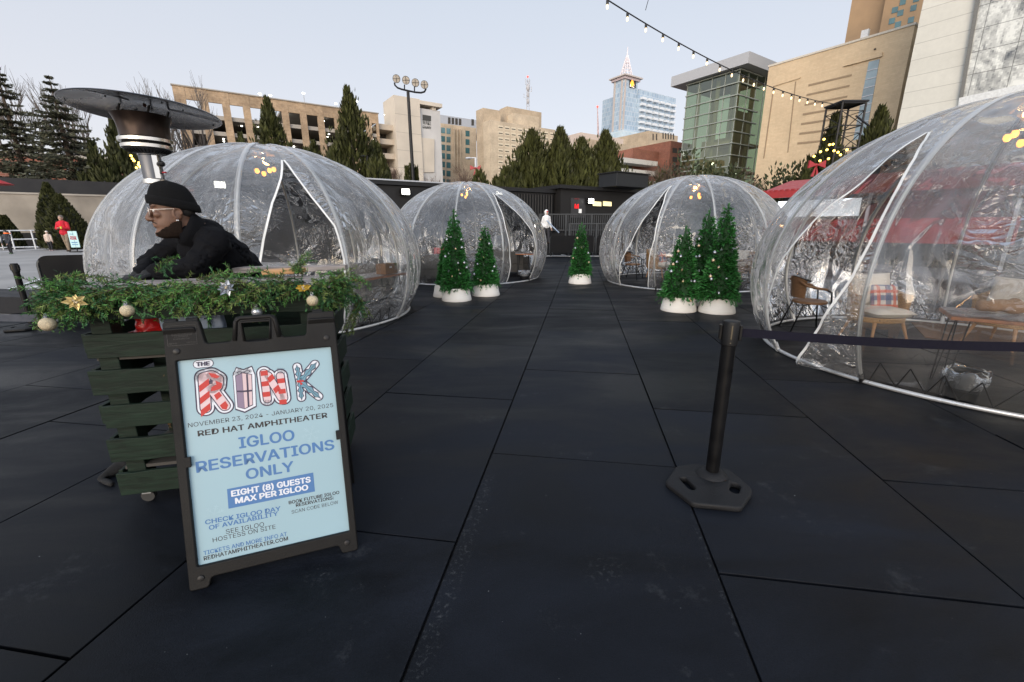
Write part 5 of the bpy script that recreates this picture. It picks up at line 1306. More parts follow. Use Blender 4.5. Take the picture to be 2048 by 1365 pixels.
for i, (lb, cx, cy, z) in enumerate([('cluster of amber bulbs inside the igloo behind the man', -4.12, 7.66, 2.40), ('cluster of amber bulbs inside the igloo with the grey sofas', -1.37, 13.63, 2.45), ('cluster of amber bulbs inside the igloo behind three firs', 4.967, 12.19, 2.36), ('cluster of amber bulbs inside the igloo behind the belt', 5.45, 4.93, 2.40)]):
    pendant(lb, cx, cy, z, 5+i)

# ------------------------------------------------------------------ furniture in the igloos
def wicker(name, c1, c2, s=1.0):
    mt = bpy.data.materials.new(name); mt.use_nodes = True; nt = mt.node_tree; L = nt.links; b = nt.nodes['Principled BSDF']
    tcn = N(nt, 'ShaderNodeTexCoord'); s3 = N(nt, 'ShaderNodeSeparateXYZ'); L.new(tcn.outputs['Object'], s3.inputs[0])
    ad = N(nt, 'ShaderNodeMath', operation='ADD'); L.new(s3.outputs[0], ad.inputs[0]); L.new(s3.outputs[1], ad.inputs[1]); c = N(nt, 'ShaderNodeCombineXYZ'); L.new(ad.outputs[0], c.inputs[0]); L.new(s3.outputs[2], c.inputs[1])
    br = N(nt, 'ShaderNodeTexBrick'); br.inputs['Scale'].default_value = 1; br.inputs['Brick Width'].default_value = .045*s; br.inputs['Row Height'].default_value = .02*s; br.inputs['Mortar Size'].default_value = .0022*s
    br.inputs['Color1'].default_value = (*c1,1); br.inputs['Color2'].default_value = (*c2,1); br.inputs['Mortar'].default_value = (c1[0]*.25, c1[1]*.25, c1[2]*.25, 1); L.new(c.outputs[0], br.inputs['Vector'])
    L.new(br.outputs['Color'], b.inputs['Base Color']); b.inputs['Roughness'].default_value = .55
    bp = N(nt, 'ShaderNodeBump'); bp.invert = True; bp.inputs['Strength'].default_value = .6; bp.inputs['Distance'].default_value = .01; L.new(br.outputs['Fac'], bp.inputs['Height']); L.new(bp.outputs[0], b.inputs['Normal']); return mt
m_wb = wicker('brown_wicker', (.22,.11,.05), (.27,.145,.07)); m_wt = wicker('rattan', (.46,.26,.10), (.40,.22,.085)); m_wg = wicker('grey_wicker', (.075,.070,.065), (.105,.098,.09), 1.6)
m_tablewood = M('varnished_wood', (.34,.13,.055), .35, var=.3, scale=3, stretch=(1,6,1)); m_cushion = M('cream_cushion', (.62,.56,.48), .9, var=.06, bump=.3, bscale=40)
m_leg = M('pale_wood_leg', (.38,.20,.09), .5)
def bistro(label, x, y, rz):
    r = thing('bistro_chair', label, 'chair', (x, y, 0), rz, group='bistro chairs with black tube frames')
    f = MB(); out = [Vector((.235*cos(a)*(1.0), .235*sin(a)*.95, .415)) for a in [2*pi*i/24 for i in range(24)]]; f.slab(out, Z3*.035); obj('seat', f, m_wb, r, bevel=.008)
    b = MB(); n = 14
    for t in (0, .014):
        for j in range(9):
            z = .50 + .30*j/8
            for i in range(n+1): a = pi*(.18+.64*i/n); rr = .235 + t + .04*(j/8); k = z - (.05*(abs(i/n-.5)*2)**3 if j > 6 else 0); b.v.append(Vector((rr*cos(a)*.95, rr*sin(a)*.9+.02, k)))
    for q in (0, 1):
        for j in range(8):
            for i in range(n): k = q*9*(n+1) + j*(n+1)+i; b.f.append((k,k+1,k+n+2,k+n+1))
    obj('backrest', b, m_wb, r, smooth='all')
    for sx in (-1, 1):
        obj('leg', MB().tube([Vector((.25*sx,-.24,0)), Vector((.235*sx,-.19,.42)), Vector((.24*sx,-.17,.60)), Vector((.265*sx,-.08,.645)), Vector((.27*sx,.08,.66))], .012, 8), m_black_metal, r, smooth='all')
        obj('leg', MB().tube([Vector((.24*sx,.27,0)), Vector((.215*sx,.15,.40)), Vector((.2*sx,.02,.43))], .012, 8), m_black_metal, r, smooth='all')
        obj('armrest', MB().tube([Vector((.265*sx,-.1,.645)), Vector((.275*sx,.02,.66)), Vector((.255*sx,.16,.69)), Vector((.19*sx,.23,.745))], .017, 8), m_wb, r, smooth='all')
    obj('back_frame', MB().tube([Vector((.24*cos(a), .24*sin(a)+.01, .80 - .055*abs(cos(a))**2)) for a in [pi*(.12+.76*i/14) for i in range(15)]], .013, 8), m_black_metal, r, smooth='all')
    obj('stretcher', MB().tube([Vector((-.235,-.2,.36)), Vector((.235,-.2,.36))], .009, 6), m_black_metal, r)
    return r
def pillow(name, label, P, w, h, t, rz, tilt, mat, group=None, cat='cushion'):
    o = MB(); n = 12
    for s in (1, -1):
        b = len(o.v)
        for j in range(n+1):
            for i in range(n+1):
                u = i/n*2-1; v = j/n*2-1; k = max(0, (1-u**4)*(1-v**4))**.45
                pinch = 1-.06*(1-abs(u))*abs(v)**3 - 0; o.v.append(Vector((u*w/2*(1-.05*(1-v*v)), s*t/2*k + .006*noise.noise(Vector((u*2,v*2,s+P[0]))), v*h/2*(1-.05*(1-u*u)))))
        for j in range(n):
            for i in range(n): k = b+j*(n+1)+i; o.f.append((k,k+1,k+n+2,k+n+1))
    ob = obj(name, o, mat, smooth='all', fix=True); ob.location = P; ob.rotation_euler = (tilt, 0, rz); return tag(ob, label, cat, group)
def tubchair(label, x, y, rz, mat=None):
    r = thing('rattan_armchair', label, 'armchair', (x, y, 0), rz, group='rattan armchairs with wooden legs'); mat = mat or m_wt
    b = MB(); n = 20
    for t in (0, .04):
        for j in range(9):
            for i in range(n+1):
                a = pi*(-.10+1.2*i/n); hh = .62 + .22*max(0, sin(a))**1.5; z = .30 + (hh-.30)*j/8; rr = .31 + .03*j/8 + t; b.v.append(Vector((rr*cos(a), rr*sin(a)*.95+.0, z)))
    for q in (0, 1):
        for j in range(8):
            for i in range(n): k = q*9*(n+1)+j*(n+1)+i; b.f.append((k,k+1,k+n+2,k+n+1))
    for i in range(n): k = 8*(n+1)+i; k2 = 9*(n+1)+k; b.f.append((k,k+1,k2+1,k2)); 
    for e in (0, n):
        for j in range(8): k = j*(n+1)+e; k2 = 9*(n+1)+k; b.f.append((k,k+n+1,k2+n+1,k2))
    obj('shell', b, mat, r, smooth='all')
    out = [Vector((.33*cos(a), .31*sin(a) if sin(a) > 0 else .27*sin(a)*1.0, .27)) for a in [2*pi*i/24 for i in range(24)]]; obj('seat', MB().slab(out, Z3*.07), mat, r, bevel=.01)
    for sx in (-1,1):
        for sy in (-1,1): obj('leg', MB().tube([Vector((.2*sx,.18*sy,.28)), Vector((.27*sx,.25*sy,0))], [.022,.013], 8), m_leg, r)
    return r
def hairpin(parent, p, out, h):
    f = MB(); out = out.normalized(); s = Vector((-out.y, out.x, 0))
    f.tube([p + s*.05 + Z3*h, p + out*.05 + s*.012 + Z3*.02, p + out*.05 + Z3*.006, p + out*.05 - s*.012 + Z3*.02, p - s*.05 + Z3*h], .006, 6); obj('leg', f, m_black_metal, parent, smooth='all')
def table(label, o, d, L, W, h, cover=True, group='wooden tables on hairpin legs', box=None):
    d = Vector((d[0], d[1], 0)).normalized(); n = Vector((-d.y, d.x, 0)); o = Vector((o[0], o[1], 0))
    r = thing('hairpin_table', label, 'table', o, group=group); z = Vector((0,0,h))
    f = MB().obox(z - Z3*.03, d*L, n*W, Z3*.03); obj('tabletop', f, m_tablewood, r, bevel=.005)
    for a in (.1, L-.1):
        for b in (.08, W-.08): hairpin(r, d*a + n*b, (d*(1 if a > .5 else -1) + n*(1 if b > .2 else -1)), h-.03)
    if cover:
        f = MB(); nx, ny = 20, 10
        for j in range(ny+1):
            for i in range(nx+1): f.v.append(d*(L*i/nx) + n*(W*j/ny) + z + Z3*(.012+.01*noise.noise(Vector((i*.5,j*.7,o.x)))))
        for j in range(ny):
            for i in range(nx): k = j*(nx+1)+i; f.f.append((k,k+1,k+nx+2,k+nx+1))
        obj('plastic_cover', f, m_flap, r, smooth='all', fix=False)
    return r
def bin_(label, P, h=.3, rr=.14, bag=True):
    r = thing('waste_bin', label, 'bin', P, group='black waste bins with clear liners'); obj('bucket', MB().lathe([(rr*.8,0),(rr,h),(rr*.94,h),(rr*.74,.02)], 20), m_black_metal, r, smooth=True)
    if bag:
        f = MB(); n = 24; rows = [(rr*.93,h*.4),(rr*.96,h*.9),(rr*1.02,h*1.06),(rr*1.16,h*1.05),(rr*1.22,h*.85),(rr*1.18,h*.62)]
        for q, (a, z) in enumerate(rows):
            for i in range(n): w = 2*pi*i/n; k = 1 + .10*noise.noise(Vector((cos(w)*2.2, sin(w)*2.2, q*.7+P[0])))*(q>1); f.v.append(Vector((a*k*cos(w), a*k*sin(w), z + .05*noise.noise(Vector((cos(w)*2, sin(w)*2, q+7)))*(q>1))))
        for q in range(len(rows)-1):
            for i in range(n): j = (i+1)%n; f.f.append((q*n+i,q*n+j,(q+1)*n+j,(q+1)*n+i))
        obj('liner', f, film_mat('bag_film', .34, 1.0, 24) if 'bag_film' not in MATS else MATS['bag_film'], r, smooth='all', fix=False)
    return r
def plaid():
    mt = bpy.data.materials.new('plaid_cloth'); mt.use_nodes = True; nt = mt.node_tree; L = nt.links; b = nt.nodes['Principled BSDF']; b.inputs['Roughness'].default_value = .9
    tcn = N(nt, 'ShaderNodeTexCoord'); s = N(nt, 'ShaderNodeSeparateXYZ'); L.new(tcn.outputs['Object'], s.inputs[0])
    def band(o, fr, ph, lim):
        a = N(nt, 'ShaderNodeMath', operation='MULTIPLY_ADD'); a.inputs[1].default_value = fr; a.inputs[2].default_value = ph; L.new(s.outputs[o], a.inputs[0]); f = N(nt, 'ShaderNodeMath', operation='FRACT'); L.new(a.outputs[0], f.inputs[0]); c = N(nt, 'ShaderNodeMath', operation='LESS_THAN'); c.inputs[1].default_value = lim; L.new(f.outputs[0], c.inputs[0]); return c.outputs[0]
    cur = None; base = (.62,.56,.50,1)
    for (o, fr, ph, lim, col, k) in [(0,5,.1,.35,(.05,.09,.20,1),.75),(2,5,.3,.35,(.05,.09,.20,1),.75),(0,5,.62,.2,(.55,.10,.05,1),.8),(2,5,.78,.2,(.55,.10,.05,1),.8)]:
        m = N(nt, 'ShaderNodeMix', data_type='RGBA'); f = N(nt, 'ShaderNodeMath', operation='MULTIPLY'); f.inputs[1].default_value = k; L.new(band(o,fr,ph,lim), f.inputs[0]); L.new(f.outputs[0], m.inputs[0])
        if cur is None: m.inputs[6].default_value = base
        else: L.new(cur, m.inputs[6])
        m.inputs[7].default_value = col; cur = m.outputs[2]
    L.new(cur, b.inputs['Base Color']); return mt
m_plaid = plaid()
# nearest igloo
bistro('brown wicker bistro chair with black frame inside the doorway of the nearest igloo', 4.42, 6.28, radians(75))
tubchair('rattan armchair with a plaid cushion behind the loose flap', 4.98, 5.72, radians(6))
pillow('seat_cushion', 'cream seat pad on the rattan armchair behind the loose flap', (4.98, 5.66, .40), .52, .50, .13, 0, radians(90), m_cushion, 'cream cushions')
pillow('back_cushion', 'cream back cushion behind the plaid one in the nearest igloo', (4.97, 5.90, .66), .54, .46, .16, 0, radians(-14), m_cushion, 'cream cushions')
pillow('plaid_cushion', 'navy and orange plaid cushion on the armchair behind the loose flap', (5.07, 5.78, .58), .36, .34, .12, radians(-5), radians(-18), m_plaid, 'plaid cushions')
tubchair('rattan armchair facing the table in the nearest igloo', 6.35, 5.35, radians(-80))
pillow('back_cushion', 'cream cushion leaning in the armchair by the brown bag', (6.22, 5.25, .66), .5, .46, .16, radians(-75), radians(-14), m_cushion, 'cream cushions')
T4 = table('wooden table on hairpin legs with a clear cover in the nearest igloo', (3.88, 3.70), (.81,-.59), 1.5, .55, .735)
f = MB(); f.slab([gz(1822,646), gz(2090,646), gz(2110,712), gz(1850,676)], Z3*.012)
tag(obj('rug', f, M('brown_rug', (.17,.09,.05), .95, var=.25, scale=12, bump=.4)), 'flat brown rug on the floor of the nearest igloo', 'rug')
f = MB(); capsule(f, Vector((4.34,3.78,.815)), Vector((4.52,3.68,.81)), .062, .052, 14); f.ball((4.28,3.83,.81), .05, 10, 8); f.ball((4.45,3.74,.825), .062, 10, 8)
tag(remeshed('paper_bag', f, M('kraft_paper', (.36,.20,.10), .7, var=.15, bump=.6, bscale=14), None, .014, True, 2, .016, 9), 'crumpled brown paper bag on the table of the nearest igloo', 'bag')
bin_('black bin with a pale plastic liner by the foot of the nearest igloo', gz(1640+1080/3.79, 500+1150/3.79) + Vector((.08,.10,0)), .25, .13)
# igloo behind the three firs
bistro('wicker bistro chair in the doorway of the igloo behind three firs', 3.62, 12.93, radians(55))
tubchair('rattan armchair with a plaid cushion in the igloo behind three firs', 4.52, 13.42, radians(58))
pillow('back_cushion', 'cream cushion on the armchair in the igloo behind three firs', (4.38, 13.50, .66), .5, .46, .16, radians(58), radians(-14), m_cushion, 'cream cushions')
pillow('plaid_cushion', 'plaid cushion on the armchair in the igloo behind three firs', (4.62, 13.30, .60), .36, .36, .12, radians(40), radians(-16), m_plaid, 'plaid cushions')
f = MB(); f.ball((4.62,13.25,.40), .24, 14, 10, 1, 1, .36); tag(remeshed('fur_throw', f, M('white_fur', (.70,.66,.60), .95, var=.1, bump=1, bscale=60), None, .02, True, 1, .03, 16), 'fluffy white throw on the armchair seat behind three firs', 'throw')
tubchair('rattan armchair half hidden at the far side of the three firs', 6.35, 11.95, radians(-70))
pillow('back_cushion', 'cream cushion on the half hidden rattan armchair beyond the firs', (6.25, 11.90, .68), .5, .44, .16, radians(-70), radians(-14), m_cushion, 'cream cushions')
bistro('bistro chair beside the half hidden rattan armchair', 6.0, 11.25, radians(-120))
table('wooden table hidden behind the three firs', (4.35, 11.75), (1,.1), 1.2, .6, .72)
r = thing('fairy_lantern', 'small jar of orange fairy lights on the table behind the firs', 'lantern', (4.78, 12.05, .735)); obj('jar', MB().lathe([(.05,0),(.07,.02),(.07,.2),(.05,.24)], 14), m_flap, r, smooth='all', fix=False)
rn = random.Random(3)
for i in range(9): a = rn.random()*6.28; obj('fairy_light', MB().ball((.04*cos(a), .04*sin(a), .03+.02*i), .011, 6, 5), m_fil, r)
# igloo with grey sofas
def sofa(label, x, y, rz, L=1.35):
    r = thing('wicker_sofa', label, 'sofa', (x, y, 0), rz, group='grey wicker sofas'); f = MB()
    f.box((-L/2,-.36,.10),(L/2,.36,.36)); obj('base', f, m_wg, r, bevel=.015); obj('backrest', MB().box((-L/2,.26,.362),(L/2,.38,.76)), m_wg, r, bevel=.02)
    for s in (-1,1): obj('armrest', MB().box((s*L/2-(.12 if s > 0 else 0),-.36,.362),(s*L/2+(.12 if s < 0 else 0),.258,.58)), m_wg, r, bevel=.02)
    obj('seat_pad', MB().box((-L/2+.13,-.35,.364),(L/2-.13,.25,.47)), M('charcoal_pad', (.05,.055,.065), .9), r, bevel=.03)
    for s in (-1,1):
        for q in (-1,1): obj('leg', MB().box((s*L/2-s*.08-.025,q*.3-.025,0),(s*L/2-s*.08+.025,q*.3+.025,.1)), m_black_metal, r)
    return r
sofa('grey wicker sofa turned away beside the small round edged table', .02, 14.45, radians(160), 1.0)
sofa('grey wicker sofa behind the tallest potted fir', -2.35, 12.75, radians(185), 1.3)
sofa('grey wicker sofa at the back between the two potted firs', -1.2, 15.0, radians(0), 1.5)
pillow('red_cushion', 'red and white cushion on the sofa behind the tallest fir', (-2.05, 12.62, .86), .40, .20, .14, 0, radians(-20), M('red_print', (.50,.10,.10), .9, var=.6, scale=14), None)
table('small wooden table in the doorway of the igloo with grey sofas', (.12, 13.42), (1,0), .55, .42, .72)
bin_('black bin with a clear liner under the small table', gz(800+1640/6.606, 420+915/6.606), .24, .15)
# igloo behind the man
table('long wooden table with a brown box in the igloo behind the man', (-2.32, 6.62), (.40,.92), 1.12, .5, .74)
bx = MB(); r = thing('brown_box', 'brown open top box on the table in the large igloo', 'box', (-2.13, 7.36, .757), radians(66)); 
for lo, hi in (((-.15,-.1,0),(.15,.1,.012)), ((-.15,-.1,.012),(-.138,.1,.17)), ((.138,-.1,.012),(.15,.1,.17)), ((-.138,-.1,.012),(.138,-.088,.17)), ((-.138,.088,.012),(.138,.1,.17))): bx.box(lo, hi)
obj('carton', bx, M('brown_carton', (.17,.085,.035), .6, var=.15), r); obj('label', MB().box((-.05,-.104,.10),(.01,-.1005,.125)), M('white_paint', (.7,.7,.7), .6), r)
sofa('grey wicker sofa at the back of the large igloo', -3.3, 9.1, radians(-35), 1.5)
bin_('black bin near the table foot in the large igloo', (-2.42, 6.55, 0), .24, .11, True)
# ------------------------------------------------------------------ potted firs with baubles
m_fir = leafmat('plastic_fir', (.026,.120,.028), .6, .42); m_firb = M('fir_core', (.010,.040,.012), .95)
m_pot = M('whitewashed_pot', (.70,.68,.64), .75, var=.07, scale=4, stretch=(1,1,14), bump=.25, bscale=5)
m_silver = M('silver_ball', (.45,.47,.51), .25, metal=.85, var=.03); m_gold = M('champagne_ball', (.60,.45,.30), .3, metal=.75, var=.05)
def fir(label, x, y, H, R, seed, glabel):
    R *= .90; rn = random.Random(seed); r = thing('potted_fir', label, 'fir tree', (x, y, 0), rn.random()*0, group='artificial firs in white pots')
    pot = MB(); n = 40
    prof = [(.318,0),(.322,.01),(.305,.09),(.302,.095),(.288,.175),(.285,.18),(.268,.268),(.262,.272),(.25,.268),(.25,.2)]
    pot.lathe(prof, n); obj('pot', pot, m_pot, r, smooth=True)
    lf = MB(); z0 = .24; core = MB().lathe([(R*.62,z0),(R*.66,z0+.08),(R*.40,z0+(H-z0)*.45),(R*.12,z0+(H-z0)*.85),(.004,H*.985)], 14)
    nt_ = int(1150*(H/1.8))
    for _ in range(nt_):
        t = 1 - sqrt(rn.random()*.99); a = rn.random()*2*pi; z = z0 + (H-z0)*t; lump = 1 + .24*noise.noise(Vector((a*1.5, z*4, seed)))
        rr = (R*(1-t)**.9*.88 + .012)*lump*(.72+.28*rn.random()**.5); p = Vector((rr*cos(a)*.78, rr*sin(a)*.78, z)); o = Vector((cos(a), sin(a), 0))
        d0 = (o + Z3*rn.uniform(-.35,.55) + Vector((-o.y,o.x,0))*rn.uniform(-.6,.6)).normalized(); Lb = rn.uniform(.055,.10)*(1-.45*t)+.012
        for k in range(6):
            q = d0.orthogonal().normalized(); q.rotate(Matrix.Rotation(rn.random()*6.28, 3, d0)); leaf(lf, p + d0*Lb*rn.random()*.7, d0 + q*rn.uniform(.25,.75), .0115, Lb*rn.uniform(.7,1.1), rn)
    for k in range(26):
        t = rn.random()*.25; a = rn.random()*2*pi; p = Vector((R*.85*cos(a), R*.85*sin(a), z0 + .06)); d0 = Vector((cos(a)*.5, sin(a)*.5, -.8))
        for i in range(9): leaf(lf, p + d0*.02*i*rn.random(), d0 + Vector((rn.uniform(-.6,.6), rn.uniform(-.6,.6), 0)), .009, .06, rn)
    for i in range(46):
        leaf(lf, Vector((rn.gauss(0,.006), rn.gauss(0,.006), H*.93 + (H*.07)*rn.random())), Vector((rn.uniform(-.5,.5), rn.uniform(-.5,.5), 1)), .006, .05, rn)
    core.tube([Vector((0,0,.03)), Vector((0,0,H*.97))], .018, 6)
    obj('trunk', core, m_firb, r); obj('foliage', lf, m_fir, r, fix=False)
    r['_H'] = H; return r, R
def baubles(tr, R, H, org, s, pts, gold, where):
    x, y = tr.location.x, tr.location.y; G = 'baubles on the ' + where
    toC = Vector((-x, -y, 0)).normalized()
    for i, (px, py) in enumerate(pts):
        X = org[0] + px/s; Yp = org[1] + py/s
        z = at(X, Yp, y-.2).z; rr = R*max(.05, 1-(z-.24)/(H-.24))**.9*.93
        P = at(X, Yp, y - rr*.72); lat = Vector((P.x-x, P.y-y, 0))
        if lat.length > rr*1.12+.02:
            k = (rr*1.1+.02)/lat.length; P.x = x + lat.x*k; P.y = y + lat.y*k
        big = .031 if (i*7 % 3) else .026; g = i in gold
        o = thing('bauble', ('champagne gold' if g else 'silver') + ' bauble hanging on the ' + where, 'bauble', P, group=('gold ' if g else 'silver ') + G)
        obj('ball', MB().ball((0,0,0), big, 12, 8), m_gold if g else m_silver, o, smooth='all'); obj('cap', MB().lathe([(.008,big*.92),(.008,big*1.25),(.003,big*1.3)], 8), m_silver, o)
Hs = 2048/310; H6 = 2048/340; H3 = 1755/180
t, R = fir('tallest potted fir before the igloo with grey sofas', -1.19, 9.16, 1.845, .40, 1, 0); baubles(t, R, 1.845, (800,420), Hs, [(675,360),(830,395),(700,490),(735,518),(815,500),(650,575),(768,705),(848,700),(648,815),(778,800),(795,840),(695,878),(665,915),(908,765),(727,962),(750,172),(590,395),(600,620)], {3,9,11,12}, 'tallest fir of the pair')
t, R = fir('shorter potted fir beside the tallest one of the pair', -.60, 9.85, 1.515, .37, 2, 0); baubles(t, R, 1.515, (800,420), Hs, [(1040,395),(1178,450),(1105,630),(1025,718),(1105,732),(1250,752),(1148,830),(1220,812),(1068,930),(1030,910),(975,852)], {0,2,8}, 'shorter fir of the pair')
t, R = fir('lone potted fir in the middle of the walkway', 1.90, 11.95, 1.61, .37, 3, 0); baubles(t, R, 1.61, (1060,400), H3, [(1063,672),(893,748),(870,945),(1010,938),(1040,910),(1135,1040),(805,1140),(1145,1222),(985,1283)], {1,3,6,7}, 'lone fir')
t, R = fir('smallest potted fir of the cluster of three', 3.12, 7.90, 1.50, .42, 4, 0); baubles(t, R, 1.50, (1220,470), H6, [(818,200),(852,262),(720,360),(868,425),(692,445),(880,562),(975,562),(1018,562),(970,790),(805,330)], {0,2,3,5,8}, 'smallest fir of three')
t, R = fir('potted fir standing behind the other two of the cluster', 3.80, 8.55, 1.82, .41, 5, 0); baubles(t, R, 1.82, (1220,470), H6, [(930,55),(1037,135),(1078,262),(1010,270),(1027,437),(1090,633),(1072,437)], {1,5}, 'rear fir of three')
t, R = fir('tallest potted fir at the outer side of the cluster of three', 3.75, 7.72, 1.873, .44, 6, 0); baubles(t, R, 1.873, (1220,470), H6, [(1343,185),(1240,215),(1228,310),(1312,395),(1205,502),(1220,535),(1402,530),(1310,705)], {2,3,4}, 'tallest fir of three')
t, R = fir('potted fir hidden behind the tallest of the pair with only its pot rim showing', -1.475, 9.72, 1.25, .22, 7, 0)

# ------------------------------------------------------------------ belt stanchions
def plate2d(outer, holes, t, bev=0.0, res=2):
    """flat plate with real holes in the xy plane, thickness t centred on z = 0"""
    cu = bpy.data.curves.new('p', 'CURVE'); cu.dimensions = '2D'; cu.fill_mode = 'BOTH'; cu.extrude = max(0, t/2-bev); cu.bevel_depth = bev; cu.bevel_resolution = res
    cu.offset = -bev
    for pts in [outer] + holes:
        s = cu.splines.new('POLY'); s.points.add(len(pts)-1); s.use_cyclic_u = True
        for k, p in zip(s.points, pts): k.co = (p[0], p[1], 0, 1)
    o = bpy.data.objects.new('p', cu); COL.objects.link(o); dg = bpy.context.evaluated_depsgraph_get(); dg.update()
    me = bpy.data.meshes.new_from_object(o.evaluated_get(dg)); mb = MB().add([v.co.copy() for v in me.vertices], [tuple(p.vertices) for p in me.polygons])
    bpy.data.objects.remove(o); bpy.data.curves.remove(cu); bpy.data.meshes.remove(me); return mb
def rounded(pts, r, n=5):
    out = []; k = len(pts); pts = [Vector((p[0], p[1])) for p in pts]
    for i in range(k):
        p = pts[i]; a = (pts[i-1]-p); b = (pts[(i+1)%k]-p); rr = min(r, a.length*.45, b.length*.45); a = a.normalized()*rr; b = b.normalized()*rr
        for j in range(n+1):
            t = j/n; out.append(p + a*(1-t)**2 + b*t**2)
    return out
m_rubber = M('black_rubber', (.0085,.0087,.010), .65, spec=.3, var=.25, scale=7, bump=.25, bscale=120); m_post = M('satin_black_post', (.0045,.0045,.005), .38, spec=.22, var=.25, scale=9, rvar=.12)
def stanchion(label, x, y, rz, group='belt stanchions'):
    r = thing('belt_stanchion', label, 'stanchion', (x, y, 0), rz, group=group)
    out = rounded([(-.295,-.077),(-.19,.107),(-.06,.152),(.13,.112),(.192,-.085),(.170,-.142),(.062,-.284),(-.188,-.272)], .022)
    def slot(cx, cy, L, W, a): return [Vector((cx + (L*(1 if -pi/2 < t <= pi/2 else -1)/2 + W*cos(t))*cos(a) - W*sin(t)*sin(a), cy + (L*(1 if -pi/2 < t <= pi/2 else -1)/2 + W*cos(t))*sin(a) + W*sin(t)*cos(a))) for t in [2*pi*(i+.5)/20 - pi/2 - .0 for i in range(20)]]
    b = plate2d(out, [slot(-.168,-.085,.085,.021,radians(-74)), slot(.090,-.105,.055,.027,radians(62))], .034, .012, 3)
    for p in b.v:
        k = max(0, 1 - Vector((p.x+.02, p.y+.03)).length/.24); p.z += .019 + .022*k*k + (.0 if p.z < 0 else .012*k)
        if p.z < .006: p.z = .004
    obj('base', b, m_rubber, r, smooth=True)
    f = MB().lathe([(.10,.030),(.082,.055),(.06,.072),(.05,.075)], 28, (0,.02,0)); obj('collar', f, m_rubber, r, smooth=True)
    f = MB().lathe([(.03,.048),(.034,.0495),(.034,.046)], 24, (-.043,-.150,-.008)); obj('badge', f, m_rubber, r)
    obj('post', MB().lathe([(.038,.05),(.038,.93)], 28, (0,.02,0)), m_post, r, smooth=True)
    hd = MB().lathe([(.041,.868),(.0445,.872),(.0445,.995),(.041,1.004),(.036,1.0065),(.0,1.0065)], 32, (0,.02,0)); 
    h = obj('belt_head', hd, M('head_black', (.006,.006,.0065), .5, spec=.25), r, smooth=True)
    for a in (0, 90, 180, 270):
        w = radians(a-12); c = Vector((.0475*cos(w), .02+.0475*sin(w), .94)); tdir = Vector((-sin(w), cos(w), 0)); n = Vector((cos(w), sin(w), 0))
        if a == 270: obj('cap_trim', MB().cbox(c + Z3*.008, tdir*.007, n*.006, Z3*.075), M('dull_bronze', (.10,.085,.06), .35, metal=.6), h); obj('screw', MB().ball(c - Z3*.052, .005, 8, 6), M('dull_bronze', (.10,.085,.06), .35, metal=.6), h)
        else: obj('belt_clip', MB().cbox(c + n*.003, tdir*.034, n*.014, Z3*.085), m_post, h, bevel=.003)
    return r
SP = gz(1421, 962); st1 = stanchion('black belt stanchion on a rubber base beside the walkway', SP.x+.0, SP.y-.02, radians(-7))
r2 = gz(2048, 690, .938); Ph = Vector((SP.x+.045, SP.y+.005, .938)); d = (Vector((r2.x, r2.y, .938))-Ph); L = d.length*1.25; d.normalize(); f = MB(); n = 50
for i in range(n+1):
    t = i/n; p = Ph + d*L*t - Z3*.02*sin(pi*t); tw = .004*sin(t*9)
    f.v += [p - Z3*.024, p + Z3*.024 + Vector((-d.y,d.x,0))*tw]
for i in range(n): f.f.append((2*i,2*i+1,2*i+3,2*i+2))
f.xf((Matrix.Translation(st1.location) @ Matrix.Rotation(radians(-7), 4, 'Z')).inverted())
be = obj('belt', f, M('navy_webbing', (.0085,.008,.016), .8, spec=.15, var=.12, scale=60, bump=.5, bscale=400), st1); be.modifiers.new('s','SOLIDIFY').thickness = .002
SL = Vector((-7.62, 6.62, -.03)); stanchion('black belt stanchion far left behind the dark platform', SL.x, SL.y, radians(20))
bl0 = Vector((-2.72,2.68,.97)); bl1 = gz(-120, 630, .97); f = MB(); n = 20
for i in range(n+1): p = bl0 + (bl1-bl0)*i/n - Z3*.015*sin(pi*i/n); f.v += [p - Z3*.024, p + Z3*.024]
for i in range(n): f.f.append((2*i,2*i+1,2*i+3,2*i+2))
be2 = tag(obj('barrier_belt', f, M('grey_webbing', (.045,.05,.065), .45, var=.1, scale=40)), 'dark grey belt stretched from the green crate past the picture edge', 'belt'); be2.modifiers.new('s','SOLIDIFY').thickness = .002
pA, pB = gz(-160, 590, .30), gz(92, 596, .30); dp = (pB-pA); Lp = dp.length; dp.normalize(); npv = Vector((-dp.y, dp.x, 0))
f = MB(); f.obox(Vector((pA.x,pA.y,-.02)), dp*Lp, npv*.9, Z3*.32); tag(obj('stage_platform', f, M('platform_black', (.007,.007,.0085), .6, spec=.3, var=.2), bevel=.01), 'low black platform by the belt behind the garland end', 'platform')

# ------------------------------------------------------------------ A-frame notice board
SO = Vector((-1.3906, 1.5039, 0)); syaw, slean = .3676, .2755
sr = Vector((cos(syaw), sin(syaw), 0)); sback = Vector((-sin(syaw), cos(syaw), 0)); su = sback*sin(slean) + Z3*cos(slean); sn = sr.cross(su); 
if sn.dot(CC - SO) < 0: sn = -sn
Rg = thing('a_frame_sign', 'dark plastic A-frame sign with a pale blue poster about igloo reservations', 'sign', SO)
SM = Matrix((sr, su, sn)).transposed().to_4x4()       # plate xy -> board plane, z out of the board
m_sign = M('charcoal_plastic', (.0072,.0068,.0067), .58, spec=.22, var=.12, scale=5, bump=.22, bscale=320, rvar=.08)
out = rounded([(0,0),(.072,0),(.084,.042),(.601,.042),(.613,0),(.685,0),(.685,1.165),(.568,1.165),(.553,1.058),(.452,1.058),(.430,1.168),(.270,1.168),(.248,1.058),(.150,1.058),(.132,1.165),(0,1.165)], .014, 4)
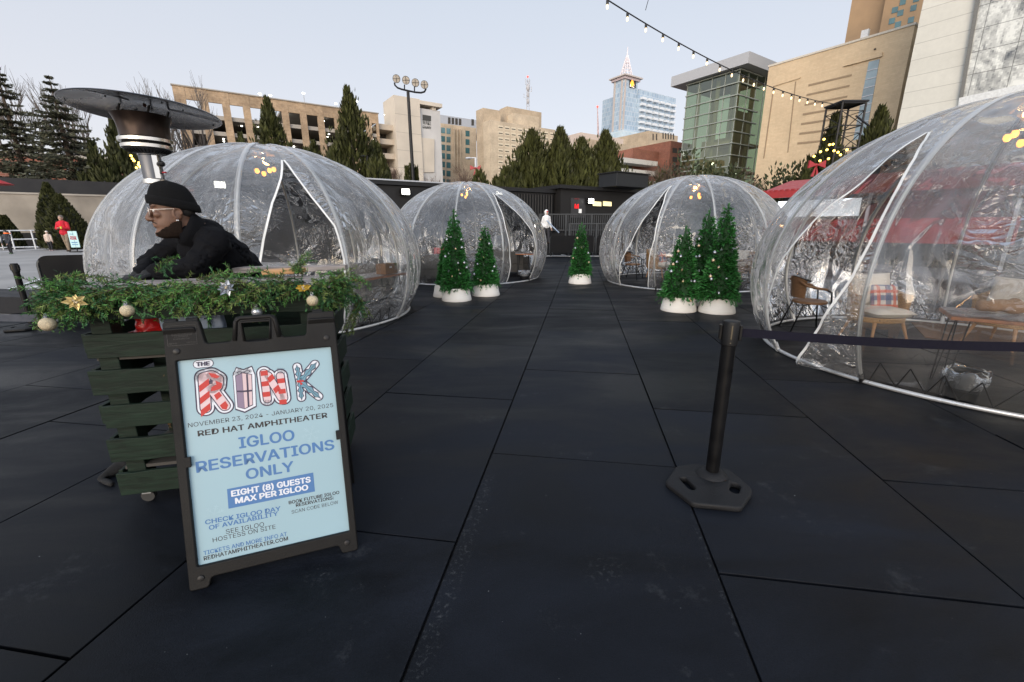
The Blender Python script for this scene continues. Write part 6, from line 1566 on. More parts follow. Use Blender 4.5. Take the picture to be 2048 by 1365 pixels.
win = rounded([(.036,.097),(.036,.993),(.654,.993),(.654,.097)], .006, 3); hh = rounded([(.300,1.052),(.292,1.142),(.410,1.142),(.402,1.052)], .016, 4)
b = plate2d(out, [win, hh], .040, .005, 2); b.xf(SM @ Matrix.Translation((0,0,-.012))); obj('frame', b, m_sign, Rg, smooth=True)
b = plate2d(rounded([(.030,.09),(.030,1.0),(.66,1.0),(.66,.09)], .004, 2), [], .006, 0); b.xf(SM @ Matrix.Translation((0,0,-.014))); obj('backing', b, m_sign, Rg)
hnd = MB(); hp = [(.262,1.06),(.272,1.145),(.290,1.160),(.410,1.160),(.428,1.145),(.440,1.06)]
hnd.tube([SM @ Vector((x, y, .006)) for x, y in hp], .010, 8); hnd.tube([SM @ Vector((x, y, .010)) for x, y in [(.300,1.055),(.292,1.140),(.410,1.140),(.402,1.055)]], .006, 6); obj('handle', hnd, m_sign, Rg, smooth='all')
for (x0, x1) in ((.006,.050),(.085,.128),(.590,.632)):
    obj('hinge', MB().tube([SM @ Vector((x0,1.165,-.010)), SM @ Vector((x1,1.165,-.010))], .014, 10), m_sign, Rg, smooth=True)
for (x, y) in ((.042,1.034),(.640,1.038),(.046,.048),(.638,.048)):
    k = MB().lathe([(.0125,0),(.0125,.004),(.009,.006)], 16); k.xf(SM @ Matrix.Translation((x,y,.0085))); obj('bolt', k, M('bolt_black', (.016,.015,.015), .5, spec=.3), Rg, smooth=True)
for (x, y) in ((.040,.552),(.650,.566)):
    k = plate2d(rounded([(x-.012,y-.022),(x+.012,y-.022),(x+.012,y+.022),(x-.012,y+.022)], .004), [], .012, .002); k.xf(SM @ Matrix.Translation((0,0,.003))); obj('clip', k, m_sign, Rg)
for y in (.50,):
    pass
plq = MB()
for (tx, x, y, w, h) in (('Signicade Deluxe',.018,1.128,.096,.012),('PLASTICADE',.035,1.108,.066,.010),('U.S. PATENTED',.040,1.094,.05,.006),('PLASTICADE.COM',.036,1.084,.058,.006),('MADE IN USA',.018,1.066,.03,.006),('1 800 772 0355',.082,1.066,.034,.006)):
    place_text(plq, tx, Vector((x,y,.0087)), Vector((1,0,0)), Vector((0,1,0)), w, h, .01)
for a, c in (((.014,1.060),(.120,1.060)),((.014,1.146),(.120,1.146)),((.014,1.060),(.014,1.146)),((.120,1.060),(.120,1.146)),((.032,1.103),(.104,1.103)),((.032,1.122),(.104,1.122)),((.032,1.103),(.032,1.122)),((.104,1.103),(.104,1.122))):
    plq.bar(Vector((*a,.0085)), Vector((*c,.0085)), .0012)
plq.xf(SM); obj('maker_plate', plq, M('embossed_plastic', (.016,.015,.015), .6), Rg)
# rear leaf
bk = plate2d(rounded([(0,0),(.072,0),(.084,.042),(.601,.042),(.613,0),(.685,0),(.685,1.14),(.568,1.14),(.553,1.045),(.132,1.045),(.118,1.14),(0,1.14)], .012), [rounded([(.05,.11),(.05,.98),(.635,.98),(.635,.11)], .006)], .030, .004)
su2 = -sback*sin(slean) + Z3*cos(slean); topb = su*1.165 - sback*.022; foot = topb - su2*1.165; n2 = sr.cross(su2); M2 = Matrix((sr, su2, n2)).transposed().to_4x4(); M2.translation = Vector((foot.x, foot.y, 0)); bk.xf(M2); obj('rear_leaf', bk, m_sign, Rg, smooth=True)
pp = MB().add([SM @ Vector(p) for p in ((.034,.095,-.0105),(.656,.095,-.0105),(.656,.995,-.0105),(.034,.995,-.0105))], [(0,1,2,3)])
def postermat():
    mt = M('poster_paper', (.265,.392,.448), .5, var=.03, scale=2.2, spec=.4); return mt
POST = obj('poster', pp, postermat(), Rg)
QO = SO + sn*-.0105
def ip(x, y):
    """survey pixel -> board coordinates"""
    P = plane_hit(SO + sn*-.0105, sn, x, y) - SO; return Vector((P.dot(sr), P.dot(su)))
LZ = [0]
def layer(mb2d, name, mat, same=False):
    """mb2d: MB in board coordinates; each layer lies .28 mm above the last"""
    LZ[0] += 0 if same else 1; z = -.0105 + .00028*LZ[0]; mb2d.v = [SM @ Vector((p.x, p.y, z + p.z)) for p in mb2d.v]; return obj(name, mb2d, mat, POST, fix=False)
def line(dst, body, LB, RBp, LT, bold):
    a = ip(*LB); b = ip(*RBp); c = ip(*LT); r_ = (b-a); w = r_.length; r_ = r_.normalized(); up = Vector((-r_.y, r_.x)); h = (c-a).dot(up)
    mb, tw, th = text_mb(body, bold); dst.join(MB().add([Vector((*(a + r_*(p.x/tw*w) + up*(p.y/th*h)), p.z*.00003)) for p in mb.v], mb.f))
c_blk = M('ink_black', (.022,.020,.022), .6); c_blu = M('ink_blue', (.050,.145,.33), .6, var=.04); c_wht = M('ink_white', (.60,.62,.67), .6, var=.02)
# pale snowflakes in the paper
fl = MB()
def flake(x, y, s):
    c = ip(x, y)
    for k in range(6):
        a = pi*k/3+.2; d = Vector((cos(a), sin(a)))
        def seg(p, q, w):
            t = (q-p).normalized(); n_ = Vector((-t.y, t.x))*w; fl.poly([(*(p-n_),0),(*(q-n_),0),(*(q+n_),0),(*(p+n_),0)])
        seg(c, c+d*s, .0012)
        for u in (.45,.7):
            for sg in (-1,1): e = Vector((cos(a+sg*.9), sin(a+sg*.9))); seg(c+d*s*u, c+d*s*u+e*s*.28, .001)
LZ[0] += 1
for q_ in ((622,868,.042),(428,1028,.040),(548,1008,.026),(470,720,.034)): fl = MB(); flake(*q_); layer(fl, 'snowflake', M('ink_pale', (.285,.415,.472), .5), True)
f = MB()
for (tx, LB, RBp, LT, bo) in [('NOVEMBER 23, 2024 - JANUARY 20, 2025',(376.7,857.6),(666.8,816),(375.6,847),0),('RED HAT AMPHITHEATER',(395.8,873.6),(655.2,835.6),(395,862.2),.030),
        ('SEE IGLOO',(452,1068.5),(528.5,1053),(451,1059.4),0),('HOSTESS ON SITE',(425.9,1085.4),(551.5,1057.6),(425,1076.6),0),('REDHATAMPHITHEATER.COM',(408,1121.8),(576.4,1080.8),(407.2,1113.4),.022),
        ('BOOK FUTURE IGLOO',(577.7,1009.3),(679,988),(577.2,1002.5),.03),('RESERVATIONS:',(592,1014.4),(667.7,998.8),(591.5,1007.4),.03),('SCAN CODE BELOW',(583.6,1028.2),(676.7,1007.7),(583,1021.3),0)]:
    f = MB(); line(f, tx, LB, RBp, LT, bo); layer(f, 'lettering', c_blk, tx[0] != 'N')
f = MB()
for (tx, LB, RBp, LT, bo) in [('IGLOO',(478.5,898.2),(590,880.8),(477.5,875.2),.030),('RESERVATIONS',(393,947),(669.5,899.2),(391.5,924),.030),('ONLY',(492.6,960.3),(588.7,942.8),(491,938.6),.030),
        ('CHECK IGLOO DAY',(410.5,1050),(561.8,1021.3),(409.3,1040.6),.03),('OF AVAILABILITY',(418.2,1060.8),(556.7,1031.2),(417.1,1051.6),.03),('TICKETS AND MORE INFO AT',(407.4,1111.2),(574.6,1071.8),(406.3,1102.8),.018)]:
    f = MB(); line(f, tx, LB, RBp, LT, bo); layer(f, 'lettering', c_blu, True)
f = MB(); q = [ip(*p) for p in ((454,978.7),(626.4,945.4),(630,983.3),(457,1018))]; f.poly([(p.x,p.y,0) for p in q])
layer(f, 'banner', c_blu, True)
f = MB(); line(f, 'EIGHT (8) GUESTS', (463,996.2), (622,966.6), (462.2,981.2), .045); layer(f, 'lettering', c_wht); f = MB(); line(f, 'MAX PER IGLOO', (470.8,1008.5), (617,980.2), (470,996.4), .045); layer(f, 'lettering', c_wht, True)
# the lettered logo: R as a candy cane, I as a parcel, N as a scarf, K of holly
Z2 = 4.55
def zp(x, y): return ip(320 + x/Z2, 600 + y/Z2)
PX = .00044*1.02
def stroke(mb, pts, w, n=10):
    """thick polyline with round ends, w in logo pixels"""
    pts = [zp(*p) for p in pts]; r_ = w*PX/2
    for a, b in zip(pts, pts[1:]):
        t = (b-a).normalized(); n_ = Vector((-t.y, t.x)); ang = atan2(n_.y, n_.x); ring = []
        for i in range(n+1): q = ang + pi*i/n; ring.append(a + Vector((cos(q), sin(q)))*r_)
        for i in range(n+1): q = ang - pi + pi*i/n; ring.append(b + Vector((cos(q), sin(q)))*r_)
        mb.poly([(*p,0) for p in ring])
def polyz(mb, pts): mb.poly([(*zp(*p),0) for p in pts])
c_dk = M('ink_plum', (.035,.025,.055), .6); c_red = M('ink_red', (.42,.028,.022), .6, var=.05); c_pk = M('ink_pink', (.56,.42,.44), .6); c_lb = M('ink_ice', (.62,.78,.86), .6); c_pur = M('ink_mauve', (.20,.15,.22), .6); c_grn = M('ink_teal', (.11,.24,.31), .6)
Rs = [[(398,705),(418,985)], [(398,705),(470,688),(530,722),(524,785),(480,812)], [(472,805),(592,965)]]
Ns = [[(945,665),(978,905)], [(985,690),(1105,890)], [(1095,690),(1128,895)]]
Ks = [[(1248,610),(1276,745)], [(1276,745),(1410,585)], [(1276,745),(1288,890)], [(1276,745),(1445,880)]]
Ip = [(672,700),(700,632),(760,650),(830,622),(858,690),(868,958),(772,1008),(694,982)]
for extra, mat, nm in ((70, c_dk, 'logo_rim'), (45, c_wht, 'logo_border')):
    f = MB()
    for S_, w in ((Rs,92),(Ns,72),(Ks,30)):
        for s_ in S_: stroke(f, s_, w+extra*(1 if w > 40 else .9))
    k = extra-20; c = Vector((768,815)); polyz(f, [((c + (Vector(p)-c)*(1+ (k/420 if extra > 50 else k/520)))).to_tuple() for p in Ip]); stroke(f, [(692,672),(720,645),(760,668),(800,640),(822,650)], extra*.8)
    stroke(f, [(345,588),(445,578)], 44+extra*.55); layer(f, nm, mat)
f = MB()
for s_ in Rs: stroke(f, s_, 104)
for s_ in Ns: stroke(f, s_, 84)
polyz(f, [(684,690),(748,660),(838,676),(848,958),(772,996),(706,978)]); layer(f, 'logo_outline', c_dk)
f = MB()
for s_ in Rs: stroke(f, s_, 86)
for s_ in Ns: stroke(f, s_, 66)
polyz(f, [(748,668),(832,682),(842,952),(772,988)]); layer(f, 'logo_fill', c_pk)
f = MB()
polyz(f, [(690,696),(746,668),(770,990),(711,974)]); layer(f, 'logo_shade', c_pur)
f = MB()
for k in range(3):
    y = 720+k*112; polyz(f, [(357+k*7,y+62),(445+k*6,y-6),(450+k*6,y+52),(362+k*7,y+122)])
polyz(f, [(440,664),(500,672),(545,700),(520,716),(470,705)]); polyz(f, [(505,735),(566,760),(560,806),(500,828),(462,832),(470,795),(515,770)])
polyz(f, [(492,868),(540,835),(566,872),(518,914)]); polyz(f, [(546,960),(596,920),(622,958),(606,1000),(566,992)])
layer(f, 'cane_stripes', c_red); f = MB(); f2 = MB()
for k in range(3):
    y = 650+k*96; polyz(f, [(913+k*10,y),(978+k*11,y-8),(984+k*11,y+36),(918+k*10,y+44)]); polyz(f2, [(1066+k*9,y+70),(1132+k*9,y+62),(1138+k*9,y+104),(1072+k*9,y+112)])
for k in range(2): y = 700+k*98; polyz(f, [(975+k*54,y+14),(1022+k*54,y-28),(1046+k*54,y+14),(998+k*54,y+56)])
layer(f, 'scarf_stripes', c_red, True); layer(f2, 'scarf_stripes', c_red, True)
f = MB()
polyz(f, [(784,676),(800,678),(816,968),(800,976)]); polyz(f, [(696,826),(746,826),(838,818),(839,834),(748,842),(697,840)])
layer(f, 'parcel_ribbon', c_dk); f = MB()
polyz(f, [(455,715),(483,735),(480,752),(458,758)])  # dark hole inside the bowl of the R, as printed
layer(f, 'cane_counter', c_dk, True); f = MB()
for k in range(6): x = 944+k*14; polyz(f, [(x,912),(x+4,911),(x+8,955),(x+4,956)]); x = 1066+k*12; polyz(f, [(x,622),(x+3,621),(x+8,672),(x+5,673)])
layer(f, 'scarf_fringe', c_dk, True); f = MB()
for s_ in ([(700,664),(722,650),(752,664),(722,676),(700,664)], [(760,664),(792,640),(822,648),(796,668),(760,664)]): stroke(f, s_, 5)
layer(f, 'parcel_bow', c_dk, True)
f = MB(); g2 = MB()
for tip, w in (((1243,592),26),((1428,566),30),((1290,915),26),((1466,900),30)):
    c = Vector((1276,745)); t = Vector(tip)-c; n_ = Vector((-t.y, t.x)).normalized()*w
    def lf(k): 
        pts = []
        for i, (u, s_) in enumerate([(.0,.3),(.18,1.0),(.30,.45),(.48,1.05),(.60,.45),(.78,.8),(.86,.3)]): pts.append(c + t*u + n_*s_*k)
        pts2 = [c + t*u - n_*s_*k for (u, s_) in [(.86,.3),(.78,.8),(.60,.45),(.48,1.05),(.30,.45),(.18,1.0),(.0,.3)]]
        return pts + [c + t*(1+.02*(k-1))] + pts2
    polyz(f, [p.to_tuple() for p in lf(1.25)]); polyz(g2, [p.to_tuple() for p in lf(.85)])
layer(f, 'holly_outline', c_dk); layer(g2, 'holly_leaf', c_grn)
f = MB()
for tip in ((1243,592),(1428,566),(1290,915),(1466,900)): stroke(f, [(1276,745),tip], 4)
layer(f, 'holly_vein', c_dk)
f = MB()
for (x, y) in ((1256,742),(1298,738),(1286,764)): stroke(f, [(x,y),(x+1,y)], 22)
stroke(f, [(1275,742),(1276,742)], 30); layer(f, 'holly_berry', c_red)
f = MB(); line(f, 'THE', (392.8,733.4), (420.5,731.2), (392.0,725.0), .05); layer(f, 'logo_word', c_dk)
# ------------------------------------------------------------------ green slatted counter
CO = Vector((-2.15, 2.07, 0)); cyaw = radians(13); CX_ = Vector((cos(cyaw), sin(cyaw), 0)); CY_ = Vector((-sin(cyaw), cos(cyaw), 0))
CLn, CDp, CTOP = 1.13, .58, 1.235
def cl(x, y, z): return CO + CX_*x + CY_*y + Z3*z
def z_at(P, py):
    lo, hi = -.2, 3
    for _ in range(50):
        k = (lo+hi)/2
        if pix(Vector((P.x, P.y, k)))[1] > py: lo = k
        else: hi = k
    return lo
def plankmat(name, col, worn, chip=.62):
    mt = bpy.data.materials.new(name); mt.use_nodes = True; nt = mt.node_tree; L = nt.links; b = nt.nodes['Principled BSDF']
    tcn = N(nt, 'ShaderNodeTexCoord'); mp = N(nt, 'ShaderNodeMapping'); mp.inputs['Rotation'].default_value = (0,0,-cyaw); mp.inputs['Scale'].default_value = (3,10,26); L.new(tcn.outputs['Object'], mp.inputs[0])
    n1 = N(nt, 'ShaderNodeTexNoise'); n1.inputs['Scale'].default_value = 1.5; n1.inputs['Detail'].default_value = 8; n1.inputs['Distortion'].default_value = .8; L.new(mp.outputs[0], n1.inputs['Vector'])
    n2 = N(nt, 'ShaderNodeTexNoise'); n2.inputs['Scale'].default_value = 3.5; n2.inputs['Detail'].default_value = 9; n2.inputs['Roughness'].default_value = .7; L.new(tcn.outputs['Object'], n2.inputs['Vector'])
    g_ = N(nt, 'ShaderNodeNewGeometry'); pt = N(nt, 'ShaderNodeMapRange'); pt.inputs[1].default_value = .50; pt.inputs[2].default_value = .60; L.new(g_.outputs['Pointiness'], pt.inputs[0])
    r = N(nt, 'ShaderNodeMapRange'); r.inputs[1].default_value = .3; r.inputs[2].default_value = .7; r.inputs[3].default_value = .55; r.inputs[4].default_value = 1.5; L.new(n1.outputs[0], r.inputs[0])
    ri = N(nt, 'ShaderNodeMapRange'); ri.inputs[3].default_value = .75; ri.inputs[4].default_value = 1.25; L.new(g_.outputs['Random Per Island'], ri.inputs[0]); mm = N(nt, 'ShaderNodeMath', operation='MULTIPLY'); L.new(r.outputs[0], mm.inputs[0]); L.new(ri.outputs[0], mm.inputs[1])
    sc = N(nt, 'ShaderNodeVectorMath', operation='SCALE'); sc.inputs[0].default_value = col; L.new(mm.outputs[0], sc.inputs['Scale'])
    rc = N(nt, 'ShaderNodeMapRange'); rc.inputs[1].default_value = chip; rc.inputs[2].default_value = chip+.03; L.new(n2.outputs[0], rc.inputs[0])
    mx = N(nt, 'ShaderNodeMix', data_type='RGBA'); L.new(rc.outputs[0], mx.inputs[0]); L.new(sc.outputs[0], mx.inputs[6]); mx.inputs[7].default_value = (*worn,1); L.new(mx.outputs[2], b.inputs['Base Color'])
    b.inputs['Roughness'].default_value = .66; b.inputs['Specular IOR Level'].default_value = .25
    bp = N(nt, 'ShaderNodeBump'); bp.inputs['Strength'].default_value = .5; bp.inputs['Distance'].default_value = .006; L.new(n1.outputs[0], bp.inputs['Height']); L.new(bp.outputs[0], b.inputs['Normal']); MATS[name] = mt; return mt
m_green = plankmat('green_planks', (.0062,.0150,.0090), (.22,.13,.06), .665); m_grey_wood = plankmat('weathered_boards', (.30,.265,.25), (.16,.14,.13), .62)
r = thing('slatted_counter', 'dark green slatted wooden counter on castors with a weathered top', 'counter', CO)
rows = [(671.9,719),(744,792.5),(815,859),(881,925.6),(949,991)]
rn = random.Random(5); f = MB(); sd = MB(); lf_ = MB(); zs = [(z_at(CO, b_), z_at(CO, a)) for a, b_ in rows]
def plank(mb, o, L, dirx, n, t, z0, z1, seed):
    """board with slightly ragged ends and wavy edges"""
    k = 14; rq = random.Random(seed); front = []; 
    base = len(mb.v)
    for i in range(k+1):
        x = L*i/k + (rq.uniform(-.012,.012) if i in (0,k) else 0)
        zz0 = z0 + rq.uniform(-.003,.003); zz1 = z1 + rq.uniform(-.003,.003)
        for (q, z) in ((0,zz0),(0,zz1),(t,zz1),(t,zz0)): mb.v.append(o + dirx*x + n*q + Z3*z)
    for i in range(k):
        for q in range(4): a = base+i*4+q; b = base+i*4+(q+1)%4; mb.f.append((a, b, b+4, a+4))
    mb.f.append((base+3,base+2,base+1,base)); e = base+k*4; mb.f.append((e,e+1,e+2,e+3))
for i, (z0, z1) in enumerate(zs):
    plank(f, cl(0,0,0) - CX_*rn.uniform(-.004,.014), CLn+.01, CX_, CY_, .022, z0, z1, i); plank(sd, cl(CLn,.01,0) , CDp - .02, CY_, -CX_, -.022, z0, z1, i+9); plank(lf_, cl(-.024,.03,0), CDp-.05, CY_, CX_, .022, z0+.02, z1, i+19)
obj('slat_panel', f, m_green, r, True, bevel=.003); obj('side_slats', sd, m_green, r, True, bevel=.003); obj('side_slats', lf_, m_green, r, True, bevel=.003)
bk = MB()
for i, (z0, z1) in enumerate(zs): plank(bk, cl(0,CDp-.022,0), CLn, CX_, CY_, .022, z0, z1, i+30)
obj('rear_slats', bk, m_green, r, True)
for x in (.03, CLn-.12):
    for y in (.024, CDp-.115): obj('corner_post', MB().obox(cl(x,y,.07), CX_*.088, CY_*.088, Z3*(CTOP-.105)), m_green, r, True, bevel=.004)
za0, za1 = z_at(CO, 642), CTOP-.034
f = MB(); plank(f, cl(-.03,-.022,0), CLn+.07, CX_, CY_, .022, za0, za1, 50); plank(f, cl(CLn+.023,0,0), CDp, CY_, CX_, .022, za0, za1, 51); plank(f, cl(-.028,0,0), CDp, CY_, CX_, .022, za0, za1, 52); obj('apron', f, m_green, r, True, bevel=.003)
f = MB()
for i in range(2): y = -.055 + i*.163; plank(f, cl(-.05,y,0), CLn+.12, CX_, CY_, .158, CTOP-.034, CTOP + (.002 if i%2 else 0), 60+i)
obj('countertop', f, m_grey_wood, r, True, bevel=.004)
f = MB(); plank(f, cl(.52,CDp-.05,0), CLn-.46, CX_, CY_, .12, CTOP+.004, CTOP+.034, 70); obj('rear_lip', f, m_grey_wood, r, True, bevel=.003)
for zsh in (zs[0][0]-.02, zs[4][1]+.01): obj('shelf', MB().obox(cl(.02,.03,zsh), CX_*(CLn-.04), CY_*(CDp-.06), Z3*.018), M('shelf_dark', (.05,.045,.04), .8), r, True)
for x in (.08, CLn-.08):
    for y in (.06, CDp-.08):
        f = MB(); f.tube([cl(x,y,.036)-CY_*.014, cl(x,y,.036)+CY_*.014], .034, 14); c_ = obj('castor', f, M('castor_rubber', (.03,.03,.03), .6), r, True); obj('castor_fork', MB().obox(cl(x-.022,y-.02,.055), CX_*.044, CY_*.04, Z3*.035), m_steel, c_, True)
obj('brace', MB().bar(cl(.25,CDp-.035,zs[3][0]), cl(.8,CDp-.035,zs[1][1]), .07, .02), m_green, r, True)
# things lying in the counter
zsh = zs[0][0]-.002
f = MB(); capsule(f, cl(.13,.16,zsh+.05), cl(.30,.17,zsh+.06), .055, .06); f.ball(cl(.2,.2,zsh+.13), .075, 10, 8, .8, 1, 1.2); capsule(f, cl(.17,.16,zsh+.2), cl(.18,.16,zsh+.31), .03, .028)
tag(remeshed('red_sack', f, M('red_satin', (.42,.012,.012), .35, var=.15, bump=.4, bscale=20), None, .009, True, 3, .008, 18), 'glossy red cloth tucked behind the top green slat', 'cloth')
f = MB(); f.obox(cl(.30,.09,zsh+.004), CX_*.30, CY_*.05 + Z3*.0, Z3*.335); bg_ = remeshed('printed_bag', f, M('slate_cloth', (.16,.20,.27), .9, var=.12, bump=.3, bscale=30), None, .010, True, 4, .006, 10)
tag(bg_, 'slate blue cloth bag with white print behind the top green slat', 'bag')
f = MB()
o = cl(.43,.078,zsh+.205); place_text(f, '8&B', o, CX_, Z3, .13, .058, .01); place_text(f, '&', o + Z3*.075 + CX_*.02, CX_, Z3, .09, .045, .01); obj('print', f, M('white_print', (.55,.57,.60), .8), bg_, fix=False)
f = MB(); capsule(f, gz(203,962)+Z3*.02, gz(238,946)+Z3*.05+Vector((.05,.1,0)), .022, .06, 12); capsule(f, gz(200,963)+Z3*.012, gz(225,972)+Z3*.015, .014, .02, 10)
tag(remeshed('dark_bundle', f, M('grey_canvas', (.007,.007,.0075), .95, var=.2, bump=.3, bscale=40), None, .012, True, 3, .014, 9), 'dark canvas bundle on the ground at the left foot of the counter', 'bundle')
fo = gz(522, 552, CTOP+.02); f = MB(); f.obox(fo + CY_*.01, CX_*.20 + CY_*.06, CY_*.10, Z3*.028); tag(obj('leather_folder', f, M('tan_leather', (.50,.27,.12), .55, var=.08), bevel=.006), 'tan folder lying on the counter beside the man\'s jacket', 'folder')

# ------------------------------------------------------------------ garland on the counter edge
m_ned = leafmat('garland_green', (.072,.190,.044), .85, .5); m_ned2 = leafmat('garland_olive', (.135,.195,.050), .6, .5); m_ced = leafmat('cedar_green', (.040,.120,.044), .75, .5)
gr = thing('garland', 'thick green conifer garland draped along the counter edge', 'garland', cl(.5,-.08,CTOP))
def gpath(t):
    """along the overhanging front edge with both ends wrapped round the corners"""
    pts = [cl(.0,.10,CTOP-.02), cl(-.02,-.0,CTOP-.03), cl(.03,-.075,CTOP-.035), cl(.16,-.08,CTOP-.015), cl(.35,-.08,CTOP-.02), cl(.58,-.08,CTOP-.02), cl(.82,-.08,CTOP-.01), cl(1.02,-.10,CTOP-.0), cl(1.14,-.06,CTOP-.03), cl(1.19,.10,CTOP-.04), cl(1.20,.26,CTOP-.06)]
    k = t*(len(pts)-1); i = min(int(k), len(pts)-2); return pts[i].lerp(pts[i+1], k-i)
rn = random.Random(77); A_ = MB(); B_ = MB(); C_ = MB(); ST = MB()
ST.tube([gpath(i/40) + Z3*.01*sin(i) for i in range(41)], .006, 6)
def needle(mb, p, d, L, w):
    d = d.normalized(); s = d.cross(Vector((rn.uniform(-1,1), rn.uniform(-1,1), rn.uniform(-1,1)))).normalized()*w; n = len(mb.v); mb.v += [p - s, p + s, p + d*L*.6 + s*.8, p + d*L, p + d*L*.6 - s*.8]; mb.f.append((n,n+1,n+2,n+3,n+4))
def sprig(p, d, L, mb, kind):
    d = d.normalized(); pts = [p]; g_ = Vector((0,0,-.22 if kind else -.10))
    for i in range(9): d = (d + g_*.5 + Vector((rn.uniform(-.07,.07), rn.uniform(-.07,.07), rn.uniform(-.07,.07)))).normalized(); pts.append(pts[-1] + d*L/9)
    ST.tube(pts[::3], [.0022,.0018,.0014,.001], 4, cap=False)
    nn = int(L/.0024)
    for i in range(nn):
        t = i/nn; k = min(8, int(t*9)); q = pts[k].lerp(pts[k+1], t*9-k); ax = (pts[k+1]-pts[k]).normalized(); o = ax.orthogonal().normalized(); o.rotate(Matrix.Rotation(rn.random()*6.283, 3, ax))
        if kind == 0: needle(mb, q, ax*.75 + o, rn.uniform(.020,.032)*(1-.3*t), .0016)
        else: needle(mb, q, ax*1.1 + o*.75, rn.uniform(.013,.024)*(1-.4*t), .0024)
    if kind:
        for s_ in range(3):
            k = 2+s_*2; o = (pts[k+1]-pts[k]).normalized().orthogonal().normalized(); o.rotate(Matrix.Rotation(rn.random()*6.283, 3, (pts[k+1]-pts[k]).normalized()))
            for i in range(14): needle(mb, pts[k] + o*(L*.35*i/14), o + Vector((rn.uniform(-.6,.6), rn.uniform(-.6,.6), rn.uniform(-.8,.3))), .016, .0018)
dens = [(0,.14,1.0),(.14,.30,.65),(.30,.48,.62),(.48,.60,.95),(.60,.68,.5),(.68,.80,.42),(.80,1.0,1.0)]
nsp = 0
while nsp < 560:
    t = rn.random(); dn = [d_ for a, b, d_ in dens if a <= t <= b][0]
    if rn.random() > dn: continue
    nsp += 1; p = gpath(t) + Vector((rn.gauss(0,.024), rn.gauss(0,.024), rn.gauss(0,.020))); tg = (gpath(min(1,t+.02))-gpath(max(0,t-.02))).normalized(); out = Vector((tg.y,-tg.x,0)) if tg.length else -CY_
    u = rn.random(); kind = rn.choice((0,0,0,1,1))
    d = tg*rn.choice((-1,1))*rn.uniform(.4,1.3) + out*rn.uniform(.0,.8) + Z3*(rn.uniform(-1.3,.2) if u < .70 else rn.uniform(.1,.9))
    sprig(p, d, rn.uniform(.08,.18), (A_ if rn.random() < .6 else B_) if kind == 0 else C_, kind)
for (px, py, qx, qy, n) in [(120,560,205,535,3),(318,548,340,505,5),(400,560,450,542,3),(590,545,603,508,6),(610,548,580,530,4),(700,550,735,560,4),(410,600,430,655,8),(345,600,320,635,7),(530,600,512,640,8),(560,590,548,625,4),(240,600,225,640,7),(290,590,300,622,3),(85,600,72,650,5),(705,590,735,628,9),(720,600,690,660,7),(650,560,655,590,3),(175,600,165,628,4),(110,610,140,640,4)]:
    for q in range(n):
        yb = 2.0 + (px-100)/640*.62 + rn.uniform(-.02,.03); a = at(px + rn.uniform(-8,8), py + rn.uniform(-4,4), yb); b = at(qx + rn.uniform(-12,12), qy + rn.uniform(-8,8), yb - rn.uniform(.0,.05)); kind = rn.choice((0,0,1)); sprig(a, b-a, (b-a).length*1.05, (A_ if rn.random() < .5 else B_) if kind == 0 else C_, kind)
obj('needles', A_, m_ned, gr, True, fix=False); obj('olive_needles', B_, m_ned2, gr, True, fix=False); obj('cedar_sprays', C_, m_ced, gr, True, fix=False); obj('stem', ST, m_bark, gr, True)
m_glit = M('glitter_gold', (.60,.50,.34), .38, metal=.5, var=.45, scale=420, bump=.6, bscale=500); m_glits = M('glitter_silver', (.55,.57,.60), .3, metal=.7, var=.3, scale=300)
for (x, y, rr, mt, Y, lab) in [(95.5,649,.031,m_glit,1.90,'gold glitter ball hanging at the left end of the garland'), (254.5,622,.027,m_glit,1.90,'gold glitter ball hanging below the garland above the slate bag'), (625,602,.0275,m_glit,2.12,'gold glitter ball hanging on the bare green board right of the sign handle'), (514,624,.026,m_glits,2.17,'silver ball peeping out above the sign handle')]:
    c = at(x, y, Y); o = thing('bauble', lab, 'bauble', c, group='baubles on the garland'); obj('ball', MB().ball((0,0,0), rr, 20, 14), mt, o, smooth='all'); k = MB().lathe([(.009,rr*.93),(.009,rr*1.2),(.006,rr*1.24)], 10); k.tube([Vector((.006*cos(a), 0, rr*1.36+.006*sin(a))) for a in [2*pi*i/10 for i in range(10)]], .0012, 5, closed=True); obj('cap', k, m_silver, o, smooth=True)
def poinsettia(lab, x, y, Y, R, mat, sq=1.0):
    c = at(x, y, Y); o = thing('poinsettia', lab, 'ornament', c, group='glitter flowers on the garland'); rq = random.Random(int(x)); fw = (CC-c).normalized(); fw = (fw + Z3*.25*sq).normalized(); a_ = fw.cross(Z3).normalized(); b_ = a_.cross(fw)
    f = MB()
    for ring, (n, L, lift) in enumerate(((7,R,.25),(6,R*.72,.55),(4,R*.4,.9))):
        for i in range(n):
            w = 2*pi*(i+.35*ring)/n + rq.uniform(-.15,.15); d = a_*cos(w) + b_*sin(w)*sq; s = fw.cross(d).normalized(); L_ = L*rq.uniform(.85,1.15); wd = L_*.26; base = fw*.004*ring; mid = d*L_*.5 + fw*L_*lift*.55; tip = d*L_ + fw*L_*lift*.35
            m_ = len(f.v); f.v += [base, mid - s*wd + fw*.004, mid - fw*L_*.06, mid + s*wd + fw*.004, tip]; f.f += [(m_,m_+1,m_+2),(m_,m_+2,m_+3),(m_+1,m_+4,m_+2),(m_+2,m_+4,m_+3)]
    obj('petals', f, mat, o, fix=False); f = MB()
    for i in range(7): f.ball(fw*.012 + a_*rq.uniform(-.006,.006) + b_*rq.uniform(-.006,.006), .0035, 6, 5)
    obj('centre', f, m_glit, o)
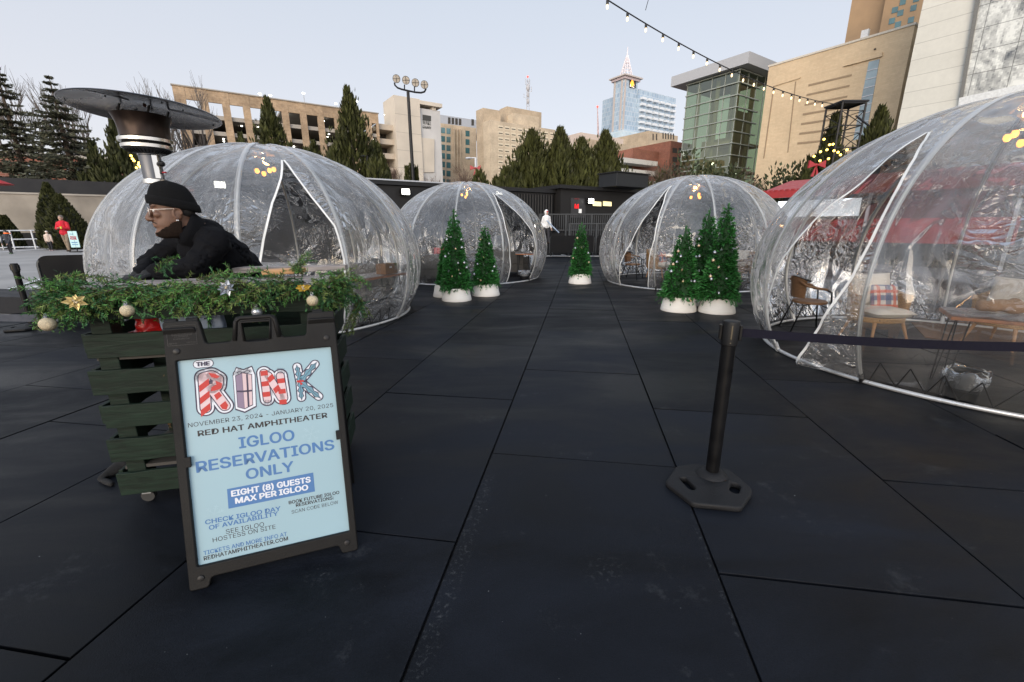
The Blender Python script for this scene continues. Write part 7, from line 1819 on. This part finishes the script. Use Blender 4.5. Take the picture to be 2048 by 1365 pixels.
poinsettia('pale gold poinsettia near the left end of the garland', 150, 605, 1.82, .039, M('gold_petal', (.62,.47,.20), .3, metal=.35, var=.12, scale=30)); poinsettia('silver poinsettia in the middle of the garland', 453, 577, 2.04, .039, M('silver_petal', (.36,.38,.41), .28, metal=.7, var=.15, scale=30)); poinsettia('dark gold poinsettia facing upward above the hanging gold ball', 606, 577, 2.10, .040, M('old_gold_petal', (.50,.33,.05), .3, metal=.4, var=.12, scale=30), .45)

# ------------------------------------------------------------------ patio heater
HX = Vector((-2.37, 3.02, 0)); r = thing('patio_heater', 'steel patio heater with a wide round reflector behind the man', 'patio heater', HX)
m_ss = M('polished_steel', (.60,.58,.55), .16, metal=1.0, var=.05, rvar=.05, scale=4); m_brushed = M('brushed_steel', (.15,.155,.17), .48, metal=.8, var=.06); m_burnt = M('burnt_mesh', (.034,.021,.016), .42, metal=.6, var=.6, scale=9, stretch=(1,1,.35))
obj('base', MB().lathe([(.23,-.02),(.23,.03),(.215,.05),(.205,.72),(.18,.76),(.04,.79)], 32), m_brushed, r, smooth=True)
obj('post', MB().lathe([(.03,.76),(.03,1.83)], 20), m_brushed, r, smooth=True)
nk = MB().lathe([(.048,1.80),(.062,1.80),(.062,1.825),(.053,1.83)], 28); obj('lower_collar', nk, m_ss, r, smooth=True)
obj('neck', MB().lathe([(.056,1.825),(.060,2.02)], 28), m_brushed, r, smooth=True)
obj('neck_plate', MB().obox(Vector((.047,-.045,1.83)), (.018,.02,0), (-.008,.026,0), (0,0,.165)), m_ss, r)
nk = MB().lathe([(.061,1.995),(.063,2.0),(.063,2.018),(.061,2.02)], 28); obj('upper_collar', nk, m_ss, r, smooth=True)
for z, s_ in ((1.935,1),(1.872,.75)):
    k = MB().tube([Vector((.058,-.015,z)), Vector((.088,-.028,z))], .011*s_, 10); kb = obj('knob', k, m_black_metal, r, smooth=True); f = MB(); 
    if s_ == 1: f.ball((.092,-.03,z), .020, 8, 6, 1, 1, 1.1); obj('grip', f, m_black_metal, kb)
    else: obj('pin', MB().tube([Vector((.086,-.028,z)), Vector((.112,-.035,z))], .0065, 8), m_red, kb)
f = MB().lathe([(.062,2.005),(.085,2.012),(.125,2.035),(.131,2.04)], 40); obj('burner_bowl', f, m_brushed, r, smooth=True)
f = MB()
for i in range(36): a = 2*pi*i/36; f.bar(Vector((.09*cos(a), .09*sin(a), 2.0105)), Vector((.121*cos(a), .121*sin(a), 2.0295)), .006, .004)
obj('bowl_slots', f, M('slot_black', (.004,.004,.004), .9), r)
f = MB().lathe([(.131,2.040),(.137,2.044),(.138,2.066),(.132,2.072)], 44); obj('lower_band', f, m_ss, r, smooth=True)
obj('band_gap', MB().lathe([(.126,2.072),(.126,2.084)], 36), M('slot_black', (.004,.004,.004), .9), r)
f = MB().lathe([(.133,2.084),(.146,2.088),(.147,2.110),(.136,2.120)], 44); obj('upper_band', f, m_ss, r, smooth=True)
f = MB()
for j in range(15):
    z = 2.118 + (2.272-2.118)*j/14; k = j/14
    for i in range(60): a = 2*pi*i/60; rr = .134 - .012*sin(pi*k*.9) + .026*k + .0035*noise.noise(Vector((cos(a)*4, sin(a)*4, z*14))); f.v.append(Vector((rr*cos(a), rr*sin(a), z)))
for j in range(14):
    for i in range(60): i2 = (i+1)%60; f.f.append((j*60+i, j*60+i2, (j+1)*60+i2, (j+1)*60+i))
obj('emitter_screen', f, m_burnt, r, smooth='all', fix=False)
obj('emitter_cap', MB().lathe([(.152,2.270),(.150,2.277),(.02,2.279)], 40), M('slot_black', (.004,.004,.004), .9), r)
RM = Matrix.Translation((.035,0,2.238)) @ Matrix.Rotation(radians(-3.0), 4, 'X') @ Matrix.Rotation(radians(1.5), 4, 'Y') @ Matrix.Scale(.965, 4)
f = MB().lathe([(.0,.034),(.10,.031),(.20,.024),(.30,.013),(.385,.0),(.412,-.010),(.418,-.010),(.421,-.005),(.417,-.001),(.388,.006),(.302,.019),(.20,.030),(.10,.037),(.0,.040)], 72, cap=False); f.xf(RM); rf = obj('reflector', f, M('dull_aluminium', (.26,.26,.28), .24, metal=.95, var=.10, scale=3, rvar=.12), r, smooth=True)
for k in range(3):
    a = 2*pi*k/3 + .5
    f = MB()
    for q in range(12): u = .12 + .285*q/12; u2 = u + .285/12; za = .033-.040*((u-.06)/.36)**1.6; zb = .033-.040*((u2-.06)/.36)**1.6; f.bar(Vector((u*cos(a), u*sin(a), za-.004)), Vector((u2*cos(a), u2*sin(a), zb-.004)), .004, .004)
    f.xf(RM); obj('seam', f, m_brushed, rf)
for k in range(9):
    a = 2*pi*k/9+.2; q = .385 if k % 2 else .22; b_ = MB().ball((q*cos(a), q*sin(a), (-.004 if k % 2 else .020)), .0045, 8, 6); b_.xf(RM); obj('rivet', b_, m_black_metal, rf)
for k in range(5):
    a = 2*pi*k/5-1.9; obj('standoff', MB().tube([Vector((.13*cos(a), .13*sin(a), 2.272)), Vector((.13*cos(a)+.02, .13*sin(a), 2.326))], .006, 8), m_black_metal, r)
obj('wing_nut', MB().ball((.035,0,2.350), .010, 8, 6, 1, 1, 1.6), M('rust_nut', (.20,.05,.03), .5), r)

for k_ in list(r.children):        # the burner head sits close above the neck
    if k_.name.startswith('reflector'): continue
    for o_ in [k_] + list(k_.children):
        for v in o_.data.vertices:
            if v.co.z > 1.83: v.co.z = 1.83 + (v.co.z-1.83)*.85
# ------------------------------------------------------------------ the man at the counter
HC = at(349, 431, 2.60); faz = radians(-129); Hf = Vector((sin(faz), cos(faz), 0)); Hl = Z3.cross(Hf)
pit = radians(3); Hf2 = (Hf*cos(pit) - Z3*sin(pit)); Hu = Hf2.cross(Hl)
HM = Matrix((Hf2, Hl, Hu)).transposed().to_4x4(); HM.translation = HC
man = thing('person', 'man in black jacket, black beanie and clear glasses leaning on the counter', 'person', (HC.x+.25, HC.y+.42, 0))
m_skin = M('brown_skin', (.135,.068,.042), .48, var=.16, scale=22, bump=.18, bscale=260, sss=.04, rvar=.08)
SL_ = [(-.122,.072,-.005,.026),(-.112,.092,-.028,.044),(-.092,.104,-.052,.055),(-.070,.098,-.068,.062),(-.050,.102,-.076,.066),(-.028,.099,-.083,.069),(0,.093,-.09,.071),(.022,.088,-.095,.072),(.045,.094,-.098,.0735),(.065,.099,-.1,.075),(.09,.097,-.1,.077),(.12,.083,-.094,.073),(.145,.056,-.074,.058),(.160,.016,-.034,.026)]
def headloft(grow=0, zlo=-1, zhi=1, n=80):
    mb = MB(); rowsn = 0; zz = [SL_[0][0] + (SL_[-1][0]-SL_[0][0])*i/90 for i in range(91)]
    for z in zz:
        if z < zlo or z > zhi: continue
        for a, b in zip(SL_, SL_[1:]):
            if a[0] <= z <= b[0]+1e-9: k = (z-a[0])/(b[0]-a[0]); k2 = k*k*(3-2*k)*.4+k*.6; s = [p+(q-p)*k2 for p, q in zip(a[1:], b[1:])]; break
        f_, bk_, w = s
        for i in range(n):
            t = 2*pi*i/n; c_, s_ = cos(t), sin(t); ex = .80 if c_ > 0 else .95; x = (f_ if c_ > 0 else -bk_)*math.copysign(abs(c_)**ex, c_); y = w*math.copysign(abs(s_)**.88, s_); rr = sqrt(x*x+y*y) or 1e-6; x *= (rr+grow)/rr; y *= (rr+grow)/rr; mb.v.append(Vector((x, y, z)))
        rowsn += 1
    for j in range(rowsn-1):
        for i in range(n): i2 = (i+1)%n; mb.f.append((j*n+i, j*n+i2, (j+1)*n+i2, (j+1)*n+i))
    mb.f.append(tuple(range(n))[::-1]); mb.f.append(tuple(range((rowsn-1)*n, rowsn*n))); return mb, rowsn, n
hb, _, _ = headloft()
capsule(hb, Vector((.094,0,.040)), Vector((.121,0,-.008)), .0105, .0155); hb.ball((.120,0,-.014), .0165, 10, 8); 
for s_ in (-1,1):
    hb.ball((.106,.0165*s_,-.019), .0125, 10, 8, 1.2, .9, .8); capsule(hb, Vector((.094,.012*s_,.054)), Vector((.083,.048*s_,.056)), .0095, .009)
    hb.ball((.074,.045*s_,.006), .024, 10, 8, 1, .8, .8)                                   # cheekbone
    hb.ball((-.014,.078*s_,.004), .034, 14, 10, .62, .34, 1.0); hb.ball((-.006,.080*s_,-.022), .013, 8, 6, 1, .7, 1)   # ear and lobe
    hb.tube([Vector((-.014+.020*cos(t), .0895*s_, .006+.030*sin(t))) for t in [pi*(-.45+1.5*i/10) for i in range(11)]], .0055, 7)
    hb.ball((.082,.033*s_,.029), .0145, 10, 8, .6, 1, .62)                                  # lid
capsule(hb, Vector((.099,-.018,-.041)), Vector((.099,.018,-.041)), .0085, .0085); capsule(hb, Vector((.105,-.004,-.041)), Vector((.105,.004,-.041)), .007, .007); capsule(hb, Vector((.097,-.017,-.0555)), Vector((.097,.017,-.0555)), .0095, .0095); capsule(hb, Vector((.103,-.005,-.0555)), Vector((.103,.005,-.0555)), .007, .007)
hb.ball((.088,0,-.098), .026, 12, 8, .9, 1, .9)
hb.xf(HM)
def hp(x, y, z): return HM @ Vector((x, y, z))
nb = at(412, 470, 2.70); capsule(hb, hp(-.030,0,-.04), nb, .062, .072, 16)
pv = at(492, 562, 3.0); ch = at(420, 505, 2.74)
capsule(hb, ch, pv, .10, .11, 14); hipz = Vector((pv.x+.04, pv.y+.05, .95)); capsule(hb, pv, hipz, .11, .12, 14)
SN, EN, WN = at(430, 486, 2.62), at(388, 534, 2.50), at(310, 547, 2.46); SF, EF, WF = at(366, 482, 2.86), at(304, 528, 2.76), at(288, 549, 2.58)
for a, b, c_ in ((SN,EN,WN),(SF,EF,WF)): capsule(hb, a, b, .055, .042); capsule(hb, b, c_, .042, .028); 
for s_ in (-1, 1):
    o = CY_*0; hipj = hipz + Vector((s_*.1,0,0)); kn = Vector((hipj.x+.02, hipj.y+.02, .5)); ft = Vector((hipj.x+.0, hipj.y+.06, .06)); capsule(hb, hipj, kn, .085, .06); capsule(hb, kn, ft, .058, .042)
def hand(mb, w, d, up, s=1.0):
    d = d.normalized(); sd = d.cross(up).normalized(); up = sd.cross(d).normalized()
    capsule(mb, w, w + d*.03, .026*s, .03*s, 10); mb.obox(w + d*.015 - sd*.038 - up*.012, d*.07, sd*.076, up*.024)
    for k, (L, o) in enumerate(((.066,-.030),(.076,-.010),(.071,.011),(.056,.030))):
        p = w + d*.082 + sd*o; q = p + d*L*.5 - up*.012; e = q + d*L*.35 - up*.028; capsule(mb, p - d*.012, q, .0095, .009, 8); capsule(mb, q, e, .0088, .0072, 8)
    p = w + d*.03 - sd*.036; capsule(mb, p, p + d*.03 - sd*.026 - up*.004, .011, .0095, 8); capsule(mb, p + d*.03 - sd*.026 - up*.004, p + d*.062 - sd*.030 - up*.010, .0092, .0075, 8)
hand(hb, WN + Z3*-.006, (Hf*1.0 + Z3*-.12), Z3); hand(hb, WF + Z3*-.004, (Hf*.9 + Hl*.3 - Z3*.12), Z3)
gv = MB(); hand(gv, WN + Z3*-.006, (Hf*1.0 + Z3*-.12), Z3, 1.12); hand(gv, WF + Z3*-.004, (Hf*.9 + Hl*.3 - Z3*.12), Z3, 1.12)
remeshed('gloves', gv, M('black_gloves', (.006,.006,.007), .7, bump=.3, bscale=90), man, .0048, True, 1, .0016, 1)
for v in man.children[-1].data.vertices: v.co += v.normal*.0022
body = remeshed('body', hb, m_skin, man, .0042, True, 3)
# eyes, brows, beard
for s_ in (-1,1):
    e_ = obj('eye', MB().ball(hp(.0865,.033*s_,.0275), .0105, 14, 10), M('eye_white', (.60,.57,.54), .25, var=.02), man, True, smooth='all'); obj('iris', MB().ball(hp(.0925,.034*s_,.0275), .0055, 10, 8), M('eye_dark', (.012,.008,.006), .15), e_, True, smooth='all')
    f = MB(); f.tube([hp(.100,.012*s_,.057), hp(.099,.030*s_,.063), hp(.083,.052*s_,.060)], [.0035,.0045,.002], 6); obj('eyebrow', f, M('hair_black', (.010,.008,.007), .8), man, True)
hb2, rws, nn = headloft(.0045, -.124, .035); keep = MB(); keep.v = hb2.v; 
def beardy(p):
    x, y, z = p; jaw = z < -.026 - (x-.0)*.66 + .008*noise.noise(Vector((x*60, y*60, z*60)))
    lips = abs(y) < .034 and x > .06 and -.074 < z < -.030; back = x < -.022 + .004*noise.noise(Vector((z*90, y*40, 3))); side = z > -.01 and not (-.022 < x < .016 and z < .032)
    return jaw and not lips and not back and not side or (-.020 < x < .012 and z < .034 and z > -.05)
keep.f = [q for q in hb2.f if len(q) == 4 and all(beardy(hb2.v[i]) for i in q)] + [q for q in hb2.f[-2:-1]]
keep.xf(HM); bd = obj('beard', keep, M('beard_black', (.026,.017,.013), .9, var=.7, scale=300, spec=.1, bump=1.0, bscale=420), man, True, smooth='all', fix=False); bd.modifiers.new('s','SOLIDIFY').thickness = -.006
f = MB(); f.tube([hp(.088,-.034,-.046), hp(.103,-.016,-.034), hp(.108,0,-.031), hp(.103,.016,-.034), hp(.088,.034,-.046)], [.003,.005,.0045,.005,.003], 7); obj('moustache', f, M('beard_black', (.014,.010,.008), .85), man, True, smooth='all')
f = MB(); 
for j in range(7):
    for i in range(11): x = -.03 - .055*j/6; t = -1+2*i/10; f.v.append(hp(x - .0, .0, 0) if False else hp(-.022-.006*j, (.0785-.004*j)*1.0, .028-.02*i/10) if False else hp(0,0,0))
f = MB().ball((-.050,0,.022), .0785, 24, 16, .70, .99, .62); f.xf(HM); obj('hair', f, M('hair_black', (.010,.008,.007), .8, bump=.8, bscale=300), man, True, smooth='all')
# beanie: ribbed knit with a turned cuff
m_knit = M('black_knit', (.0045,.0045,.0050), .95, var=.2, scale=30, bump=.7, bscale=260, spec=.2)
f = MB(); nn = 96; rowsb = 26
def bz(x): return .066 + (x-.09)*.26
for j in range(rowsb):
    k = j/(rowsb-1)
    for i in range(nn):
        t = 2*pi*i/nn; c_, s_ = cos(t), sin(t); rib = .0012*sin(t*48)
        ph_ = k*pi/2; rx = (.112 if c_ > 0 else .121); ry = .094; bulge = cos(ph_)**.62; x = rx*c_*bulge; y = ry*s_*bulge
        zb_ = bz(rx*c_); z = zb_ + (.190-zb_)*sin(ph_)**1.12 + .004*noise.noise(Vector((c_*3, s_*3, k*4)))
        z -= .012*max(0, -c_)*sin(ph_)
        f.v.append(hp(x + c_*rib - .006, y + s_*rib, z))
for j in range(rowsb-1):
    for i in range(nn): i2 = (i+1)%nn; f.f.append((j*nn+i, j*nn+i2, (j+1)*nn+i2, (j+1)*nn+i))
bn = obj('beanie', f, m_knit, man, True, smooth='all', fix=True); bn.modifiers.new('s','SOLIDIFY').thickness = .004
f = MB()
for j, (g_, dz) in enumerate(((.000,.000),(.0065,.003),(.0085,.018),(.0085,.034),(.006,.046),(.001,.049))):
    for i in range(nn):
        t = 2*pi*i/nn; c_, s_ = cos(t), sin(t); rib = .0016*sin(t*48); rx = (.112 if c_ > 0 else .121); ry = .094; kk = cos(asin(min(1, dz/.14)))**.5
        f.v.append(hp((rx*kk+g_+rib)*c_ - .006, (ry*kk+g_+rib)*s_, bz(rx*c_) + dz - .004))
for j in range(5):
    for i in range(nn): i2 = (i+1)%nn; f.f.append((j*nn+i, j*nn+i2, (j+1)*nn+i2, (j+1)*nn+i))
obj('cuff', f, m_knit, bn, True, smooth='all', fix=True)
# glasses and ear studs
m_frame = M('clear_frame', (.70,.62,.55), .2, var=.05)
f = MB()
for s_ in (-1,1):
    f.tube([hp(.112 + .0*s_ - .06*abs(abs(.036+.026*cos(t))-.036)*.6, s_*(.036+.026*cos(t)), .024+.021*sin(t)) for t in [2*pi*i/24 for i in range(24)]], .0017, 6, closed=True)
    f.tube([hp(.106,.064*s_,.032), hp(.06,.078*s_,.033), hp(.0,.0835*s_,.034), hp(-.02,.0835*s_,.028)], .0019, 6)
f.tube([hp(.113,-.010,.028), hp(.118,0,.031), hp(.113,.010,.028)], .0017, 6); gl_ = obj('glasses', f, m_frame, man, True, smooth='all')
def lensmat():
    mt = bpy.data.materials.new('lens'); mt.use_nodes = True; nt = mt.node_tree; nt.nodes.remove(nt.nodes['Principled BSDF']); t = N(nt,'ShaderNodeBsdfTransparent'); g_ = N(nt,'ShaderNodeBsdfGlossy'); g_.inputs['Roughness'].default_value = .02; mx = N(nt,'ShaderNodeMixShader'); mx.inputs[0].default_value = .10; nt.links.new(t.outputs[0], mx.inputs[1]); nt.links.new(g_.outputs[0], mx.inputs[2]); nt.links.new(mx.outputs[0], nt.nodes['Material Output'].inputs[0]); return mt
ml_ = lensmat()
for s_ in (-1,1): f = MB().poly([hp(.111 - .06*abs(abs(.036+.026*cos(t))-.036)*.6, s_*(.036+.025*cos(t)), .024+.020*sin(t)) for t in [2*pi*i/24 for i in range(24)]]); obj('lens', f, ml_, gl_, True, fix=False)
for x, z in ((-.0005,-.030),(-.008,-.031)): obj('earring', MB().ball(hp(x,.0905,z), .0034, 8, 6), M('bright_stud', (.85,.85,.88), .1, metal=.3), man, True, smooth='all')
# jacket
jk = MB(); shc = at(408, 474, 2.72)
capsule(jk, shc, at(452, 515, 2.84), .112, .140, 20); capsule(jk, at(452, 515, 2.84), pv, .140, .150, 20); capsule(jk, at(398, 505, 2.70), at(455, 545, 2.84), .105, .13, 18)
capsule(jk, SF, shc, .075, .095, 16); capsule(jk, shc, SN, .095, .078, 16)
capsule(jk, pv, Vector((pv.x+.05, pv.y+.06, 1.02)), .155, .165, 18)
capsule(jk, SN, SN.lerp(EN,.5), .080, .070, 16); capsule(jk, SN.lerp(EN,.5), EN, .070, .062, 16); capsule(jk, EN, WN, .062, .046, 16); capsule(jk, SF, EF, .076, .062, 16); capsule(jk, EF, WF, .062, .046, 16)
capsule(jk, hp(-.050,0,-.105), shc, .070, .095, 18)
def wrinkle(o, amp):
    me = o.data
    for v in me.vertices:
        q = v.co; d = noise.noise(Vector((q.x*7, q.y*7, q.z*11))); k = 1-abs(noise.noise(Vector((q.x*6+q.z*9, q.y*7, q.z*10 + 4))))*2; k2 = 1-abs(noise.noise(Vector((q.x*13-q.z*12, q.y*12, q.z*8 + 9))))*2
        v.co += v.normal*(d*amp + max(0,k-.35)*amp*2.2 + max(0,k2-.5)*amp*1.1)
jo = remeshed('jacket', jk, M('black_jacket', (.0042,.0044,.0058), .85, var=.25, scale=14, bump=.25, bscale=300, spec=.12), man, .0075, True, 16); wrinkle(jo, .0085)
# collar: standing ring open at the throat, and a zip line
f = MB(); nc = 40
ca = (nb-hp(-.03,0,-.03)).normalized(); cr = ca.cross(Hl).normalized(); c0 = hp(-.046,0,-.080); 
for j, (rr, o_) in enumerate(((.086,.060),(.088,.02),(.089,-.014),(.083,-.016),(.080,.02))):
    for i in range(nc): t = 2*pi*i/nc; c_ = cos(t); f.v.append(c0 + ca*(o_ + .018*(c_ if True else 0)) + (cr*c_*(rr+.012) + Hl*sin(t)*rr))
for j in range(4):
    for i in range(nc): i2 = (i+1)%nc; f.f.append((j*nc+i, j*nc+i2, (j+1)*nc+i2, (j+1)*nc+i))
co_ = obj('collar', f, MATS['black_jacket'], jo, True, smooth='all', fix=False); 
tr_ = MB(); capsule(tr_, Vector((hipz.x-.06, hipz.y, .98)), Vector((hipz.x+.06, hipz.y, .98)), .15, .15)
for s_ in (-1,1): hipj = hipz + Vector((s_*.1,0,0)); kn = Vector((hipj.x+.02, hipj.y+.02, .5)); ft = Vector((hipj.x, hipj.y+.06, .08)); capsule(tr_, hipj, kn, .10, .078); capsule(tr_, kn, ft, .076, .062)
remeshed('trousers', tr_, M('black_trousers', (.012,.012,.014), .85), man, .016, True, 3)
for s_ in (-1,1): f = MB(); ft = Vector((hipz.x+s_*.1, hipz.y+.06, .04)); capsule(f, ft + Vector((0,.05,0)), ft + Vector((-.06,-.14,0)), .045, .04, 12); obj('shoe', f, m_rubber, man, True, smooth='all')
